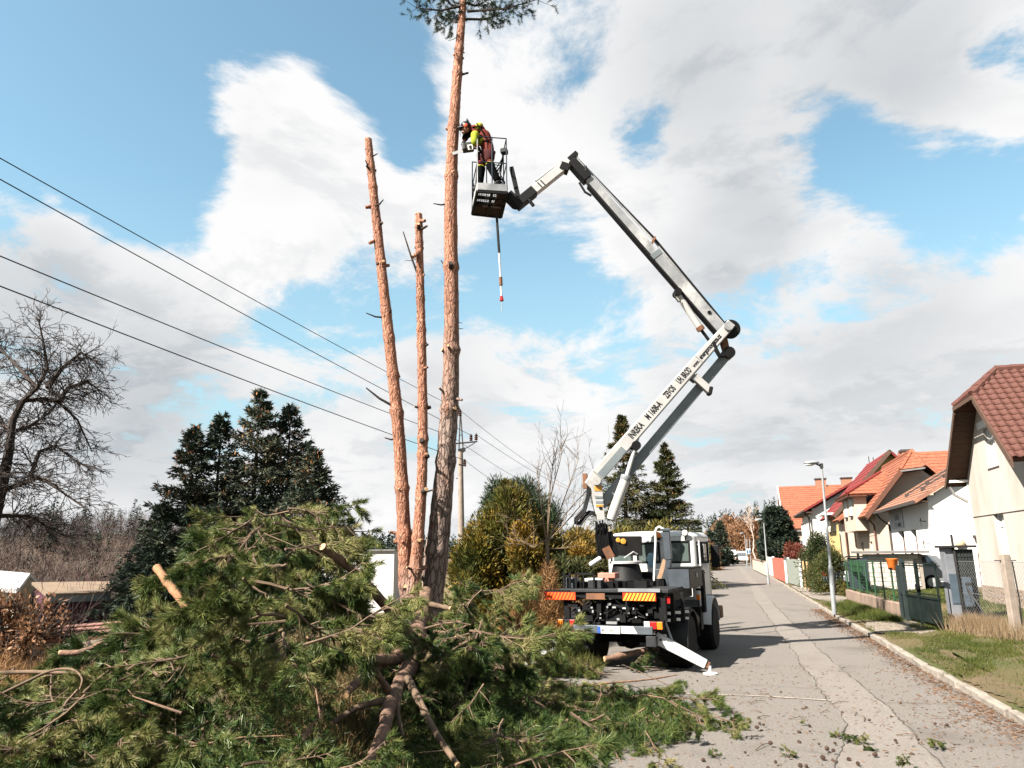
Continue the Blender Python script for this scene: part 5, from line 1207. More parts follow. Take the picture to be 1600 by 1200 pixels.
    arch = [(2.82 - math.cos(math.pi * i / n) * .60, .46 + math.sin(math.pi * i / n) * .60 + .10) for i in range(n + 1)]
    poly = [(1.9, 1.12), (1.9, .55), (arch[0][0], .55)] + arch + [(3.72, .55), (3.78, .9), (3.72, 1.12)]
    for xx in (x0, x1 - .04): b.prism([(xx, y, z) for y, z in poly], (.04, 0, 0))
    b.bx(x0 + .05, x1 - .05, 1.88, 1.92, .85, 1.1); b.bx(x0 + .05, x1 - .05, 3.70, 3.76, .55, 1.1)
    tpart('lower_cab', b, 'truck_grey', bevel=.01)
    b = MB(); vs = []; k = 12
    for i in range(k + 1):
        a = math.pi * (.02 + .96 * i / k); vs += [(x1 - .05, 2.82 - math.cos(a) * .62, .56 + math.sin(a) * .60), (x1 + .16, 2.82 - math.cos(a) * .60, .55 + math.sin(a) * .57)]
    vs += [(v[0], v[1], v[2] - .02) for v in vs]; o = 2 * (k + 1)
    b.add(vs, [(2 * i, 2 * i + 1, 2 * i + 3, 2 * i + 2) for i in range(k)] + [(o + 2 * i, o + 2 * i + 2, o + 2 * i + 3, o + 2 * i + 1) for i in range(k)] + [(2 * i + 1, o + 2 * i + 1, o + 2 * i + 3, 2 * i + 3) for i in range(k)])
    tpart('front_fender', b, 'truck_white', smooth=True)
    tpart('front_bumper', BX(x0 - .02, x1 + .16, 3.74, 3.95, .58, .86), 'timber', bevel=.03)
    tpart('door_handle', BX(x1, x1 + .03, 2.5, 2.62, 1.62, 1.66), 'dark_metal'); tpart('door_seam', MB().bx(x1 - .004, x1 + .004, 2.48, 2.492, .75, 1.86).bx(x1 - .004, x1 + .004, 3.40, 3.412, 1.12, 2.30), 'dark_metal')
    tpart('grab_rail', MB().tube([(x1 + .06, 1.95, 1.80), (x1 + .06, 1.93, 2.34)], .02, 8), 'truck_white', smooth=True)
    m_ = tpart('mirror', MB().box((x1 + .17, 3.30, 2.00), (.20, .07, .50)), 'dark_metal', bevel=.02); tpart('mirror_arm', MB().tube([(x1 - .02, 3.28, 2.32), (x1 + .17, 3.34, 2.34), (x1 + .17, 3.34, 1.72)], .014, 6), 'dark_metal', m_)
    b = MB(); b.lathe((.12, 1.78, 2.36), (0, 0, 1), [(.06, 0), (.065, .03), (.05, .05)], 14); q = tpart('beacon_base', b, 'dark_metal', smooth=True); tpart('beacon', MB().lathe((.12, 1.78, 2.41), (0, 0, 1), [(.07, 0), (.072, .05), (.06, .10), (.02, .13)], 14), 'lamp_orange', q, smooth=True)
    b = MB(); b.lathe((.72, 1.8, 2.50), (0, -1, .1), [(.03, -.06), (.075, 0), (.078, .03), (.06, .032)], 16); b.tube([(.72, 1.8, 2.43), (.70, 1.85, 2.36)], .014, 6); w = tpart('work_light', b, 'dark_metal', smooth=True); tpart('lens', MB().lathe((.72, 1.768, 2.503), (0, -1, .1), [(.06, 0), (.05, .008), (.01, .012)], 14), 'plate_white', w, smooth=True)
    # dim cab interior: seats, bottle at the rear window
    tpart('seat', MB().bx(.1, .62, 2.5, 2.95, 1.4, 1.55).bx(.1, .62, 2.42, 2.52, 1.5, 2.1), 'box_dark', bevel=.03); tpart('bottle', MB().lathe((-.08, 1.98, 1.78), (0, 0, 1), [(.14, 0), (.15, .2), (.12, .3), (.05, .38), (.05, .44)], 16), 'bottle_blue', smooth=True)
    tpart('cab_shelf', BX(-1.0, .84, 1.95, 2.1, 1.70, 1.78), 'box_dark')
    # deck gear
    tpart('boom_rest', MB().beam((.52, .55, 1.45), (.62, .5, 1.95), .11, .10, side=(0, 1, 0)).beam((.62, .5, 1.95), (.60, .5, 2.52), .13, .12, side=(0, 1, 0)).beam((.60, .5, 1.95), (.72, .5, 1.40), .035, .03).box((.6, .5, 2.54), (.2, .16, .05)), 'box_bluegrey', bevel=.008)
    b = MB(); b.tube([(.24, .7, 1.46), (.33, .7, 2.35), (.33, .7, 2.5), (.36, .7, 2.58), (.42, .7, 2.61), (.49, .7, 2.57), (.52, .7, 2.48)], .026, 8); tpart('rail', b, 'truck_white', smooth=True)
    tpart('plank', MB().beam((.34, .62, 1.46), (.52, .6, 1.95), .09, .03), 'timber')
    b = MB(); b.bx(-.55, -.2, -.55, -.25, 1.62, 1.72); b.bx(-.44, -.28, -.5, -.3, 1.445, 1.62); tpart('winch', b, 'winch_pink', bevel=.015); tpart('winch_hook', MB().tube([(-.36, -.56, 1.64), (-.44, -.6, 1.47), (-.28, -.6, 1.47), (-.36, -.56, 1.64)], .018, 6), 'winch_pink')
    f = MB()
    for x in (-1.1, -.98, -.86, -.5): f.bx(x, x + .035, -1.0, -.965, 1.445, 1.74)
    f.bx(-.86, -.465, -1.0, -.965, 1.70, 1.735); f.bx(-1.1, -.945, -1.0, -.965, 1.66, 1.69); f.bx(-.7, -.68, -1.0, -.97, 1.445, 1.7)
    tpart('deck_rack', f, 'dark_metal')
    tpart('crate', BX(-.80, -.44, -.6, -.2, 1.446, 1.62), 'truck_white', bevel=.01); tpart('stacked_pad', BX(-.62, -.36, -.95, -.7, 1.446, 1.60), 'deck_metal', bevel=.01); tpart('fender_pad', BX(-1.08, -.9, -.9, -.6, 1.446, 1.64), 'box_bluegrey', bevel=.01)
    b = MB()
    for i in range(34): 
        x, y = random.uniform(-.75, .6), random.uniform(-.75, .5); b.box((x, y, 1.446 + .06), (random.uniform(.08, .3), random.uniform(.08, .3), random.uniform(.06, .16)), Matrix.Rotation(random.uniform(0, 3), 3, 'Z'))
    tpart('deck_clutter', b, 'dark_metal', kind='stuff')
    tpart('hand_box', BX(-.3, .2, .9, 1.3, 1.446, 1.7), 'dark_metal', bevel=.02)
    # outriggers
    for s, piv, foot in ((1, Vector((.58, -.82, .60)), Vector((1.50, -.70, .13))), (-1, Vector((-.98, -.80, .60)), Vector((-1.95, -.62, .13)))):
        d = (foot - piv); b = MB(); b.beam(piv, piv + d * .93, .20, .10, side=(0, 1, 0), h1=.15, w1=.09)
        lg = tpart('outrigger', b, 'truck_white', bevel=.012)
        b = MB(); b.beam(piv + d * .90, foot + Vector((0, 0, .01)), .11, .05, side=(0, 1, 0)); tpart('leg_tip', b, 'rust', lg, bevel=.01)
        b = MB(); b.cyl(foot + Vector((0, 0, .01)), (foot.x, foot.y, .04), .03, 10); b.lathe((foot.x, foot.y, .001), (0, 0, 1), [(.13, 0), (.13, .02), (.05, .04)], 18); tpart('foot_pad', b, 'truck_white', lg, smooth=True)
        b = MB(); up = piv + Vector((s * .02, .04, .78)); q = piv + d * .32 + Vector((0, .03, .08)); b.cyl(up, up.lerp(q, .5), .05, 12); tpart('leg_cylinder', b, 'dark_metal', lg, smooth=True)
        b = MB(); b.cyl(up.lerp(q, .45), q, .024, 10); tpart('leg_rod', b, 'boom_grey', lg, smooth=True)
        tpart('leg_bolt', MB().cyl(piv + d * .12 + Vector((0, -.07, .02)), piv + d * .12 + Vector((0, -.05, .02)), .02, 8), 'dark_metal', lg)
    # turntable and tower
    b = MB(); b.lathe((-.30, .62, 1.445), (0, 0, 1), [(.44, 0), (.42, .06), (.33, .16), (.27, .42)], 28); tpart('pedestal', b, 'dark_metal', smooth=True)
    b = MB(); b.lathe((-.30, .62, 1.87), (0, 0, 1), [(.28, 0), (.34, .01), (.34, .05), (.28, .06)], 28); tpart('turntable', b, 'boom_white', smooth=True)
build_truck()

# boom parts are laid out in one upright plane through the tower
BD = 15.72
W_ = lambda px, py, dD=0.0: dd(px, py, BD + dD)
NRM = -F0
def bpart(name, b, m, parent=truck, **k): return obj(name, b, m, parent, **k)
def build_boom():
    # control box, lever, tower
    bpart('control_box', MB().beam(W_(953, 853, .1), W_(1001, 853, .1), .40, .42, side=NRM), 'box_dark', bevel=.015)
    b = MB()
    for px, py, w in ((966, 844, .05), (974, 846, .06)): b.lathe(W_(px, py, -.13), NRM, [(w, 0), (w * .8, .012), (.01, .014)], 14)
    bpart('warning_sticker', b, 'sticker_yellow')
    b = MB(); b.tube([W_(975, 872, -.16), W_(990, 862, -.2), W_(996, 866, -.2)], .014, 6); bpart('control_lever', b, 'boom_grey')
    b = MB(); b.beam(W_(921, 883, -.1), W_(939, 871, -.1), .085, .16, side=NRM); bpart('foot_step', b, 'truck_white', bevel=.03)
    tw = MB(); P = [W_(x, y, -.14) for x, y in ((921, 749), (940, 749), (947, 832), (938, 832))]; tw.prism(P, F0 * .05)
    P = [W_(x, y, .16) for x, y in ((921, 749), (940, 749), (947, 832), (938, 832))]; tw.prism(P, F0 * .05)
    tw.prism([W_(x, y, -.09) for x, y in ((922, 765), (926, 765), (941, 832), (938, 832))], F0 * .25)
    T = bpart('tower', tw, 'boom_white', bevel=.006)
    for y, h, m in ((763, .11, 'sticker_yellow'), (777, .05, 'link_grey'), (784, .05, 'sticker_blue'), (790, .05, 'sticker_yellow')):
        bpart('sticker', MB().beam(W_(928 + (y - 755) * .09, y, -.146), W_(940 + (y - 755) * .06, y, -.146), h * .9, .008, side=NRM), m, T)
    bpart('tower_hole', MB().cyl(W_(938.5, 794, -.15), W_(938.5, 794, -.138), .035, 14), 'dark_metal', T)
    bpart('pin', MB().cyl(W_(932, 751, -.22), W_(932, 751, .25), .09, 18), 'boom_white', T, smooth=True)
    bpart('bracket', MB().box(W_(914.5, 752, 0), (.09, .12, .32)), 'rust', T)
    # slewing column under the tower, dense with hoses
    b = MB(); b.beam(W_(943, 832, .05), W_(950, 872, .05), .34, .34, side=NRM, h1=.40); bpart('slewing_column', b, 'dark_metal')
    b = MB(); b.beam(W_(946, 855, -.15), W_(955, 872, -.15), .17, .05, side=NRM); bpart('rusty_cover', b, 'rust')
    rs = random.Random(3); b = MB()
    for k in range(7):
        o = rs.uniform(-.1, .1); j = rs.uniform(-3, 3)
        b.tube([W_(x + j * .7, y + j, o) for x, y in ((921, 757), (919, 775), (913, 798), (900, 812), (897 + k, 818), (907, 818), (915, 806), (922, 801), (931, 803), (940, 812), (944, 825), (945 + k * .8, 850))], .019, 6)
    bpart('hoses', b, 'hose', smooth=True)
    b = MB()
    for k in range(9): b.tube([W_(931 + k * 2.1, 813 + rs.uniform(-2, 2), -.15 + rs.uniform(-.1, .1)), W_(932 + k * 2.2, 838, -.18), W_(936 + k * 2.0, 868, -.14)], .016, 6)
    bpart('hose_bundle', b, 'dark_metal', smooth=True)
    b = MB()
    for k in range(9): b.tube([W_(931 + k * 2.1, 812, -.17), W_(931.5 + k * 2.1, 819, -.19)], .02, 6)
    bpart('hose_couplings', b, 'boom_grey', kind='stuff')
    # lower boom
    a, e = W_(921, 757), W_(1139, 509); d = (e - a).normalized(); up = NRM.cross(d) * 1.0
    if up.z < 0: up = -up
    lb = MB(); lb.beam(a + d * .25, e - d * 1.1, .295, .26, side=NRM, h1=.26); lb.beam(e - d * 1.1, e + d * .05, .26, .26, side=NRM, h1=.205)
    lb.beam(a - d * .06, a + d * .25, .20, .24, side=NRM, h1=.295)
    L = bpart('lower_boom', lb, 'boom_white', bevel=.02)
    bpart('edge_line', MB().beam(a + d * .9 + NRM * .133 - up * .122, e - d * .3 + NRM * .133 - up * .090, .006, .004, side=NRM), 'black_paint', L)
    def txt(s, x, y, size, ln, sh=0, bold=.006): text_obj(s, W_(x, y) + NRM * .1345 + up * .03, d, up, size, 'black_paint', L, length=ln, shear=sh, bold=bold)
    txt('INREKA', 988, 689, .195, .40); txt('M 1608-A', 1013.5, 659.5, .195, .46); txt('ZEVOS', 1042.4, 626, .195, .30); txt('UH. BROD', 1062, 603.6, .195, .41); txt('www.', 1084.3, 578, .11, .18, .2, .004); txt('energomontaze.cz', 1095, 565.5, .145, .72, .12, .006)
    bpart('grey_base', MB().beam(a + d * .27 + NRM * .132 - up * .05, a + d * 1.05 + NRM * .132 - up * .05, .16, .004, side=NRM), 'link_grey', L)
    # parallel link under it
    l0, l1 = W_(938, 790, .12), W_(1137, 553, .12); ld = (l1 - l0).normalized()
    K = bpart('lower_link', MB().beam(l0, l1, .205, .16, side=NRM), 'link_grey', bevel=.012)
    bpart('link_joint', MB().cyl(l1 - NRM * -.16, l1 - NRM * .14, .13, 16), 'dark_metal', K, smooth=True)
    # lifting cylinder
    c0, c1, c2 = W_(954, 812, -.05), W_(979, 744, -.05), W_(993, 697, -.05)
    c = bpart('lift_cylinder', MB().cyl(c0, c1, .105, 18), 'boom_white', smooth=True); bpart('rod', MB().cyl(c1, c2, .045, 12), 'truck_white', c, smooth=True); bpart('eye', MB().cyl(c2 + NRM * .12, c2 - NRM * .12, .10, 16), 'dark_metal', c, smooth=True); bpart('collar', MB().lathe(c1, c1 - c0, [(.11, -.1), (.12, -.08), (.12, 0), (.06, .02)], 16), 'truck_grey', c, smooth=True)
    bpart('cylinder_lug', MB().prism([W_(x, y, -.12) for x, y in ((983, 692), (999, 684), (998, 697), (993, 702))], F0 * .18), 'link_grey', L)
    # boom rest arm hanging from the lower boom
    q = MB().prism([W_(x, y, -.10) for x, y in ((1075, 587), (1083, 580), (1089, 589), (1087, 596))], F0 * .22); qo = bpart('rest_lug', q, 'link_grey', L)
    bpart('rest_arm', MB().beam(W_(1084, 588, -.02), W_(1109, 611, -.02), .15, .16, side=NRM), 'boom_white', bevel=.01); bpart('rest_pad', MB().beam(W_(1106, 610.5, -.02), W_(1112, 612, -.02), .18, .2, side=NRM), 'rubber', bevel=.02)
    # elbow
    el = W_(1135, 513); b = MB(); b.cyl(el + NRM * .2, el - NRM * .2, .10, 20); bpart('elbow_pin', b, 'boom_grey', smooth=True)
    b = MB(); b.lathe(el + NRM * .02 + Vector((.08, .02, -.03)), NRM, [(.15, -.06), (.21, -.05), (.19, 0), (.21, .05), (.15, .06)], 26); bpart('cable_sheave', b, 'dark_metal', smooth=True)
    b = MB(); b.prism([W_(x, y, .0) for x, y in ((1126, 530), (1135, 520), (1141, 548), (1134, 556))], F0 * .16); bpart('elbow_lever', b, 'rust', bevel=.008)
    bpart('elbow_hook', MB().tube([W_(1114, 535, -.1), W_(1119, 547, -.1), W_(1124, 556, -.1), W_(1132, 556, -.1)], .05, 8), 'dark_metal', smooth=True)
    # upper boom
    u_0, u_1 = W_(1130, 520, .0), W_(903, 262, .0); ud = (u_1 - u_0).normalized(); un = NRM.cross(ud); un = un if un.x < 0 else -un     # un points to the picture's left-below
    U = bpart('upper_boom', MB().beam(u_0, u_0.lerp(u_1, .46), .245, .24, side=NRM), 'boom_grey', bevel=.015)
    bpart('inner_section', MB().beam(u_0.lerp(u_1, .44), u_1, .19, .19, side=NRM, h1=.17), 'boom_grey', U, bevel=.012)
    bpart('underside_rail', MB().beam(u_0 + un * .14, u_0.lerp(u_1, .9) + un * .115, .05, .2, side=NRM), 'dark_metal', U)
    bpart('boom_head', MB().beam(W_(918, 282), W_(893, 254), .20, .30, side=NRM).box(W_(912, 268), (.2, .28, .14)).tube([W_(905, 285, -.14), W_(914, 300, -.14), W_(924, 306, -.14)], .03, 6), 'dark_metal', U, bevel=.012)
    bpart('collar', MB().beam(u_0.lerp(u_1, .44), u_0.lerp(u_1, .465), .265, .26, side=NRM), 'link_grey', U)
    top = un * -.27
    b = MB(); b.tube([W_(902, 248, 0), u_0.lerp(u_1, .52) + top * .95, u_0.lerp(u_1, .02) + top * .62], .028, 8); bpart('tension_rod', b, 'dark_metal', U, smooth=True)
    b = MB(); b.tube([W_(900, 243, -.04), W_(902, 248, -.04), u_0.lerp(u_1, .52) + top * .78, u_0.lerp(u_1, .03) + top * .5], .018, 6); bpart('tension_cable', b, 'boom_grey', U, smooth=True)
    bpart('rod_bracket', MB().beam(u_0.lerp(u_1, .5) + top * .2, u_0.lerp(u_1, .52) + top, .05, .16, side=NRM), 'rust', U)
    q0, q1, q2 = W_(1058, 458, -.02), W_(1096, 516, -.02), W_(1108, 532, -.02)
    c = bpart('fold_cylinder', MB().cyl(q0, q1, .075, 16), 'boom_white', smooth=True); bpart('rod', MB().cyl(q1, q2 + (q2 - q1) * 1.2, .036, 10), 'dark_metal', c, smooth=True); bpart('eye', MB().cyl(q0 + NRM * .13, q0 - NRM * .13, .085, 14), 'dark_metal', c, smooth=True); bpart('collar', MB().lathe(q1, q1 - q0, [(.08, -.1), (.09, -.09), (.09, 0), (.05, .01)], 14), 'rust', c, smooth=True)
    bpart('pressure_hose', MB().tube([W_(1056, 454, -.13), W_(1054, 464, -.16), W_(1060, 472, -.14), W_(1064, 470, -.1)], .013, 6), 'hose', c)
    b = MB(); b.lathe(W_(1106, 491) + NRM * .131, NRM, [(.045, 0), (.045, .004), (.035, .005)], 14); bpart('maker_mark', b, 'dark_metal', U)
    # short jib with basket knuckle
    j0, j1 = W_(890, 254), W_(822, 309); jd = (j1 - j0).normalized()
    J = bpart('jib', MB().beam(j0, j1, .20, .20, side=NRM), 'boom_white', bevel=.012); jn = NRM.cross(jd); jn = jn if jn.z > 0 else -jn
    bpart('jib_rod', MB().tube([j0 + jn * .14 - jd * -.12, j1 + jn * .16 - jd * .45], .035, 8), 'boom_grey', J, smooth=True)
    bpart('jib_head', MB().beam(W_(901, 240), W_(876, 262), .10, .16, side=NRM).beam(W_(884, 258), W_(880, 268), .2, .25, side=NRM), 'dark_metal', J)
    bpart('jib_end', MB().beam(j1 - jd * .25, W_(806, 322), .22, .26, side=NRM).beam(W_(826, 312, -.1), W_(834, 322, -.1), .07, .07, side=NRM), 'dark_metal', J, bevel=.012)
    b = MB()
    for k in (0, 1): b.beam(j1 - jd * (.42 + k * .09) + NRM * .103 - jn * .09, j1 - jd * (.42 + k * .09) + NRM * .103 + jn * .08, .03, .004, side=NRM)
    bpart('jib_marking', b, 'black_paint', J)
    bpart('levelling_arm', MB().beam(W_(799, 262, .0), W_(812, 318, .0), .10, .12, side=NRM), 'dark_metal', bevel=.01)
    bpart('knuckle', MB().cyl(W_(806, 318, -.2), W_(806, 318, .3), .14, 18).beam(W_(794, 306), W_(806, 318), .2, .3, side=NRM), 'dark_metal', smooth=True)
build_boom()

# ---- basket
mat('rail_blue', (.022, .034, .05), (.014, .022, .034), scale=8, rough=.45)
ZF = 10.10
def build_basket():
    T = truck
    nl, nr, fl, fr = G(746, 301, ZF), G(792, 304, ZF), G(738, 336, ZF), G(783, 341, ZF)
    up = Vector((0, 0, 1)); th = .07
    b = MB()
    for p, q in ((nl, nr), (nr, fr), (fr, fl), (fl, nl), (nl.lerp(fl, .5), nr.lerp(fr, .5)), (nl.lerp(nr, .5), fl.lerp(fr, .5)), (nl.lerp(fl, .25), nr.lerp(fr, .25))): b.beam(p + up * .035, q + up * .035, .07, .06)
    B = bpart('basket', b, 'dark_metal', label='open work basket with mesh floor held at the boom end')
    b = MB(); k = 14
    for i in range(k): b.beam(nl.lerp(nr, (i + .5) / k) + up * .06, fl.lerp(fr, (i + .5) / k) + up * .06, .014, .012)
    for i in range(20): b.beam(nl.lerp(fl, (i + .5) / 20) + up * .07, nr.lerp(fr, (i + .5) / 20) + up * .07, .012, .01)
    bpart('floor_grating', b, 'boom_grey', B, kind='stuff')
    bpart('floor_plate', MB().prism([nl.lerp(fl, .62) + up * .02, nr.lerp(fr, .62) + up * .02, fr + up * .02, fl + up * .02], (0, 0, .05)).prism([nr.lerp(nl, .3) + up * .01, nr + up * .01, fr.lerp(nr, .4) + up * .01, fr.lerp(fl, .42).lerp(nr.lerp(nl, .3), .5) + up * .01], (0, 0, .05)), 'rust_dark', B)
    h = Vector((0, 0, .24))
    for p, q, m in ((nl, nr, 'boom_grey'), (nr, fr, 'link_grey'), (fl, nl, 'boom_white'), (fr, fl, 'link_grey')):
        bpart('toe_board', MB().prism([p + up * .07, q + up * .07, q + h, p + h], (q - p).cross(up).normalized() * .02), m, B)
    zr = 1.42; ztop = Vector((0, 0, zr)); b = MB(); R = .0135
    posts = [nl, nl.lerp(nr, .5), nr, nr.lerp(fr, .5), fr, fl, fl.lerp(fr, .5)]
    for p in posts:
        b = MB(); b.tube([p + up * .05, p + ztop * (1 if p is not nl else .95)], R, 8); bpart('post', b, 'boom_grey' if p is nl else 'rail_blue', B, smooth=True)
    for f, nm in ((1.0, 'hand_rail'), (.55, 'mid_rail')):
        for p, q in ((nl, nr), (nr, fr), (fr, fl)) if f == 1.0 else ((nl, nr), (fl, nl), (nr, fr), (fr, fl)):
            b = MB(); b.tube([p + ztop * f, q + ztop * f], R, 8); bpart(nm, b, 'rail_blue', B, smooth=True)
    b = MB(); b.tube([fl + ztop * .62, nl.lerp(fl, .7) + ztop * .45, nl.lerp(fl, .9) + ztop * .16], .014, 6); b.tube([nl + ztop * .6, nl.lerp(fl, .5) + ztop * .05], .014, 6); bpart('chain', b, 'dark_metal', B)
    b = MB(); rs = random.Random(2)
    for k in range(6):
        p = fr.lerp(nr, .4); b.tube([p + up * (1.25 + rs.uniform(-.03, .05)) + NRM * rs.uniform(-.05, .1), p + up * .95 + Vector((rs.uniform(-.22, -.05), rs.uniform(-.1, .1), 0)), p + up * .72 + Vector((rs.uniform(-.15, .05), rs.uniform(-.1, .1), 0)), p + up * .3 + Vector((rs.uniform(-.2, 0), 0, 0))], .014, 6)
    bpart('control_cables', b, 'hose', B); bpart('control_panel', MB().box(nr.lerp(fr, .35) + up * 1.34, (.16, .16, .12)), 'dark_metal', B, bevel=.02)
    return nl, nr, fl, fr
NL, NR, FL, FR = build_basket()

# long pole saw hanging under the basket (held by it, a thing of its own)
def pole_saw():
    p0, p1, p2, p3, p4 = W_(776, 336), W_(780, 395), W_(782.5, 440), W_(784, 470), W_(784, 488)
    T = thing('pole_saw', 'long black and white pole saw hanging down below the basket', 'pole saw', p3)
    obj('shaft', MB().tube([p0, p1], .03, 8), 'dark_metal', T, smooth=True); obj('lower_shaft', MB().tube([p1, p3], .022, 8), 'truck_white', T, smooth=True)
    obj('clamp', MB().tube([p2.lerp(p1, .15), p2.lerp(p3, .2)], .04, 8), 'rust', T, smooth=True); obj('head', MB().tube([p2.lerp(p3, .75), p3], [.03, .05], 8), 'lamp_red', T, smooth=True); obj('blade', MB().beam(p3, p4, .03, .006), 'boom_grey', T)
pole_saw()

mat('pouch_pink', (.6, .10, .15), (.5, .08, .12), scale=8, rough=.8)
leafmat('bark_flake', [(.22, .10, .05), (.40, .20, .11), (.52, .32, .2)], trans=0, scale=3, island=.9)
# ---- worker
mat('cloth_hivis', (.30, .34, .02), (.24, .28, .016), scale=8, rough=.85); mat('cloth_red', (.15, .017, .008), (.09, .012, .006), scale=6, rough=.85); mat('cloth_dark', (.004, .0045, .006), (.0025, .003, .004), scale=6, rough=.95, spec=.05)
mat('trouser_red', (.07, .010, .011), (.045, .008, .008), scale=5, rough=.9); mat('skin', (.46, .25, .18), (.42, .22, .155), scale=6, rough=.55); mat('helmet_dark', (.008, .014, .022), (.005, .009, .014), scale=4, rough=.3); mat('glove', (.007, .007, .008), rough=.85); mat('boot', (.005, .005, .0055), rough=.7); mat('ear_red', (.6, .08, .03), rough=.5); mat('saw_grey', (.07, .07, .07), (.04, .04, .04), scale=8, rough=.5)
mat('cloth_orange', (.48, .10, .02), (.4, .08, .016), scale=6, rough=.85)
def skin(name, verts, edges, m, parent, sub=2, root=0, label=None):
    """one continuous skinned body grown from a posed skeleton: verts = [(point, radius)]"""
    Wi = rootmat(parent).inverted(); me = bpy.data.meshes.new(name); me.from_pydata([tuple(Wi @ Vector(p)) for p, r in verts], edges, [])
    o = bpy.data.objects.new(name, me); COL.objects.link(o)
    md = o.modifiers.new('skin', 'SKIN'); md.use_smooth_shade = True
    for i, (p, r) in enumerate(verts):
        s = me.skin_vertices[0].data[i]; s.radius = r if isinstance(r, tuple) else (r, r); s.use_root = (i == root)
    sb = o.modifiers.new('sub', 'SUBSURF'); sb.levels = sub; sb.render_levels = sub
    bpy.context.view_layer.update(); dg = bpy.context.evaluated_depsgraph_get(); nm = bpy.data.meshes.new_from_object(o.evaluated_get(dg)); bpy.data.objects.remove(o)
    nm.materials.clear(); nm.materials.append(MATS[m]); nm.polygons.foreach_set('use_smooth', [True] * len(nm.polygons))
    q = bpy.data.objects.new(name, nm); COL.objects.link(q); q.parent = parent
    if label: q['label'] = label
    return q
def worker():
    D = 15.85; Pt = lambda x, y, d=0.0: dd(x, y, D + d)
    ft = Pt(760, 288); T = thing('person', 'worker in yellow and red clothes and helmet bending over a chainsaw in the basket', 'person', ft)
    # joints (x, y in the picture's scale, depth away from camera)
    hip, waist, chest, neck, head = Pt(763, 240), Pt(762, 226), Pt(752, 208), Pt(739, 200), Pt(728, 200)
    shN, shF = Pt(743, 206, -.17), Pt(742, 201, .17); hN, hF = Pt(766, 243, -.10), Pt(757, 242, .10)
    elN, elF = Pt(741, 222, -.24), Pt(728, 212, .22); haN, haF = Pt(747, 231, -.14), Pt(725, 221, .10)
    knN, anN, toN = Pt(766, 259, -.14), Pt(779, 285, -.10), Pt(772, 287, -.16); knF, anF, toF = Pt(751, 265, .12), Pt(749, 292, .10), Pt(738, 296, .14)
    # body: legs, trunk, arms as one surface in trousers/jacket colours by part
    V = [(hip, .17), (waist, .165), (chest, .185), (neck.lerp(chest, .35), .13), (neck, .07), (head, .085),
         (hN, .105), (knN, .08), (anN, .055), (hF, .105), (knF, .08), (anF, .055), (shN, .075), (elN, .052), (haN, .04), (shF, .075), (elF, .052), (haF, .04)]
    Ed = [(0, 1), (1, 2), (2, 3), (3, 4), (4, 5), (0, 6), (6, 7), (7, 8), (0, 9), (9, 10), (10, 11), (3, 12), (12, 13), (13, 14), (3, 15), (15, 16), (16, 17)]
    body = skin('body', V, Ed, 'cloth_red', T)
    grow = lambda r: r + .014
    skin('trousers', [(hip.lerp(waist, .3), .19), (hip, .195), (hN, .15), (hN.lerp(knN, .75), .125), (hF, .15), (hF.lerp(knF, .75), .125)], [(0, 1), (1, 2), (2, 3), (1, 4), (4, 5)], 'trouser_red', T, root=1)
    for kn, an, h in ((knN, anN, hN), (knF, anF, hF)): skin('trouser_leg', [(h.lerp(kn, .8), .125), (kn, .118), (kn.lerp(an, .5), .102), (an, .088)], [(0, 1), (1, 2), (2, 3)], 'cloth_dark', T)
    for kn, h in ((knN, hN), (knF, hF)): skin('reflective_band', [(h.lerp(kn, .72), .134), (h.lerp(kn, .95), .130)], [(0, 1)], 'cloth_hivis', T, sub=1)
    skin('jacket_back', [(waist.lerp(hip, .2) + Vector((.02, 0, .03)), .135), (waist.lerp(chest, .5) + Vector((.03, 0, .04)), .15), (chest + Vector((.02, 0, .035)), .155)], [(0, 1), (1, 2)], 'cloth_red', T)
    skin('jacket_yoke', [(chest.lerp(neck, .0) + Vector((0, 0, .055)), .185), (chest.lerp(neck, .4) + Vector((0, 0, .06)), .175), (chest.lerp(neck, .85) + Vector((0, 0, .03)), .135)], [(0, 1), (1, 2)], 'cloth_hivis', T)
    skin('jacket_front', [(waist + NRM * .05 + Vector((-.07, 0, -.03)), .15), (chest.lerp(waist, .4) + NRM * .05 + Vector((-.08, 0, -.04)), .16)], [(0, 1)], 'cloth_hivis', T)
    for sh, el, ha in ((shN, elN, haN), (shF, elF, haF)):
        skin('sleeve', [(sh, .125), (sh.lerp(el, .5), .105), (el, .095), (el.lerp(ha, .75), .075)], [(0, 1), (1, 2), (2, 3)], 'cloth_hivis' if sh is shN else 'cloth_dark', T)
        if sh is shN: skin('sleeve_band', [(sh.lerp(el, .4), .118), (sh.lerp(el, .75), .108)], [(0, 1)], 'cloth_orange', T, sub=1)
    skin('cuff', [(elN.lerp(haN, .4), .095), (elN.lerp(haN, .85), .085)], [(0, 1)], 'cloth_orange', T, sub=1)
    st = MB(); o_ = NRM * .15
    st.tube([chest.lerp(neck, .5) + NRM * .17 + Vector((0, 0, .08)), chest + NRM * .19, waist + NRM * .175, hip + NRM * .18], .016, 6); st.tube([waist + NRM * .17 + Vector((-.12, 0, 0)), waist + NRM * .19, waist + NRM * .15 + Vector((.13, 0, .02))], .02, 6); obj('harness', st, 'cloth_dark', T, smooth=True)
    # head with face, helmet, ear muffs, visor
    fx = (Pt(720, 204) - Pt(728, 200)).normalized(); z = Vector((0, 0, 1)); 
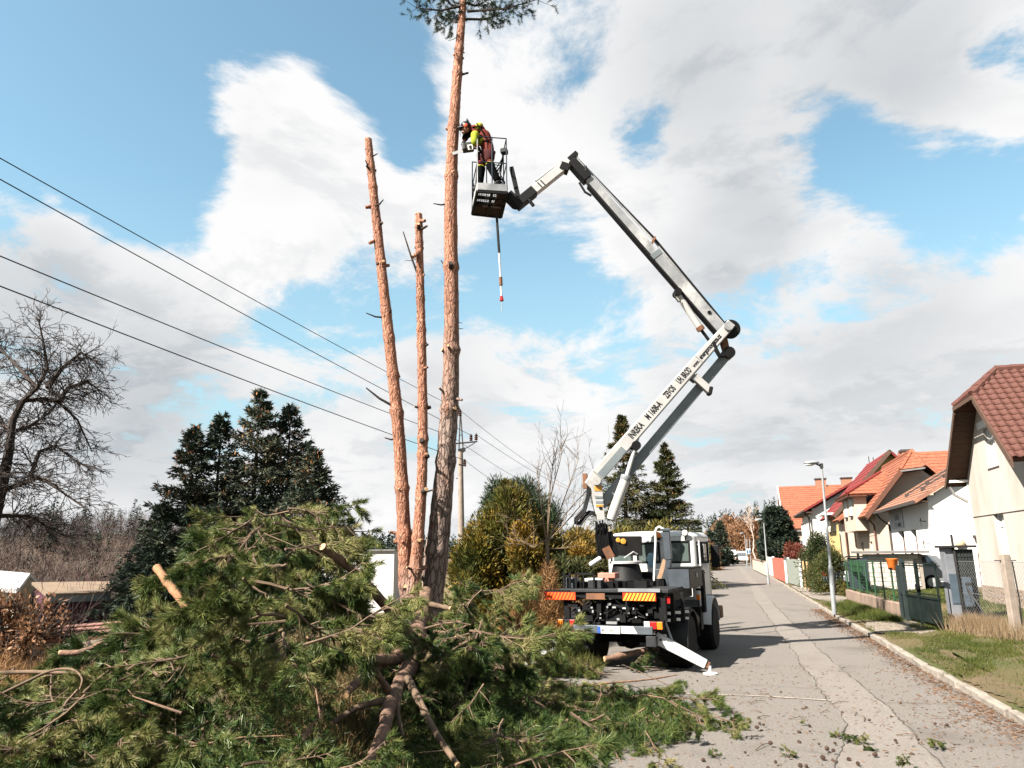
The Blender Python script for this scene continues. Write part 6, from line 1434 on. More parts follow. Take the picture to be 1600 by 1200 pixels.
    hd = MB(); hd.ball(head, .105, 14, (1, .85, 1.12)); nose = head + fx * .115; hd.ball(nose, .022, 8, (1, .7, 1)); hd.ball(head + fx * .07 - z * .08, .045, 8); hd.ball(head + F0 * -.09, .025, 8, (.6, .5, 1.3)); hd.ball(head + F0 * .09, .025, 8, (.6, .5, 1.3))
    H = obj('head', hd, 'skin', T, smooth=True)
    e = MB()
    for s in (-1, 1): e.ball(head + fx * .098 + F0 * (.035 * s) + z * .018, .012, 6)
    e.beam(head + fx * .104 - z * .05 - F0 * .025, head + fx * .104 - z * .05 + F0 * .025, .009, .01); obj('eyes_and_mouth', e, 'cloth_dark', H)
    hm = MB(); hm.ball(head + z * .045, .128, 16, (1.08, .95, .9)); hm.box(head + fx * .13 + z * .05, (.13, .17, .02)); hm.box(head + z * .16, (.14, .05, .035)); hm.box(head + z * .165 - fx * .05, (.03, .14, .05)); obj('helmet', hm, 'helmet_dark', T, smooth=True)
    em = MB(); em.lathe(head - F0 * .095 - z * .005, -F0, [(.03, 0), (.05, .01), (.05, .04), (.03, .05)], 14); em.lathe(head + F0 * .095 - z * .005, F0, [(.03, 0), (.05, .01), (.05, .04), (.03, .05)], 14); obj('ear_muffs', em, 'ear_red', T, smooth=True)
    vs = MB(); vs.prism([head + fx * .16 + F0 * -.09 + z * .03, head + fx * .16 + F0 * .09 + z * .03, head + fx * .15 + F0 * .09 - z * .10, head + fx * .15 + F0 * -.09 - z * .10], fx * .008); obj('visor', vs, 'helmet_dark', T)
    # hands: palm, four fingers and thumb closed round the saw handles
    for ha, el, sgn in ((haN, elN, -1), (haF, elF, 1)):
        d = (ha - el).normalized(); g = Vector((-.3, 0, -1)).normalized(); s = d.cross(g).normalized(); verts = [(ha - d * .03, .038), (ha + d * .03, .044), (ha + d * .06, .042)]; ed = [(0, 1), (1, 2)]
        for i in range(4):
            o = s * ((i - 1.5) * .024); b0 = len(verts); ln = (.035, .041, .038, .03)[i]
            verts += [(ha + d * .075 + o, .012), (ha + d * (.075 + ln) + o + g * .012, .011), (ha + d * (.08 + ln * .9) + o + g * .045, .010), (ha + d * (.05 + ln * .4) + o + g * .062, .009)]; ed += [(2, b0), (b0, b0 + 1), (b0 + 1, b0 + 2), (b0 + 2, b0 + 3)]
        b0 = len(verts); verts += [(ha + d * .02 + s * .05 * sgn, .014), (ha + d * .05 + s * .055 * sgn + g * .03, .012), (ha + d * .075 + s * .03 * sgn + g * .055, .010)]; ed += [(1, b0), (b0, b0 + 1), (b0 + 1, b0 + 2)]
        skin('glove', verts, ed, 'glove', T, sub=1, root=1)
    for an, to in ((anN, toN), (anF, toF)): skin('boot', [(an + z * .06, .078), (an - z * .0, .075), (an.lerp(to, .5) - z * .02, .062), (to - z * .02, .05)], [(0, 1), (1, 2), (2, 3)], 'boot', T)
    skin('pouch', [(Pt(751, 252, -.05), .07), (Pt(749, 256, -.05), .065)], [(0, 1)], 'pouch_pink', T, sub=1)
    # chainsaw
    S = thing('chainsaw', 'grey chainsaw held by the worker, its bar against the tall pine trunk', 'chainsaw', Pt(731, 231))
    c = Pt(731, 230.5); ax_ = (Pt(739, 229) - Pt(722, 232)).normalized()
    obj('motor', MB().beam(Pt(740, 229), Pt(722, 231.5), .19, .20, side=NRM), 'saw_grey', S, bevel=.03); obj('cover', MB().beam(Pt(739, 229.5, -.112), Pt(731, 230.5, -.112), .14, .02, side=NRM), 'plate_white', S, bevel=.008)
    obj('vent', MB().beam(Pt(737, 229.5, -.124), Pt(733, 230.2, -.124), .09, .006, side=NRM), 'dark_metal', S)
    obj('front_handle', MB().tube([Pt(727, 232, -.12), Pt(725, 222, -.10), Pt(725, 221, .08), Pt(727, 231, .12)], .015, 8), 'dark_metal', S, smooth=True); obj('rear_handle', MB().tube([Pt(740, 227), Pt(748, 228, -.05), Pt(748, 233, -.05), Pt(740, 232)], .018, 8), 'dark_metal', S, smooth=True)
    obj('bar', MB().beam(Pt(723, 235), Pt(707, 240), .075, .008, side=NRM), 'boom_grey', S)
worker()

# ---- the three pine trunks
def pine(name, label, path, radii, m_up, cut, stubs, zsplit=None, D=16.2, seed=1, crown=None, thick=.70):
    rs = random.Random(seed); pts = [dd(x, y, D + dD) for x, y, dD in path]
    T = thing(name, label, 'tree', (pts[0].x, pts[0].y, 0)); n = 26
    # resample smoothly
    zs = [p.z for p in pts]; Z = np.arange(zs[0], zs[-1], .085)
    X = np.interp(Z, zs, [p.x for p in pts]); Y = np.interp(Z, zs, [p.y for p in pts]); R = np.interp(Z, zs, radii) * thick
    k = np.ones(17) / 17; pad = lambda a: np.convolve(np.pad(a, 8, mode='reflect', reflect_type='odd'), k, 'valid'); X, Y, R = pad(X), pad(Y), pad(R)
    knots = sorted((i_ + rs.uniform(0, 1)) / 12 for i_ in range(12))
    bulge = np.ones(len(Z))
    for q in knots: bulge += rs.uniform(.10, .26) * np.exp(-((Z - (zs[0] + (zs[-1] - zs[0]) * q)) / .07) ** 2)
    a = np.linspace(0, 2 * math.pi, n, endpoint=False); rg = np.random.default_rng(seed)
    ridg = rg.normal(size=(len(Z), n)); ridg = (ridg + np.roll(ridg, 1, 0) + np.roll(ridg, 2, 0) + np.roll(ridg, 3, 0)) / 2
    rough = np.interp(Z, [zs[0], (zsplit or 3) , (zsplit or 3) + 2, zs[-1]], [.045, .045, .020, .018])[:, None]
    rad_ = (R * bulge)[:, None] * (1 + ridg * rough)
    V = np.stack([X[:, None] + np.cos(a) * rad_, Y[:, None] + np.sin(a) * rad_, np.broadcast_to(Z[:, None], rad_.shape)], 2).reshape(-1, 3)
    I = np.arange((len(Z) - 1) * n).reshape(-1, n); J = np.roll(I, -1, 1); F4 = np.stack([I, J, J + n, I + n], 2).reshape(-1, 4)
    obj('trunk', (V, F4, 4), m_up, T, smooth=True)
    # thin curls of bark lifting off
    m_ = 900; zi = rg.integers(1, len(Z) - 2, m_); ai = rg.integers(0, n, m_); base = V.reshape(len(Z), n, 3)[zi, ai]; nr = np.stack([np.cos(a[ai]), np.sin(a[ai]), np.zeros(m_)], 1)
    tdir = np.stack([-np.sin(a[ai]), np.cos(a[ai]), np.zeros(m_)], 1); Ls = rg.uniform(.03, .10, m_)[:, None]; Ws = rg.uniform(.008, .022, m_)[:, None]; upz = np.array([0, 0, 1.0])
    q0 = base + nr * .002; Vv = np.stack([q0 - tdir * Ws, q0 + tdir * Ws * .6, q0 + tdir * Ws + upz * Ls * rg.choice([-1, 1], (m_, 1)) + nr * rg.uniform(.006, .022, (m_, 1))], 1).reshape(-1, 3)
    obj('bark_flakes', (Vv, np.arange(3 * m_).reshape(-1, 3), 3), m_up, T, kind='stuff')
    if cut:
        c = Vector((X[-1], Y[-1], Z[-1])); obj('cut_face', MB().lathe(c - Vector((0, 0, .02)), (.1, 0, 1), [(R[-1] * .98, 0), (R[-1] * .97, .03), (R[-1] * .5, .035), (.005, .04)], 20), 'fresh_wood', T, smooth=True)
    for x, y, ex, ey, r, *mm in stubs:
        z = dd(x, y, D).z; i = int(np.clip(np.searchsorted(Z, z), 0, len(Z) - 1)); c = Vector((X[i], Y[i], Z[i])); tgt = dd(ex, ey, D - rs.uniform(.05, .3)); mid = c.lerp(tgt, .55) + Vector((0, 0, -.04 if r < .03 else 0))
        b = MB(); b.tube([c, mid, tgt], [r * 1.3, r, r * (.55 if r < .03 else .85)], 8); obj('branch_stub', b, 'bark_dark' if r < .03 else m_up, T, smooth=True)
    for q in knots:                                           # rings of short sawn stubs at each whorl
        i = int(q * (len(Z) - 1)); c = Vector((X[i], Y[i], Z[i]))
        for k_ in range(rs.choice((1, 2, 2, 3, 4))):
            an = rs.uniform(0, 6.28); d = Vector((math.cos(an), math.sin(an), .25)); r = rs.uniform(.014, .050); L = R[i] + rs.choice((.015, .03, .05, .08, .16))
            b = MB(); b.tube([c + d * R[i] * .7, c + d * L], [r * 1.35, r], 8); s_ = obj('knot', b, 'bark_dark' if rs.random() < .45 else m_up, T, smooth=True)
            if rs.random() < .45: obj('cut_face', MB().lathe(c + d * L, d, [(r * .95, 0), (r * .9, .006), (.002, .008)], 10), 'fresh_wood', s_)
    return T, (X, Y, Z, R)
pine('pine_tree', 'leftmost bare orange pine trunk, cut off at the top and leaning left', [(640, 985, 0), (634, 900, 0), (630, 800, 0), (625, 700, 0), (618, 620, 0), (607, 520, 0), (596, 420, 0), (587, 330, 0), (579, 260, 0), (575, 213, 0)],
     [.24, .215, .20, .195, .185, .175, .165, .15, .135, .12], 'bark_pine', True, [(578, 268, 571, 250, .02), (588, 325, 599, 312, .022), (600, 500, 572, 489, .02), (613, 638, 572, 606, .026), (617, 690, 601, 684, .02), (583, 325, 571, 324, .05), (590, 378, 577, 380, .045), (580, 245, 590, 240, .02)], zsplit=1.8, seed=2)
pine('pine_tree', 'middle orange pine trunk, shortest of the three, with a long bare twig on its left', [(640, 985, -.3), (645, 930, -.3), (652, 860, -.25), (658, 780, -.2), (661, 700, -.15), (660, 600, -.1), (658, 500, 0), (656, 420, 0), (654, 331, 0)],
     [.22, .20, .175, .165, .155, .15, .14, .13, .12], 'bark_pine', True, [(655, 445, 630, 362, .022), (655, 440, 663, 428, .03), (660, 580, 668, 574, .03), (658, 350, 664, 345, .045), (652, 395, 645, 402, .05), (640, 405, 633, 407, .008)], zsplit=1.7, seed=3)
PT, PP = pine('pine_tree', 'tallest pine trunk, orange above and grey furrowed below, still carrying its top branches', [(668, 985, .25), (675, 920, .2), (684, 850, .15), (692, 770, .1), (699, 690, .05), (704, 610, 0), (706, 520, -.05), (705, 430, -.1), (704, 330, -.15), (706, 240, -.2), (712, 150, -.2), (718, 70, -.2), (724, 0, -.2), (727, -60, -.2), (729, -140, -.2)],
     [.36, .33, .305, .275, .255, .235, .215, .205, .19, .175, .155, .13, .11, .085, .04], 'bark_pine_low', False, [(702, 325, 677, 318, .02), (700, 430, 689, 407, .022), (700, 700, 688, 694, .02), (700, 625, 686, 606, .03), (703, 625, 722, 625, .035), (704, 335, 712, 330, .03), (708, 500, 722, 505, .012), (708, 510, 724, 514, .012), (718, 62, 700, 64, .008), (714, 95, 708, 86, .03), (714, 95, 724, 92, .04)], zsplit=5.2, seed=4, thick=.80)
# ------------------------------------------------------------------ cut pine branches
def branch_proto(seed, L=1.25, shoots=62, needle=.085, nn=120, bare=False):
    rs = random.Random(seed); rg = np.random.default_rng(seed)
    b = MB(); pts = [Vector((0, 0, 0))]; d = Vector((1, 0, .12))
    for i in range(7):
        d = (d + Vector((0, rs.gauss(0, .13), rs.gauss(.03, .12)))).normalized(); pts.append(pts[-1] + d * L / 7)
    b.tube(pts, [.014 * (1 - .7 * i / 7) for i in range(8)], 5)
    S = []
    for k in range(15):
        t = rs.uniform(.12, 1) * 7; i = min(6, int(t)); q = pts[i].lerp(pts[i + 1], t - i); s = rs.choice((-1, 1)); l2 = L * rs.uniform(.2, .48) * (1.15 - t / 10)
        dv = Vector((rs.uniform(.35, .9), s * rs.uniform(.4, 1), rs.uniform(-.4, .35))).normalized(); tp = [q]
        for j in range(3): dv = (dv + Vector((.1, 0, rs.gauss(-.06, .14)))).normalized(); tp.append(tp[-1] + dv * l2 / 3)
        b.tube(tp, [.008, .006, .004, .003], 4, cap=False)
        for j in range(max(2, shoots // 15)): 
            u = rs.uniform(.3, 1) * 3 if j else 3.0; m = min(2, int(u)); S.append((tp[m].lerp(tp[m + 1], u - m), (dv + Vector((rs.gauss(0, .45), rs.gauss(0, .45), rs.gauss(-.18, .35)))).normalized()))
    S.append((pts[-1], d))
    Pn, Dn = [], []
    for q, dv in S:
        l = rs.uniform(.08, .17); dv_ = np.array(dv); t = rg.random(nn); P = np.array(q)[None] + dv_[None] * (t * l)[:, None]
        r = rg.normal(size=(nn, 3)); r -= (r @ dv_)[:, None] * dv_; r = unit(r); Pn.append(P); Dn.append(dv_[None] * rg.uniform(.55, 1.1, (nn, 1)) + r * rg.uniform(.5, .95, (nn, 1)))
    Pn = np.concatenate(Pn); Dn = np.concatenate(Dn)
    ndl = blades(Pn, Dn, rg.uniform(.75, 1.2, len(Pn)) * needle, .0058, rg)
    st = obj('cut_branch', b, 'bark_twig', smooth=True); st.location = (0, 0, 0); V = np.array(b.v)
    # put the origin at the butt end
    lo = np.array([(V[:, 0].min() + V[:, 0].max()) / 2, (V[:, 1].min() + V[:, 1].max()) / 2, V[:, 2].min()])
    co = np.empty(len(st.data.vertices) * 3); st.data.vertices.foreach_get('co', co); st.data.vertices.foreach_set('co', (co.reshape(-1, 3) + lo).ravel()); st.data.update(); ROOTW[st.name] = Matrix.Identity(4)
    nd = obj('needles', ndl, 'pine_needles', st, kind='stuff', local=True)
    return st
PROTO = [branch_proto(100 + i, needle=(.085, .07, .10, .085, .075, .105, .09, .08)[i], L=(.75, .9, 1.0, .85, .7, .95, .8, .9)[i], shoots=(45, 45, 45, 60, 45, 45, 60, 45)[i]) for i in range(8)]
HEAP = [(-150, 1062, 9, 3.4), (0, 1062, 9.2, 3.4), (90, 1050, 9.4, 3.4), (140, 1018, 9.5, 3.4), (200, 1002, 9.6, 3.5), (295, 995, 9.8, 3.7), (322, 925, 9.6, 3.8), (345, 845, 9.5, 3.8), (400, 800, 9.5, 3.9), (462, 772, 9.5, 4.0), (495, 800, 9.8, 4.2), (512, 880, 10.2, 4.4), (535, 990, 10.8, 4.6), (610, 985, 12, 4.9),
        (655, 955, 13.2, 5.2), (690, 925, 14.0, 5.4), (730, 895, 14.6, 5.8), (775, 925, 14.6, 6.4), (800, 1005, 13.8, 6.9), (840, 1062, 12.8, 7.4), (880, 1078, 12.2, 7.8), (940, 1085, 11.8, 8.2), (1000, 1108, 11.0, 8.6), (1050, 1130, 10.4, 9.0), (1080, 1150, 9.9, 9.2)]
def heap_pt(px, t, lift=0.0):
    py, Dt, Df = (interp(HEAP, px, k) for k in (1, 2, 3)); top = dd(px, py, Dt); D = Df + (Dt - Df) * t
    p = dd(px, 880, D); mid = sstep(535, 585, px) * (1 - sstep(690, 730, px)); prof = (1 - (1 - t) ** 1.7) * (1 - mid) + mid * .75 * t ** 1.7; z = .08 + (max(.25, top.z) - .08) * prof; return Vector((p.x, p.y, z + lift))
LB = ['long needled green pine branch lying in the big cut heap by the road', 'needled pine branch low in the heap nearest the truck and the open road']
used = set()
def place_branch(px, t, scale, yaw, pitch, roll, lift=0.0):
    k = random.randrange(8); src = PROTO[k]; p = heap_pt(px, t, lift); rot = (Matrix.Rotation(yaw, 4, 'Z') @ Matrix.Rotation(pitch, 4, 'Y') @ Matrix.Rotation(roll, 4, 'X')).to_euler()
    if k not in used: o = src; used.add(k); o.location = p; o.rotation_euler = rot; o.scale = (scale,) * 3
    else: o = dup(src, p, rot, scale=scale)
    tag(o, LB[1] if px > 820 else LB[0], 'branch', 'pine branches low beside the truck' if px > 820 else 'pine branches in the big heap')
random.seed(21)
nB = 0
def dens_ok(px, t):
    # open places: logs in the middle, hollow at the bottom left, thinner tail to the left
    if 455 < px < 705 and .12 < t < .97 and random.random() < (.97 if px > 555 else .72) * (1 if t > .25 else .7): return False
    if px < 130 and random.random() < .45: return False
    return True
while nB < 296:
    px = random.uniform(-110, 1050); t = random.uniform(.03, 1.0)
    if not dens_ok(px, t): continue
    py, Dt, Df = (interp(HEAP, px, k) for k in (1, 2, 3)); D = Df + (Dt - Df) * t
    s = random.uniform(.75, 1.15) * (1.0 if D > 6 else .8) * (1.15 if D > 9 else 1)
    if px > 930: s *= .75
    if 485 < px < 575 and t > .6: s *= .5
    if (503 < px < 575 and t > .5 and random.random() < .7) or (812 < px < 910 and t > .72 and random.random() < .85): continue
    yaw = random.uniform(0, 6.283)
    down = random.uniform(-.05, .85); place_branch(px, t, s, yaw, down, random.uniform(-.7, .7), random.uniform(-.26, -.05) + .22 * s * max(0, down)); nB += 1
# denser foliage inside the heap
rg = np.random.default_rng(5); Pn, Dn = [], []
for i in range(5200):
    px = rg.uniform(-130, 1050); t = rg.uniform(.02, .98)
    mid = 500 < px < 700 and .34 < t
    p = heap_pt(px, t); q = np.array((p.x, p.y, max(.04, p.z * (rg.uniform(.05, .45) if mid else rg.uniform(.2, .82)) - .05))); d = unit(rg.normal(size=(1, 3)) + np.array([[0, 0, .2]]))[0]; n = 34
    l = rg.uniform(.1, .2); tt = rg.random(n); r = rg.normal(size=(n, 3)); r -= (r @ d)[:, None] * d; Pn.append(q + d * (tt * l)[:, None]); Dn.append(d * .8 + unit(r) * .8)
for i in range(2600):
    px = rg.uniform(380, 860); t = rg.uniform(.1, .95); p = heap_pt(px, t); q = np.array((p.x, p.y, rg.uniform(.02, .22))); d = unit(rg.normal(size=(1, 3)) * np.array([[1, 1, .3]]))[0]; n = 30
    l = rg.uniform(.12, .24); tt = rg.random(n); r = rg.normal(size=(n, 3)); r -= (r @ d)[:, None] * d; Pn.append(q + d * (tt * l)[:, None]); Dn.append(d * .8 + unit(r) * .8)
Pn, Dn = np.concatenate(Pn), np.concatenate(Dn)
tag(obj('pine_foliage', blades(Pn, Dn, rg.uniform(.06, .1, len(Pn)), .007, rg), 'pine_needles', kind='stuff'), 'tangled pine needles filling the inside of the branch heap', 'foliage')
# bare sticks sticking out of the heap
random.seed(5)
for i in range(26):
    px = random.choice((random.uniform(-60, 560), random.uniform(560, 800), random.uniform(800, 1050))); p = heap_pt(px, random.uniform(.15, .98), random.uniform(-.05, .16)); a = random.uniform(0, 6.28); L = random.uniform(.35, 1.0)
    d = Vector((math.cos(a), math.sin(a), random.uniform(-.15, .5))).normalized(); m = p + d * L * .5 + Vector((random.gauss(0, .06), 0, random.gauss(.02, .06))); r = random.uniform(.005, .011)
    b = MB(); e = p + d * L; b.tube([p, m, e], [r, r * .8, r * .4], 6)
    for k in range(random.randint(1, 3)): 
        q = m.lerp(e, random.random()); b.tube([q, q + (d + Vector((random.gauss(0, .8), random.gauss(0, .8), .3))).normalized() * L * .3], [r * .5, r * .25], 5)
    tag(obj('bare_stick', b, 'bark_twig' if i % 3 else 'bark_cut', smooth=True), 'thin bare stick poking out of the heap of pine branches', 'stick', 'bare sticks in the heap')
def limb(T, pts, rs_, m='bark_cut', name='limb', n=12, cuts=()):
    b = MB(); P = [Vector(p) for p in pts]
    Q, R = [], []
    for i in range(len(P) - 1):
        for k in range(5):
            t = k / 5; p0, p1, p2, p3 = P[max(0, i - 1)], P[i], P[i + 1], P[min(len(P) - 1, i + 2)]
            Q.append(.5 * (2 * p1 + (p2 - p0) * t + (2 * p0 - 5 * p1 + 4 * p2 - p3) * t * t + (3 * p1 - p0 - 3 * p2 + p3) * t ** 3)); R.append((rs_[i] + (rs_[i + 1] - rs_[i]) * t) * random.uniform(.88, 1.14))
    Q.append(P[-1]); R.append(rs_[-1]); b.tube(Q, R, n); o = obj(name, b, m, T, smooth=True)
    for c, d, r in cuts: obj('cut_face', MB().lathe(c, d, [(r, -.01), (r * .95, .012), (.003, .016)], 16), 'fresh_wood', o if T is not None else o)
    return o
# the felled crooked top in the middle of the heap
D0 = lambda x, y, D: dd(x, y, D)
FT = thing('felled_pine_top', 'crooked peeled pine top with side limbs standing in the middle of the heap', 'log', D0(600, 1150, 6.6))
pth = [D0(666, 925, 11.4), D0(660, 955, 11.0), D0(652, 985, 10.5), D0(650, 1010, 10.0), D0(640, 1040, 9.4), D0(624, 1070, 8.7), D0(608, 1105, 8.0), D0(600, 1140, 7.4), D0(580, 1185, 6.7), D0(572, 1225, 6.2)]
limb(FT, pth, [.095, .11, .122, .118, .10, .084, .07, .056, .042, .03], name='trunk', n=18, cuts=((pth[0], (.1, .15, 1), .098),))
for pts, r0_, r1_ in (([D0(650, 1003, 9.9), D0(610, 955, 9.0), D0(555, 895, 8.2), D0(505, 855, 7.8)], .072, .04), ([D0(645, 1000, 10.2), D0(610, 1000, 9.2), D0(560, 996, 8.6), D0(480, 998, 8.2)], .055, .025), ([D0(632, 1030, 9.5), D0(585, 1031, 8.8), D0(530, 1030, 8.2), D0(470, 1040, 7.9)], .065, .035),
                      ([D0(638, 1010, 10), D0(600, 1035, 9.2), D0(565, 1060, 8.5), D0(540, 1085, 8)], .06, .04), ([D0(606, 1078, 8.2), D0(580, 1040, 7.8), D0(545, 995, 7.4), D0(490, 957, 7.1)], .042, .018), ([D0(636, 1058, 8.8), D0(655, 1095, 8), D0(678, 1140, 7.4), D0(715, 1195, 6.9)], .045, .024),
                      ([D0(672, 944, 11), D0(690, 948, 10.9), D0(704, 951, 10.8)], .04, .03), ([D0(678, 988, 10.4), D0(700, 991, 10.3), D0(712, 996, 10.2)], .035, .025), ([D0(662, 1003, 9.9), D0(673, 1011, 9.8)], .045, .04), ([D0(652, 950, 11), D0(645, 946, 10.8)], .07, .06), ([D0(628, 1070, 8.5), D0(622, 1110, 8), D0(630, 1150, 7.6)], .03, .015), ([D0(600, 1095, 8.1), D0(560, 1105, 8), D0(520, 1130, 7.9)], .04, .025), ([D0(655, 985, 10.4), D0(690, 975, 10.4), D0(720, 972, 10.3)], .018, .01)):
    n = len(pts); limb(FT, pts, [r0_ + (r1_ - r0_) * i / (n - 1) for i in range(n)], m='bark_cut' if r0_ > .05 else 'bark_twig', name='limb', cuts=((pts[-1], pts[-1] - pts[-2], r1_),) if r1_ > .022 else ())
mat('peeled_wood', (.42, .22, .12), (.30, .15, .08), scale=7, rough=.85, bump=.5, bscale=30, c3=(.2, .11, .07), s3=5)
def log(label, pts, radii, m='bark_cut', cat='branch', name='cut_log', cut=True):
    o = limb(None, pts, radii, m, name, 12, ())
    tag(o, label, cat)
    if cut:
        P = Vector(pts[0]); d = P - Vector(pts[1]); c = MB().lathe(P, d, [(radii[0], -.005), (radii[0] * .96, .012), (.003, .016)], 16); q = obj('cut_face', c, 'fresh_wood', o, smooth=True)
    return o
log('peeled sawn log leaning out of the heap in front of the dark spruces', [D0(245, 887, 8.6), D0(262, 910, 8.5), D0(285, 940, 8.4), D0(312, 978, 8.3)], [.044, .048, .047, .044], m='peeled_wood', cat='log')
log('long thin curved stick lying across the left of the heap', [D0(130, 1083, 6.6), D0(165, 1052, 6.8), D0(210, 1028, 7.1), D0(258, 1017, 7.4)], [.011, .013, .012, .008], 'bark_twig', cut=False)
log('pale forked branch arching over the left end of the heap', [D0(-10, 1090, 7.4), D0(40, 1066, 7.5), D0(80, 1048, 7.6), D0(112, 1046, 7.5), D0(128, 1060, 7.3), D0(124, 1078, 7.2)], [.012, .014, .013, .011, .009, .006], 'bark_twig', cut=False)
log('dark straight stick lying low at the left edge of the heap', [D0(-20, 1052, 8), D0(50, 1050, 8), D0(120, 1052, 7.9)], [.022, .02, .012], 'bark_twig', cut=False)
log('short stout pale limb laid on the left shoulder of the heap', [D0(95, 1020, 8.2), D0(130, 1018, 8.2), D0(166, 1000, 8.3)], [.028, .03, .022])
log('thin dark dead stem standing up in front of the white warehouse', [D0(532, 862, 10), D0(548, 835, 10), D0(562, 810, 10)], [.018, .014, .008], 'bark_dark', cut=False)
log('pale cut limb lying horizontally left of the crooked pine top', [D0(615, 978, 10.4), D0(560, 970, 10.3), D0(500, 968, 10.2)], [.035, .032, .022])
log('thin dead branch lying on the near edge of the heap, lower left of centre', [D0(450, 1195, 6), D0(480, 1145, 6.3), D0(505, 1105, 6.7)], [.022, .018, .01])
log('long bleached stick lying over the low branches next to the rear of the truck', [D0(880, 1075, 12.2), D0(940, 1068, 12.4), D0(1010, 1062, 12.6), D0(1060, 1054, 12.8)], [.016, .018, .015, .008], cut=False)
log('grey brown plank-like pole lying under the tail of the truck', [D0(945, 1030, 14.3), D0(980, 1022, 14.4), D0(1028, 1012, 14.5)], [.05, .055, .045])
# dry stems near the warehouse wall
for px, py0, py1, lb in ((559, 905, 850, 'dark thin stem standing left against the white warehouse wall'), (571, 900, 858, 'dark thin stem standing right against the white warehouse wall')):
    log(lb, [D0(px, py0 + 60, 13), D0(px - 1, py0 - 15, 13), D0(px + 1, py1, 13)], [.022, .018, .012], 'bark_dark', cut=False)
# leafy sprigs carried up by the tall pine (its remaining top)
def tops():
    for x, y, ex, ey, s in ((727, 30, 790, 18, 1), (730, 18, 850, -4, 1), (724, 30, 700, 28, .8), (727, 8, 650, 12, 1), (727, -10, 780, -30, 1), (726, -20, 660, -40, 1), (728, -60, 760, -110, 1), (728, -70, 690, -120, .9), (727, 4, 760, 2, .9), (722, 12, 690, -8, .9)):
        a, e = D0(x, y, 16.0), D0(ex, ey, 16.0 + random.uniform(-.8, .8)); m = a.lerp(e, .5) + Vector((0, 0, -.12)); b = MB(); b.tube([a, m, a.lerp(e, .8) + Vector((0, 0, -.05)), e], [.035, .024, .015, .006], 6); br = obj('branch', b, 'bark_dark', PT, smooth=True)
        Pn, Dn = [], []; rg = np.random.default_rng(int(ex + 500)); tw = MB(); Lb = (e - a).length
        for k in range(int(26 * s)):
            t = rg.uniform(.28, 1.0); q = a.lerp(e, t) + Vector((0, 0, -.1 * math.sin(t * 3.14))); d = Vector(((e.x - a.x) / Lb * .5 + rg.normal() * .6, rg.normal() * .6, rg.normal() * .5 + .05)).normalized(); l = rg.uniform(.18, .5); q2 = q + d * l; tw.tube([q, q2], [.007, .004], 4, cap=False)
            for j in range(3):
                c = q.lerp(q2, rg.uniform(.5, 1.0)); n = 46; dv = np.array(d) + rg.normal(size=3) * .5; dv /= np.linalg.norm(dv); r = rg.normal(size=(n, 3)); r -= (r @ dv)[:, None] * dv; Pn.append(np.array(c) + dv * (rg.random(n) * .15)[:, None]); Dn.append(dv * .7 + unit(r) * .8)
        obj('twigs', tw, 'bark_dark', br); Pn, Dn = np.concatenate(Pn), np.concatenate(Dn); obj('needles', blades(Pn, Dn, rg.uniform(.06, .1, len(Pn)), .008, rg), 'pine_needles_dark', br, kind='stuff')
tops()

# ------------------------------------------------------------------ power pole and wires
mat('concrete', (.30, .245, .20), (.22, .18, .15), scale=5, rough=.9, bump=.3, bscale=50, c3=(.15, .125, .105), s3=1.5); mat('wire', (.008, .008, .009), rough=.6); mat('steel_dark', (.03, .029, .028), (.02, .019, .018), rough=.6); mat('insulator', (.05, .025, .02), rough=.3); mat('lamp_paint', (.30, .315, .325), (.25, .265, .275), scale=5, rough=.4, metal=.2)
PD = 38.0
def power_pole():
    b0 = on(722, 900, PD); base = Vector((b0[0], b0[1], b0[2])); p = lambda x, y, d=0.0: dd(x, y, PD + d)
    T = thing('power_pole', 'concrete electricity pole with steel cross arm behind the tall pine', 'pole', base)
    obj('shaft', MB().tube([base, p(719.5, 706)], [.19, .13], 12), 'concrete', T, smooth=True)
    obj('frame', MB().beam(p(717, 707), p(719, 650), .05, .05).beam(p(724, 707), p(720, 650), .05, .05).beam(p(717, 680), p(723, 680), .04, .04).beam(p(716, 705), p(727, 702), .2, .12).beam(p(717, 726), p(728, 728), .05, .3).beam(p(713, 748), p(720, 745), .04, .04), 'steel_dark', T)
    obj('cross_arm', MB().beam(p(703, 694), p(746, 690), .07, .07).beam(p(722, 704), p(742, 692), .04, .04), 'steel_dark', T)
    tops_ = []
    for x, y in ((719, 650), (736, 689), (744, 688), (706, 691), (726, 728)):
        i = obj('insulator', MB().lathe(p(x, y), (0, 0, 1), [(.05, 0), (.10, .04), (.06, .10), (.10, .14), (.06, .2), (.09, .25), (.03, .36)], 12), 'insulator', T, smooth=True); tops_.append(p(x, y) + Vector((0, 0, .3)))
    return tops_
PI_ = power_pole()
def wire(label, a, b_, sag, r=.012):
    P = [a.lerp(b_, t) + Vector((0, 0, -sag * 4 * t * (1 - t))) for t in np.linspace(0, 1, 40)]; o = obj('power_wire', MB().tube(P, r, 5), 'wire', smooth=True); tag(o, label, 'wire', 'power wires')
HL = 8.3
for i, (y0, yx, pt, lb) in enumerate(((247, 135, PI_[0], 'uppermost power wire crossing the sky from the left edge'), (280, 175, PI_[1], 'second power wire from the top at the left edge'), (400, 318, PI_[3], 'third power wire from the top at the left edge'), (447, 385, PI_[4], 'lowest power wire at the left edge, above the spruces'))):
    e = dd(0, y0, 13 + i * .5); far = pt + (e - pt) * 1.7; z = far.z
    # keep the visible run through the point seen at the picture's edge, with a little sag
    sg = .25; tt = 1 / 1.7; far.z = far.z + sg * 4 * tt * (1 - tt) / tt; wire(lb, pt, far, sg, .0125 + .001 * i)
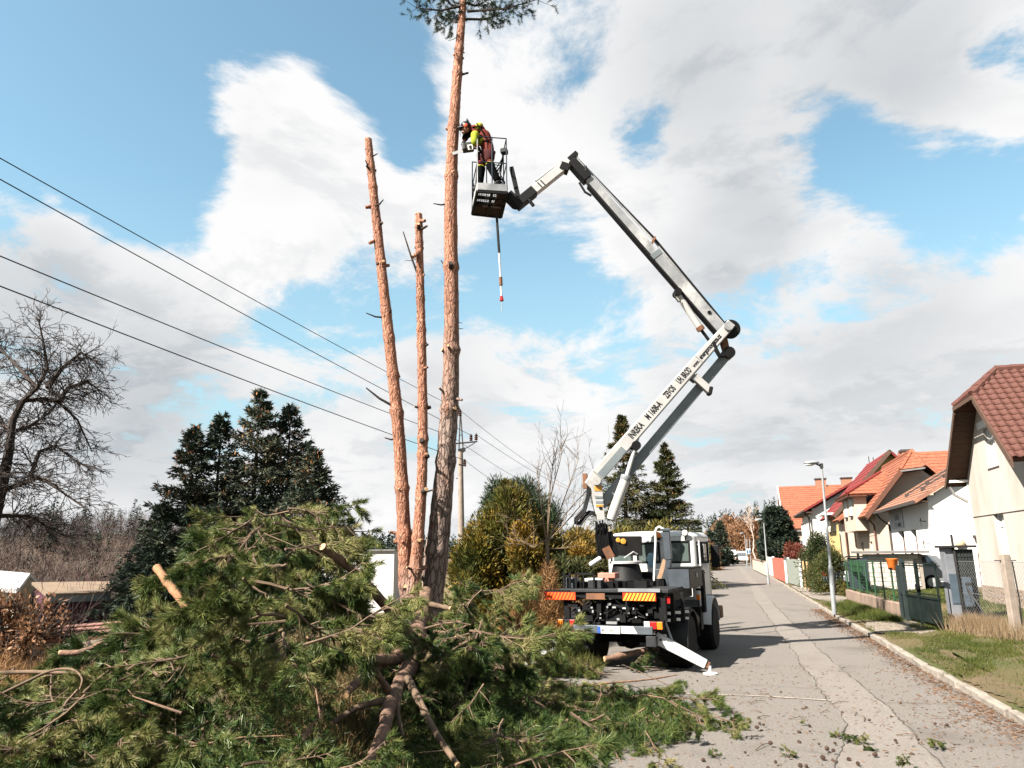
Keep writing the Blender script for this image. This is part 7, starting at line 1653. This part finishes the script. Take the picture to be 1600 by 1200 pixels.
for i, (pt, ex, ey, lb) in enumerate(((PI_[0], 862, 742, 'uppermost wire running right from the concrete pole'), (PI_[2], 880, 757, 'second wire running right from the concrete pole'), (PI_[3], 848, 764, 'third wire running right from the concrete pole'), (PI_[4], 800, 762, 'lowest wire running right from the concrete pole'))):
    e = dd(ex, ey, 62); wire(lb, pt, pt.lerp(e, 1.35), .3, .012)

# ------------------------------------------------------------------ street lamps and signs
def lamp(name, label, base, top, group=None, arm=True, left=True):
    T = thing(name, label, 'lamp post', base, 0, group); base = Vector(base); h = (top - base).length; d = (top - base).normalized()
    obj('pole', MB().tube([base, base + d * h * .30, base + d * h * .315, base + d * h * .97], [.072, .072, .045, .032], 14), 'lamp_paint', T, smooth=True)
    q = base + d * h * .97; obj('bracket', MB().box(q + Vector((0, 0, .02)), (.10, .12, .16)).beam(q, q + Vector((-.18, -.05, .10)), .05, .05), 'steel_dark', T, bevel=.01)
    hd = MB(); c = q + Vector((-.30, -.06, .13)); hd.ball(c, .2, 14, (1.25, .72, .36)); H = obj('head', hd, 'lamp_paint', T, smooth=True); obj('glass', MB().ball(c - Vector((.06, 0, .045)), .15, 12, (1.1, .7, .4)), 'plate_white', H, smooth=True)
lb_ = G(1304, 960, .1); lt = dd(1283, 722, lb_.dot(F0)); lamp('street_lamp', 'nearest grey street lamp on the grass by the kerb', lb_, lt, 'street lamps')
l2 = G(1201, 913, .1); lamp('street_lamp', 'second street lamp along the verge, before the tall dark cypress', l2, dd(1193, 812, l2.dot(F0)), 'street lamps')
l3 = G(1168, 888, .05); lamp('street_lamp', 'small far street lamp beside the blue sign', l3, dd(1163, 833, l3.dot(F0)), 'street lamps')
mat('sign_blue', (.02, .16, .36), rough=.5)
def sign():
    a, b_ = G(1174, 889, .1), G(1168, 886, .1); T = thing('road_sign', 'small blue and white road sign on two thin posts by the far kerb', 'sign', a); D = a.dot(F0)
    obj('post', MB().tube([a, dd(1171, 842, D)], .05, 6), 'lamp_paint', T); obj('post', MB().tube([dd(1167.5, 886, D), dd(1167, 842, D)], .05, 6), 'lamp_paint', T)
    P = obj('panel', MB().beam(dd(1166.3, 861.5, D - .1), dd(1172.8, 861.5, D - .1), .62, .04), 'plate_white', T); obj('blue_field', MB().beam(dd(1166.9, 862, D - .14), dd(1168.7, 862, D - .14), .36, .03), 'sign_blue', P); obj('blue_field', MB().beam(dd(1170.4, 862, D - .14), dd(1172.2, 862, D - .14), .36, .03), 'sign_blue', P)

sign()

# ------------------------------------------------------------------ fences, gate, pillar on the right
mat('fence_green', (.025, .075, .035), (.02, .06, .028), scale=5, rough=.55); mat('gate_green', (.011, .018, .016), (.007, .012, .011), scale=3, rough=.6, spec=.08, c3=(.017, .026, .023), s3=1.2); mat('gate_grey', (.030, .040, .039), (.022, .030, .030), scale=4, rough=.6, spec=.08); mat('wall_stone', (.28, .205, .155), (.19, .135, .105), scale=3, rough=.95, bump=.6, bscale=18, stretch=(2.5, 2.5, .5), c3=(.17, .13, .11), s3=3)
mat('zinc', (.24, .25, .27), (.18, .19, .21), scale=3, rough=.5, metal=.3, c3=(.13, .14, .15), s3=2); mat('letterbox_blue', (.075, .10, .125), (.055, .075, .095), scale=4, rough=.5); mat('orange_plastic', (.62, .17, .03), (.52, .13, .022), scale=3, rough=.5); mat('block_white', (.56, .50, .44), (.58, .53, .47), scale=5, rough=.9); mat('board_red', (.55, .13, .09), (.45, .10, .07), scale=5, rough=.7); mat('board_grey', (.26, .28, .24), (.19, .21, .18), scale=5, rough=.85); mat('mesh_wire', (.33, .33, .33), rough=.5, metal=.5); mat('car_silver', (.24, .25, .265), (.23, .24, .25), scale=2, rough=.28, metal=.5, spec=.6); mat('car_blue', (.22, .29, .37), (.21, .28, .36), scale=2, rough=.28, metal=.4)
f0, f1 = G(1322, 937, .1), G(1411, 967, .1); fd = (f1 - f0).normalized(); FL_ = (f1 - f0).length
def garden_wall():
    T = thing('garden_wall', 'low weathered stone wall under the green wire fence', 'wall', f0.lerp(f1, .5)); n = 7; rs = random.Random(9)
    for i in range(n):
        a, b_ = f0.lerp(f1, i / n), f0.lerp(f1, (i + .985) / n); h = .40 + .02 * rs.random(); b = MB(); b.beam(a + Vector((.12, 0, h / 2)), b_ + Vector((.12, 0, h / 2)), h, .22 + rs.uniform(-.01, .01)); obj('wall_section', b, 'wall_stone', T, bevel=.02)
garden_wall()
def wire_fence():
    T = thing('wire_fence', 'green post and wire fence on top of the low stone wall', 'fence', f0.lerp(f1, .5) + Vector((0, 0, .42))); n = 7
    for i in range(n + 1):
        p = f0.lerp(f1, i / n) + Vector((.12, 0, .38)); obj('post', MB().tube([p, p + Vector((0, 0, 1.22))], .028, 8), 'fence_green', T, smooth=True)
    for h in (.08, 1.18): obj('rail', MB().tube([f0 + Vector((.12, 0, .42 + h)), f1 + Vector((.12, 0, .42 + h))], .012, 6), 'fence_green', T)
    b = MB()
    for i in range(40): p = f0.lerp(f1, i / 39) + Vector((.12, 0, .46)); b.tube([p, p + Vector((0, 0, 1.1))], .004, 4, cap=False)
    for k in range(10): b.tube([f0 + Vector((.12, 0, .5 + k * .115)), f1 + Vector((.12, 0, .5 + k * .115))], .004, 4, cap=False)
    obj('wire_mesh', b, 'fence_green', T, kind='stuff')
    c = MB(); c.beam(f0 + Vector((.3, .4, 1.35)), f0.lerp(f1, .30) + Vector((.3, .3, 1.35)), .42, .05); 
    obj('privacy_screen', c, 'fence_green', T)
wire_fence()
g0, g1 = G(1411, 968, .1), G(1476, 985, .1); gd = (g1 - g0)
def gate():
    T = thing('yard_gate', 'dark green metal yard gate with solid lower sheets and open top', 'gate', g0.lerp(g1, .5)); z = Vector((0, 0, 1))
    for t, w, h, m in ((.02, .11, 1.55, 'gate_grey'), (.16, .13, 1.72, 'gate_grey'), (.52, .09, 1.66, 'gate_green'), (.97, .05, 1.6, 'gate_green')): p = g0.lerp(g1, t); obj('upright', MB().beam(p, p + z * h, w, w * .8, side=gd), m, T, bevel=.008)
    for h in (1.62, 1.55): obj('top_rail', MB().beam(g0.lerp(g1, .16) + z * h, g1 + z * h, .035, .04), 'gate_green', T)
    obj('mid_rail', MB().beam(g0 + z * .74, g1 + z * .74, .05, .05), 'gate_green', T); obj('mid_rail', MB().beam(g0.lerp(g1, .16) + z * .83, g1 + z * .83, .025, .03), 'gate_green', T)
    for a, b_ in ((.04, .14), (.19, .34), (.345, .495), (.545, .75), (.755, .955)): obj('panel', MB().prism([g0.lerp(g1, a) + z * .10, g0.lerp(g1, b_) + z * .10, g0.lerp(g1, b_) + z * .72, g0.lerp(g1, a) + z * .72], (.02, 0, 0)), 'gate_green', T)
    b = MB()
    for k in range(22): p = g0.lerp(g1, .18 + .8 * k / 21); b.tube([p + z * .74, p + z * (.83 if k % 3 else .86)], .007, 4, cap=False); b.tube([p + z * 1.55, p + z * 1.62], .006, 4, cap=False)
    obj('pickets', b, 'gate_green', T); obj('latch', MB().box(g0.lerp(g1, .55) + z * 1.0 - Vector((.06, 0, 0)), (.08, .1, .14)), 'dark_metal', T, bevel=.01)
gate()
def box_orange():
    p = g0.lerp(g1, -.01) + Vector((-.09, 0, 1.40)); T = thing('orange_bin', 'small orange plastic bin hung on the gate post', 'bin', p); b = MB(); b.lathe(p, (0, 0, 1), [(.10, .0), (.13, .03), (.155, .30), (.165, .31), (.165, .33), (.14, .335)], 14); obj('body', b, 'orange_plastic', T, smooth=True); obj('slot', MB().box(p + Vector((-.08, -.11, .05)), (.1, .06, .04), Matrix.Rotation(.5, 3, 'Z')), 'dark_metal', T)
box_orange()
def pillar():
    p = G(1497, 982, .1); D = p.dot(F0); T = thing('gate_pillar', 'grey sheet metal gate pillar with flat cap and letterbox', 'pillar', p); z = Vector((0, 0, 1)); s = gd.normalized(); n = Vector((-s.y, s.x, 0))
    if n.x > 0: n = -n
    a = p - s * .19; h = 2.02; q = lambda u, v, w: a + s * u + n * v + z * w
    b = MB(); b.prism([q(-.03, .12, -.05), q(.30, .12, -.05), q(.30, -.13, -.05), q(-.03, -.13, -.05)], z * (h + .05)); obj('body', b, 'zinc', T, bevel=.01)
    b = MB(); b.prism([q(-.1, .2, h), q(.42, .2, h), q(.42, -.64, h), q(-.1, -.64, h)], z * .06); obj('cap', b, 'steel_dark', T, bevel=.01)
    e = lambda v, w, o=0.0: q(.305 + o, v, w)
    M_ = obj('mesh_panel', MB().prism([e(-.16, .72), e(-.56, .72), e(-.56, 1.98), e(-.16, 1.98)], s * -.03), 'gate_grey', T)
    b = MB()
    for k in range(11): b.beam(e(-.16, .80 + k * .11, .01), e(-.56, .80 + k * .11, .01), .016, .012)
    for k in range(6): b.beam(e(-.17 - k * .077, .74, .014), e(-.17 - k * .077, 1.97, .014), .012, .012)
    obj('grille', b, 'steel_dark', T); obj('inner_post', MB().beam(e(-.14, -.05, .03), e(-.10, 2.36, .03), .045, .05), 'steel_dark', T); obj('front_plate', MB().prism([e(.08, .62, .003), e(-.10, .62, .003), e(-.10, 1.36, .003), e(.08, 1.36, .003)], s * .012), 'letterbox_blue', T)
    obj('lower_sheet', MB().prism([e(-.16, .05), e(-.56, .05), e(-.56, .70), e(-.16, .70)], s * -.03), 'steel_dark', T)
    L = obj('letterbox', MB().prism([e(-.19, .55, .02), e(-.37, .55, .02), e(-.37, 1.28, .02), e(-.19, 1.28, .02)], s * .16), 'letterbox_blue', T, bevel=.015); obj('flap', MB().prism([e(-.205, 1.08, .181), e(-.355, 1.08, .181), e(-.355, 1.15, .181), e(-.205, 1.15, .181)], s * .01), 'steel_dark', L)
pillar()
cp = G(1590, 999, .1)
def mesh_fence():
    s = (cp - G(1505, 985, .1)).normalized(); a = G(1512, 984, .1); z = Vector((0, 0, 1)); e = cp + s * 3.0
    T = thing('mesh_fence', 'chain link fence strung between the gate pillar and the concrete post', 'fence', a.lerp(cp, .5)); b = MB(); L = (e - a).length; k = .10; H = 1.62; n = int(L / k)
    for i in range(-int(H / k), n):
        for sg in (1, -1):
            t0, t1 = max(0, i * k), min(L, i * k + H)
            if t1 <= t0: continue
            h0, h1 = t0 - i * k, t1 - i * k
            if sg < 0: h0, h1 = H - h0, H - h1
            P0, P1 = a + s * t0 + z * (.06 + h0), a + s * t1 + z * (.06 + h1); b.tube([P0, P1], .0022, 3, cap=False)
    obj('chain_link', b, 'mesh_wire', T, kind='stuff')
    for h in (.08, .9, 1.68): obj('strain_wire', MB().tube([a + z * h, e + z * h], .005, 5), 'mesh_wire', T)
    st = a.lerp(cp, .12); obj('stay', MB().tube([st + z * 1.05, st + s * .75 + z * .2], .022, 8), 'steel_dark', T); obj('stay', MB().tube([st + z * 1.0, st + s * .35 + z * .2], .010, 6), 'steel_dark', T)
mesh_fence()
def conc_post():
    T = thing('concrete_post', 'square weathered concrete fence post at the right edge', 'post', cp); z = Vector((0, 0, 1)); obj('shaft', MB().beam(cp - z * .05, cp + z * 1.86, .19, .19, side=(1, .3, 0), h1=.165, w1=.165), 'concrete', T, bevel=.018)
    obj('bolt', MB().beam(cp + z * 1.72 - Vector((.22, 0, 0)), cp + z * 1.72 + Vector((.22, 0, 0)), .02, .02), 'steel_dark', T); obj('cable', MB().tube([cp + z * 1.7 + Vector((.12, -.05, 0)), cp + z * .9 + Vector((.15, -.03, 0)), cp + z * .1 + Vector((.12, -.02, 0))], .016, 6), 'steel_dark', T)
conc_post()
def rust_lattice():
    a = G(1511, 955, .1) + Vector((1.0, 3.2, 0)); T = thing('rusty_lattice', 'rusty iron lattice leaning behind the gate pillar', 'lattice', a); z = Vector((0, 0, 1))
    for k in range(7): p = a + Vector((.13 * k, .02 * k, 0)); obj('bar', MB().beam(p, p + z * (1.9 - .1 * (k % 3)) + Vector((.1 * (k % 2) - .05, 0, 0)), .035, .02), 'rust', T)
    for h in (.5, 1.1, 1.7): obj('cross_bar', MB().beam(a + z * h, a + Vector((.85, .12, 0)) + z * (h + .05), .03, .02), 'rust', T)
rust_lattice()
def shed():
    Y = 35.3; X0, X1 = at(1352, 900, Y).x, at(1444, 900, Y).x; zt = at(1430, 864, Y).z; zb = .40; z1 = at(1352, 872, Y).z
    T = thing('block_carport', 'white block wall with flat roof in the yard, silver car behind it', 'carport', ((X0 + X1) / 2, Y, zb)); W = MB(); rs = random.Random(4)
    W.bx(X0, X1, Y + .03, Y + .2, zb - .3, zt - .03); obj('wall', W, 'seam', T); Wi = ROOTW[T.name].inverted()
    me = bpy.data.meshes.new('block'); b = MB(); b.bx(-.185, .185, -.03, .0, -.085, .085); me.from_pydata(b.v, [], b.f); me.materials.append(MATS['block_white']); z = zb + .1; r = 0
    while z < zt - .1:
        k = 0
        while True:
            x = X0 + .19 + .385 * k + (.19 if r % 2 else 0)
            if x > X1 - .18: break
            shared('block', me, T, Wi @ Matrix.Translation((x, Y + .028 - rs.uniform(0, .006), z))); k += 1
        z += .185; r += 1
    R = MB(); R.bx(X0 - .12, X1 + .25, Y - .3, Y + 2.6, zt, zt + .10); obj('roof', R, 'gutter_grey', T, bevel=.01)
    for x in (X0 + .1, X1 + .1): obj('post', MB().bx(x, x + .1, Y + 2.4, Y + 2.5, zb - .2, zt), 'gutter_grey', T)
    S = thing('dark_screen', 'dark navy sheet screen at the far end of the wire fence', 'screen', f0 + Vector((.3, .3, .4))); a, b_ = f0 + Vector((.22, .1, .42)), f0 + Vector((.95, -.15, .42)); obj('sheet', MB().prism([a, b_, b_ + Vector((0, 0, 1.25)), a + Vector((0, 0, 1.25))], (.02, .03, 0)), 'screen_navy', S); obj('top_board', MB().beam(a + Vector((-.05, 0, 1.3)), b_ + Vector((1.1, -.1, 1.3)), .06, .25), 'gate_green', S)
mat('screen_navy', (.02, .026, .04), (.015, .02, .03), scale=4, rough=.6)
shed()

def car(name, label, pos, rz, paint, group=None, L=4.2, W=1.74, H=1.45, kind='hatch'):
    T = thing(name, label, 'van' if kind != 'hatch' else 'car', pos, rz, group); w = W / 2
    if kind == 'hatch': pr = [(-L / 2, .32), (-L / 2 + .02, .75), (-L / 2 + .12, .95), (-L / 2 + .45, 1.38), (-L / 2 + 1.0, H), (-.1, H), (.75, 1.02), (L / 2 - .15, .85), (L / 2, .6), (L / 2, .32)]; gl = [(-L / 2 + .40, .98), (-L / 2 + .62, 1.34), (-.15, 1.38), (.55, 1.0)]
    else: pr = [(-L / 2, .35), (-L / 2, 1.0), (-L / 2 + .08, H - .25), (-L / 2 + .2, H), (L / 2 - 1.4, H), (L / 2 - .95, H - .15), (L / 2 - .55, 1.15), (L / 2 - .05, .95), (L / 2, .5), (L / 2, .35)]; gl = [(L / 2 - 2.2, 1.2), (L / 2 - 2.2, H - .2), (L / 2 - 1.2, H - .2), (L / 2 - .8, 1.2)]
    b = MB(); n = len(pr); vs = []
    for s, k in ((-1, .90), (-1, 1.0), (1, 1.0), (1, .90)):
        for y, z in pr: tuck = 1 - .16 * max(0, (z - .9)) / (H - .9); vs.append((s * w * tuck * (1 if abs(k) == 1 else .965), y, z if k == 1 else z))
    b.add(vs, [tuple(range(n))[::-1], tuple(range(3 * n, 4 * n))] + [(j * n + i, j * n + (i + 1) % n, (j + 1) * n + (i + 1) % n, (j + 1) * n + i) for j in range(3) for i in range(n)]); obj('body', b, paint, T, local=True, bevel=.05, smooth=True)
    for s in (-1, 1):
        g = MB(); tk = lambda z: s * (w * (1 - .16 * max(0, z - .9) / (H - .9)) + .006); g.face([(tk(z), y, z) for y, z in gl]); obj('side_window', g, 'pane_glass', T, local=True)
    y0, z0, y1, z1 = (-L / 2 + .14, 1.0, -L / 2 + .43, 1.34) if kind == 'hatch' else (-L / 2 - .004, 1.15, -L / 2 + .06, H - .35)
    if kind == 'hatch': obj('rear_window', MB().add([(-w * .8, y0 - .012, z0), (w * .8, y0 - .012, z0), (w * .7, y1 - .012, z1), (-w * .7, y1 - .012, z1)], [(0, 1, 2, 3)]), 'pane_glass', T, local=True)
    yf = [(.78, 1.02), (-.05, H - .03)] if kind == 'hatch' else [(L / 2 - .55, 1.17), (L / 2 - .95, H - .18)]; obj('windscreen', MB().add([(-w * .85, yf[0][0] + .012, yf[0][1]), (w * .85, yf[0][0] + .012, yf[0][1]), (w * .74, yf[1][0] + .012, yf[1][1]), (-w * .74, yf[1][0] + .012, yf[1][1])], [(0, 1, 2, 3)]), 'pane_glass', T, local=True)
    for s in (-1, 1):
        for y in (-L / 2 + .75, L / 2 - .85):
            o = obj('wheel', MB().lathe((s * (w - .11), y, .31), (s, 0, 0), [(.18, -.1), (.30, -.09), (.31, 0), (.30, .10), (.2, .115)], 20), 'rubber', T, smooth=True, local=True); obj('rim', MB().lathe((s * (w - .11), y, .31), (s, 0, 0), [(.05, .12), (.19, .118), (.2, .105)], 14), 'boom_grey', o, local=True)
        obj('tail_light', MB().box((s * w * .82, -L / 2 + .07 if kind == 'hatch' else -L / 2, .86), (.26, .12, .26)), 'lamp_red', T, local=True, bevel=.03); obj('headlight', MB().box((s * w * .72, L / 2 - .06, .70), (.32, .12, .15)), 'plate_white', T, local=True, bevel=.03)
    [obj('bumper', MB().box((0, e * (L / 2 + .02), .45), (W * .94, .12, .24)), 'box_dark' if paint != 'car_silver' else paint, T, local=True, bevel=.04) for e in (-1, 1)]
    return T
cpos = at(1481, 905, 36.9); car('parked_car', 'silver hatchback under the carport, seen between the gate bars', (cpos.x - 2.0, 36.9, .42), rad(90 - 8), 'car_silver', L=4.1)
car('parked_car', 'bluish grey car half hidden behind the juniper by the wall', (4.55, 41.5, .11), rad(3), 'car_blue', L=3.9, H=1.4, W=1.65)
vp_ = G(1144, 881.5); T = car('camper_van', 'pale boxy van seen from behind with a spare wheel, parked at the road end', (vp_.x, vp_.y, 0), rad(-2), 'white_paint', kind='van', L=5.2, W=2.0, H=2.45)
obj('spare_wheel', MB().lathe((-.35, -2.64, 1.25), (0, -1, 0), [(.36, 0), (.38, .08), (.33, .16), (.2, .165), (.12, .14)], 20), 'rubber', T, smooth=True, local=True); obj('roof_edge', MB().bx(-1.0, 1.0, -2.62, -2.4, 2.46, 2.58), 'box_dark', T, local=True)
vp_ = G(1160.5, 880.5); car('white_van', 'white van facing us, parked beyond the boxy van at the road end', (vp_.x, vp_.y + 3, 0), rad(180), 'white_paint', kind='van', L=4.9, W=1.95, H=2.1)
def plank_fence(name, label, px0, py0, px1, py1, h, m, bw=.16, capm=None, gap=.86):
    a, b_ = G(px0, py0, .1), G(px1, py1, .1); d = b_ - a; n = max(3, min(40, int(d.length / bw))); T = thing(name, label, 'fence', a.lerp(b_, .5)); rs = random.Random(px0); z = Vector((0, 0, 1))
    for i in range(n): p, q = a + d * (i / n), a + d * ((i + gap) / n); hh = h + rs.uniform(-.03, .03); obj('board', MB().prism([p + z * .06, q + z * .06, q + z * hh, p + z * hh], (.03, 0, 0)), m, T)
    obj('rail', MB().beam(a + z * .35 + Vector((.05, 0, 0)), b_ + z * .35 + Vector((.05, 0, 0)), .07, .04), m, T); obj('rail', MB().beam(a + z * (h - .25) + Vector((.05, 0, 0)), b_ + z * (h - .25) + Vector((.05, 0, 0)), .07, .04), m, T)
    for t in (0, 1): p = a + d * t; obj('post', MB().beam(p + Vector((.1, 0, 0)), p + Vector((.1, 0, 0)) + z * (h + .08), .12, .12), 'white_paint', T)
plank_fence('board_fence', 'salmon red board fence along the far verge', 1209, 903, 1227, 911, 1.5, 'board_red', .3)
plank_fence('board_fence', 'greyish green board fence right of the red one', 1232, 912, 1250, 918, 1.5, 'board_grey', .22)
plank_fence('board_fence', 'pale cream board fence beyond the red one', 1199, 898, 1208, 902, 1.5, 'render_cream', .3)
def low_wall():
    a, b_ = G(1178, 889, .1), G(1198, 899, .1); T = thing('boundary_wall', 'pinkish rendered garden wall at the far end of the verge', 'wall', a.lerp(b_, .5)); obj('wall', MB().beam(a + Vector((0, 0, .55)), b_ + Vector((0, 0, .55)), 1.1, .2), 'render_pink', T); obj('coping', MB().beam(a + Vector((0, 0, 1.13)), b_ + Vector((0, 0, 1.13)), .06, .3), 'wall_stone', T)
low_wall()
for px, py in ((1254, 918), (1259, 921), (1265, 924)):
    p = G(px, py, .1); o = obj('fence_post', MB().tube([p, p + Vector((0, 0, 1.45))], .05, 8), 'fresh_wood', smooth=True); tag(o, 'pale wooden stake in the gap between board fence and juniper', 'post', 'wooden stakes by the juniper')
p = G(1222, 900, .1) + Vector((1.5, 0, 0)); o = thing('white_cabinet', 'small white cabinet behind the red board fence', 'cabinet', p); obj('body', MB().bx(p.x, p.x + 1.5, p.y, p.y + 1, .1, 2.35), 'white_paint', o, bevel=.02); obj('cap', MB().bx(p.x - .05, p.x + 1.55, p.y - .05, p.y + 1.05, 2.35, 2.42), 'gutter_grey', o)
# ------------------------------------------------------------------ buildings in the valley on the left
mat('tan_roof', (.22, .16, .105), (.16, .12, .09), scale=1.5, rough=.95); mat('maroon', (.085, .03, .045), (.06, .022, .034), scale=3, rough=.8); mat('roof_white', (.55, .55, .55), (.45, .45, .46), scale=1.5, rough=.7); mat('tile_pink', (.27, .145, .115), (.19, .10, .08), scale=3, rough=.85)
def warehouse():
    a, b_ = dd(505, 862, 40), dd(616, 861, 40); T = thing('warehouse', 'plain white warehouse wall behind the heap, left of the pine trunks', 'building', a.lerp(b_, .5) - Vector((0, 0, 6))); z = Vector((0, 0, 1)); d = (b_ - a)
    n = Vector((-d.y, d.x, 0)).normalized(); H = 6.5
    for i in range(5): obj('wall_panel', MB().prism([a + d * (i / 5) - z * H, a + d * ((i + .996) / 5) - z * H, a + d * ((i + .996) / 5), a + d * (i / 5)], n * 9), 'render_white', T)
    obj('roof', MB().prism([a - n * .1 - d * .01, b_ - n * .1 + d * .01, b_ + n * 9.1 + d * .01, a + n * 9.1 - d * .01], z * .1), 'gutter_grey', T)
warehouse()
def flat_shed():
    D = 30; p = lambda x, y, d: dd(x, y, d); z = Vector((0, 0, 1)); A, B_, C_, E = p(72, 934, 27), p(172, 928, 28.5), p(176, 920, 33), p(50, 907, 33); A.z = B_.z = (A.z + B_.z) / 2
    T = thing('flat_roofed_shed', 'dark maroon shed with flat tan roof in the valley on the left', 'shed', A.lerp(C_, .5) - z * 3); C_.z = E.z = A.z + .25
    obj('roof', MB().prism([A, B_, C_, E], z * .10), 'tan_roof', T); obj('fascia', MB().beam(A - z * .1, B_ - z * .1, .22, .06), 'link_grey', T); m = lambda q: q.lerp(A.lerp(C_, .5), .04)
    obj('wall', MB().prism([m(q) - z * 3.5 for q in (A, B_, C_, E)], z * 3.3), 'maroon', T)
    for k in range(8): q = m(A).lerp(m(B_), (k + .5) / 8); obj('cladding', MB().beam(q - z * 3.3 - F0 * .03, q - z * .25 - F0 * .03, .36, .03, side=F0), 'maroon', T)

flat_shed()
def white_roof():
    p = dd(-10, 910, 34); z = Vector((0, 0, 1)); A, B_, C_, E = dd(-60, 915, 30), dd(28, 922, 30), dd(45, 899, 35), dd(-60, 890, 36); T = thing('pale_roofed_house', 'pale roofed low house at the far left edge', 'house', dd(-20, 930, 32) - z * 3)
    obj('roof', roof_plane(A, B_, C_, E, 9, .12), 'roof_white', T); obj('wall', MB().prism([A - z * 3 + F0 * .4, B_ - z * 3 + F0 * .4, C_ - z * 4, E - z * 4], z * 2.85), 'render_cream', T); obj('verge_board', MB().beam(B_ + z * .03, C_ + z * .03, .14, .08), 'white_paint', T)
    obj('rear_slope', MB().prism([E, C_, C_ + F0 * 5 - z * 2.6, E + F0 * 5 - z * 2.6], z * .1), 'roof_white', T)
white_roof()
def tile_strip():
    z = Vector((0, 0, 1)); A, B_, C_, E = dd(-80, 1012, 14.2), dd(260, 985, 15.2), dd(290, 965, 16.5), dd(-80, 992, 15.6); T = thing('tiled_lean_to', 'low lean-to with pinkish tiled roof at the left, below the shed', 'shed', A.lerp(C_, .5) - z * 2); o = obj('roof', MB().prism([A, B_, C_, E], -z * .06), 'tile_rust', T); n = 26; r = 3
    for j in range(r):
        for i in range(n):
            q = [A.lerp(B_, i / n), A.lerp(B_, (i + .93) / n), E.lerp(C_, (i + .93) / n), E.lerp(C_, i / n)]; P = [q[0].lerp(q[3], j / r), q[1].lerp(q[2], j / r), q[1].lerp(q[2], (j + .96) / r), q[0].lerp(q[3], (j + .96) / r)]
            obj('roof_tile', MB().prism([P[0] + z * .045, P[1] + z * .05, P[2] + z * .012, P[3] + z * .012], z * .02), 'tile_pink', o)
    obj('wall', MB().prism([A - z * 2, B_ - z * 2, C_ - z * 2, E - z * 2], z * 1.93), 'render_pink', T)

tile_strip()
# ------------------------------------------------------------------ cones, twigs and sprigs on the road
random.seed(33)
def cone_mesh(open_=True):
    b = MB(); b.lathe((0, 0, 0), (1, 0, 0), [(.006, -.028), (.018, -.018), (.022, -.004), (.018, .012), (.008, .026), (.002, .03)], 10)
    for r in range(5):
        for k in range(8):
            a = k * .785 + r * .4; R = (.017, .021, .021, .016, .009)[r]; x = -.018 + r * .011; d = Vector((.35, math.cos(a), math.sin(a))).normalized(); c = Vector((x, math.cos(a) * R, math.sin(a) * R)); s = d.cross(Vector((1, 0, 0))).normalized() * .006; b.add([c - s, c + s, c + d * .010], [(0, 1, 2)])
    return b
mat('cone_dark', (.075, .045, .03), (.05, .03, .022), scale=20, rough=.85)
b = cone_mesh(); c0 = obj('pine_cone', b, 'cone_dark', smooth=False)

tag(c0, 'dark pine cone lying loose on the road', 'pine cone', 'pine cones scattered on the road')
spots = [(1060, 1066), (1088, 1063), (1113, 1063), (1070, 1083), (1258, 1103), (1183, 1140), (1195, 1134), (1220, 1080), (1250, 1142), (1265, 1133), (1303, 1176), (1312, 1152), (1330, 1186), (1282, 1185), (1365, 1180), (1337, 1194), (1436, 1158), (1480, 1133), (1407, 1100), (1423, 1177), (1463, 1133), (1165, 1178), (1214, 1193), (1247, 1198), (1205, 1165), (1246, 1158), (1300, 1185)]
for k in range(24): spots.append((random.uniform(1090, 1420), random.uniform(1100, 1199)))
for i, (x, y) in enumerate(spots):
    p = G(x, y, .022); sc = random.uniform(.5, .95); rot = (random.uniform(0, 6), random.uniform(-.2, .2), random.uniform(0, 6.28))
    if i == 0: c0.location = p; c0.rotation_euler = rot; c0.scale = (sc,) * 3
    else: dup(c0, p, rot, scale=sc)
for i, (x, y) in enumerate([(1172, 1100), (1190, 1113), (1182, 1122), (1285, 1112), (1300, 1100), (1150, 1116), (1232, 1123), (1400, 1148), (1335, 1118), (1180, 1172), (1210, 1090), (1110, 1095), (1080, 1110), (1350, 1127)]):
    p = G(x, y, .012); a = random.uniform(0, 3.14); L = random.uniform(.12, .42); b = MB(); d = Vector((math.cos(a), math.sin(a), 0)); m = p + d * L * .5 + Vector((0, 0, .02)) + Vector((-d.y, d.x, 0)) * random.uniform(-.05, .05)
    b.tube([p, m, p + d * L], [.006, .005, .003], 5); b.tube([m, m + (d + Vector((-d.y, d.x, .1)) * random.choice((-1, 1))).normalized() * L * .4], [.004, .002], 4); tag(obj('twig', b, 'bark_twig', smooth=True), 'short dry pine twig lying on the road', 'twig', 'twigs on the road')
for x, y, s in ((1243, 1180, .26), (1322, 1150, .28), (1338, 1150, .24), (1345, 1162, .2), (1467, 1158, .25), (1427, 1195, .24), (1120, 1182, .22), (1300, 1148, .2), (1246, 1128, .14), (1060, 1198, .25)):
    tag(dup(PROTO[random.randrange(8)], G(x, y, .05), (random.uniform(-.3, .3), random.uniform(-.1, .15), random.uniform(0, 6.28)), scale=s), 'small broken green pine sprig lying on the road', 'sprig', 'pine sprigs dropped on the road')
for x, y, s in ((1090, 1130, .45), (1110, 1125, .42), (1075, 1110, .45), (1130, 1140, .38), (1100, 1150, .4), (1060, 1095, .4), (985, 1045, .6), (1010, 1040, .6), (1030, 1046, .5), (960, 1055, .6)):
    tag(dup(PROTO[random.randrange(8)], G(x, y, .06), (random.uniform(-.4, .4), random.uniform(-.35, .1), random.uniform(0, 6.28)), scale=s), 'loose drying pine sprig between the heap and the right outrigger', 'sprig', 'drying sprigs by the outrigger')
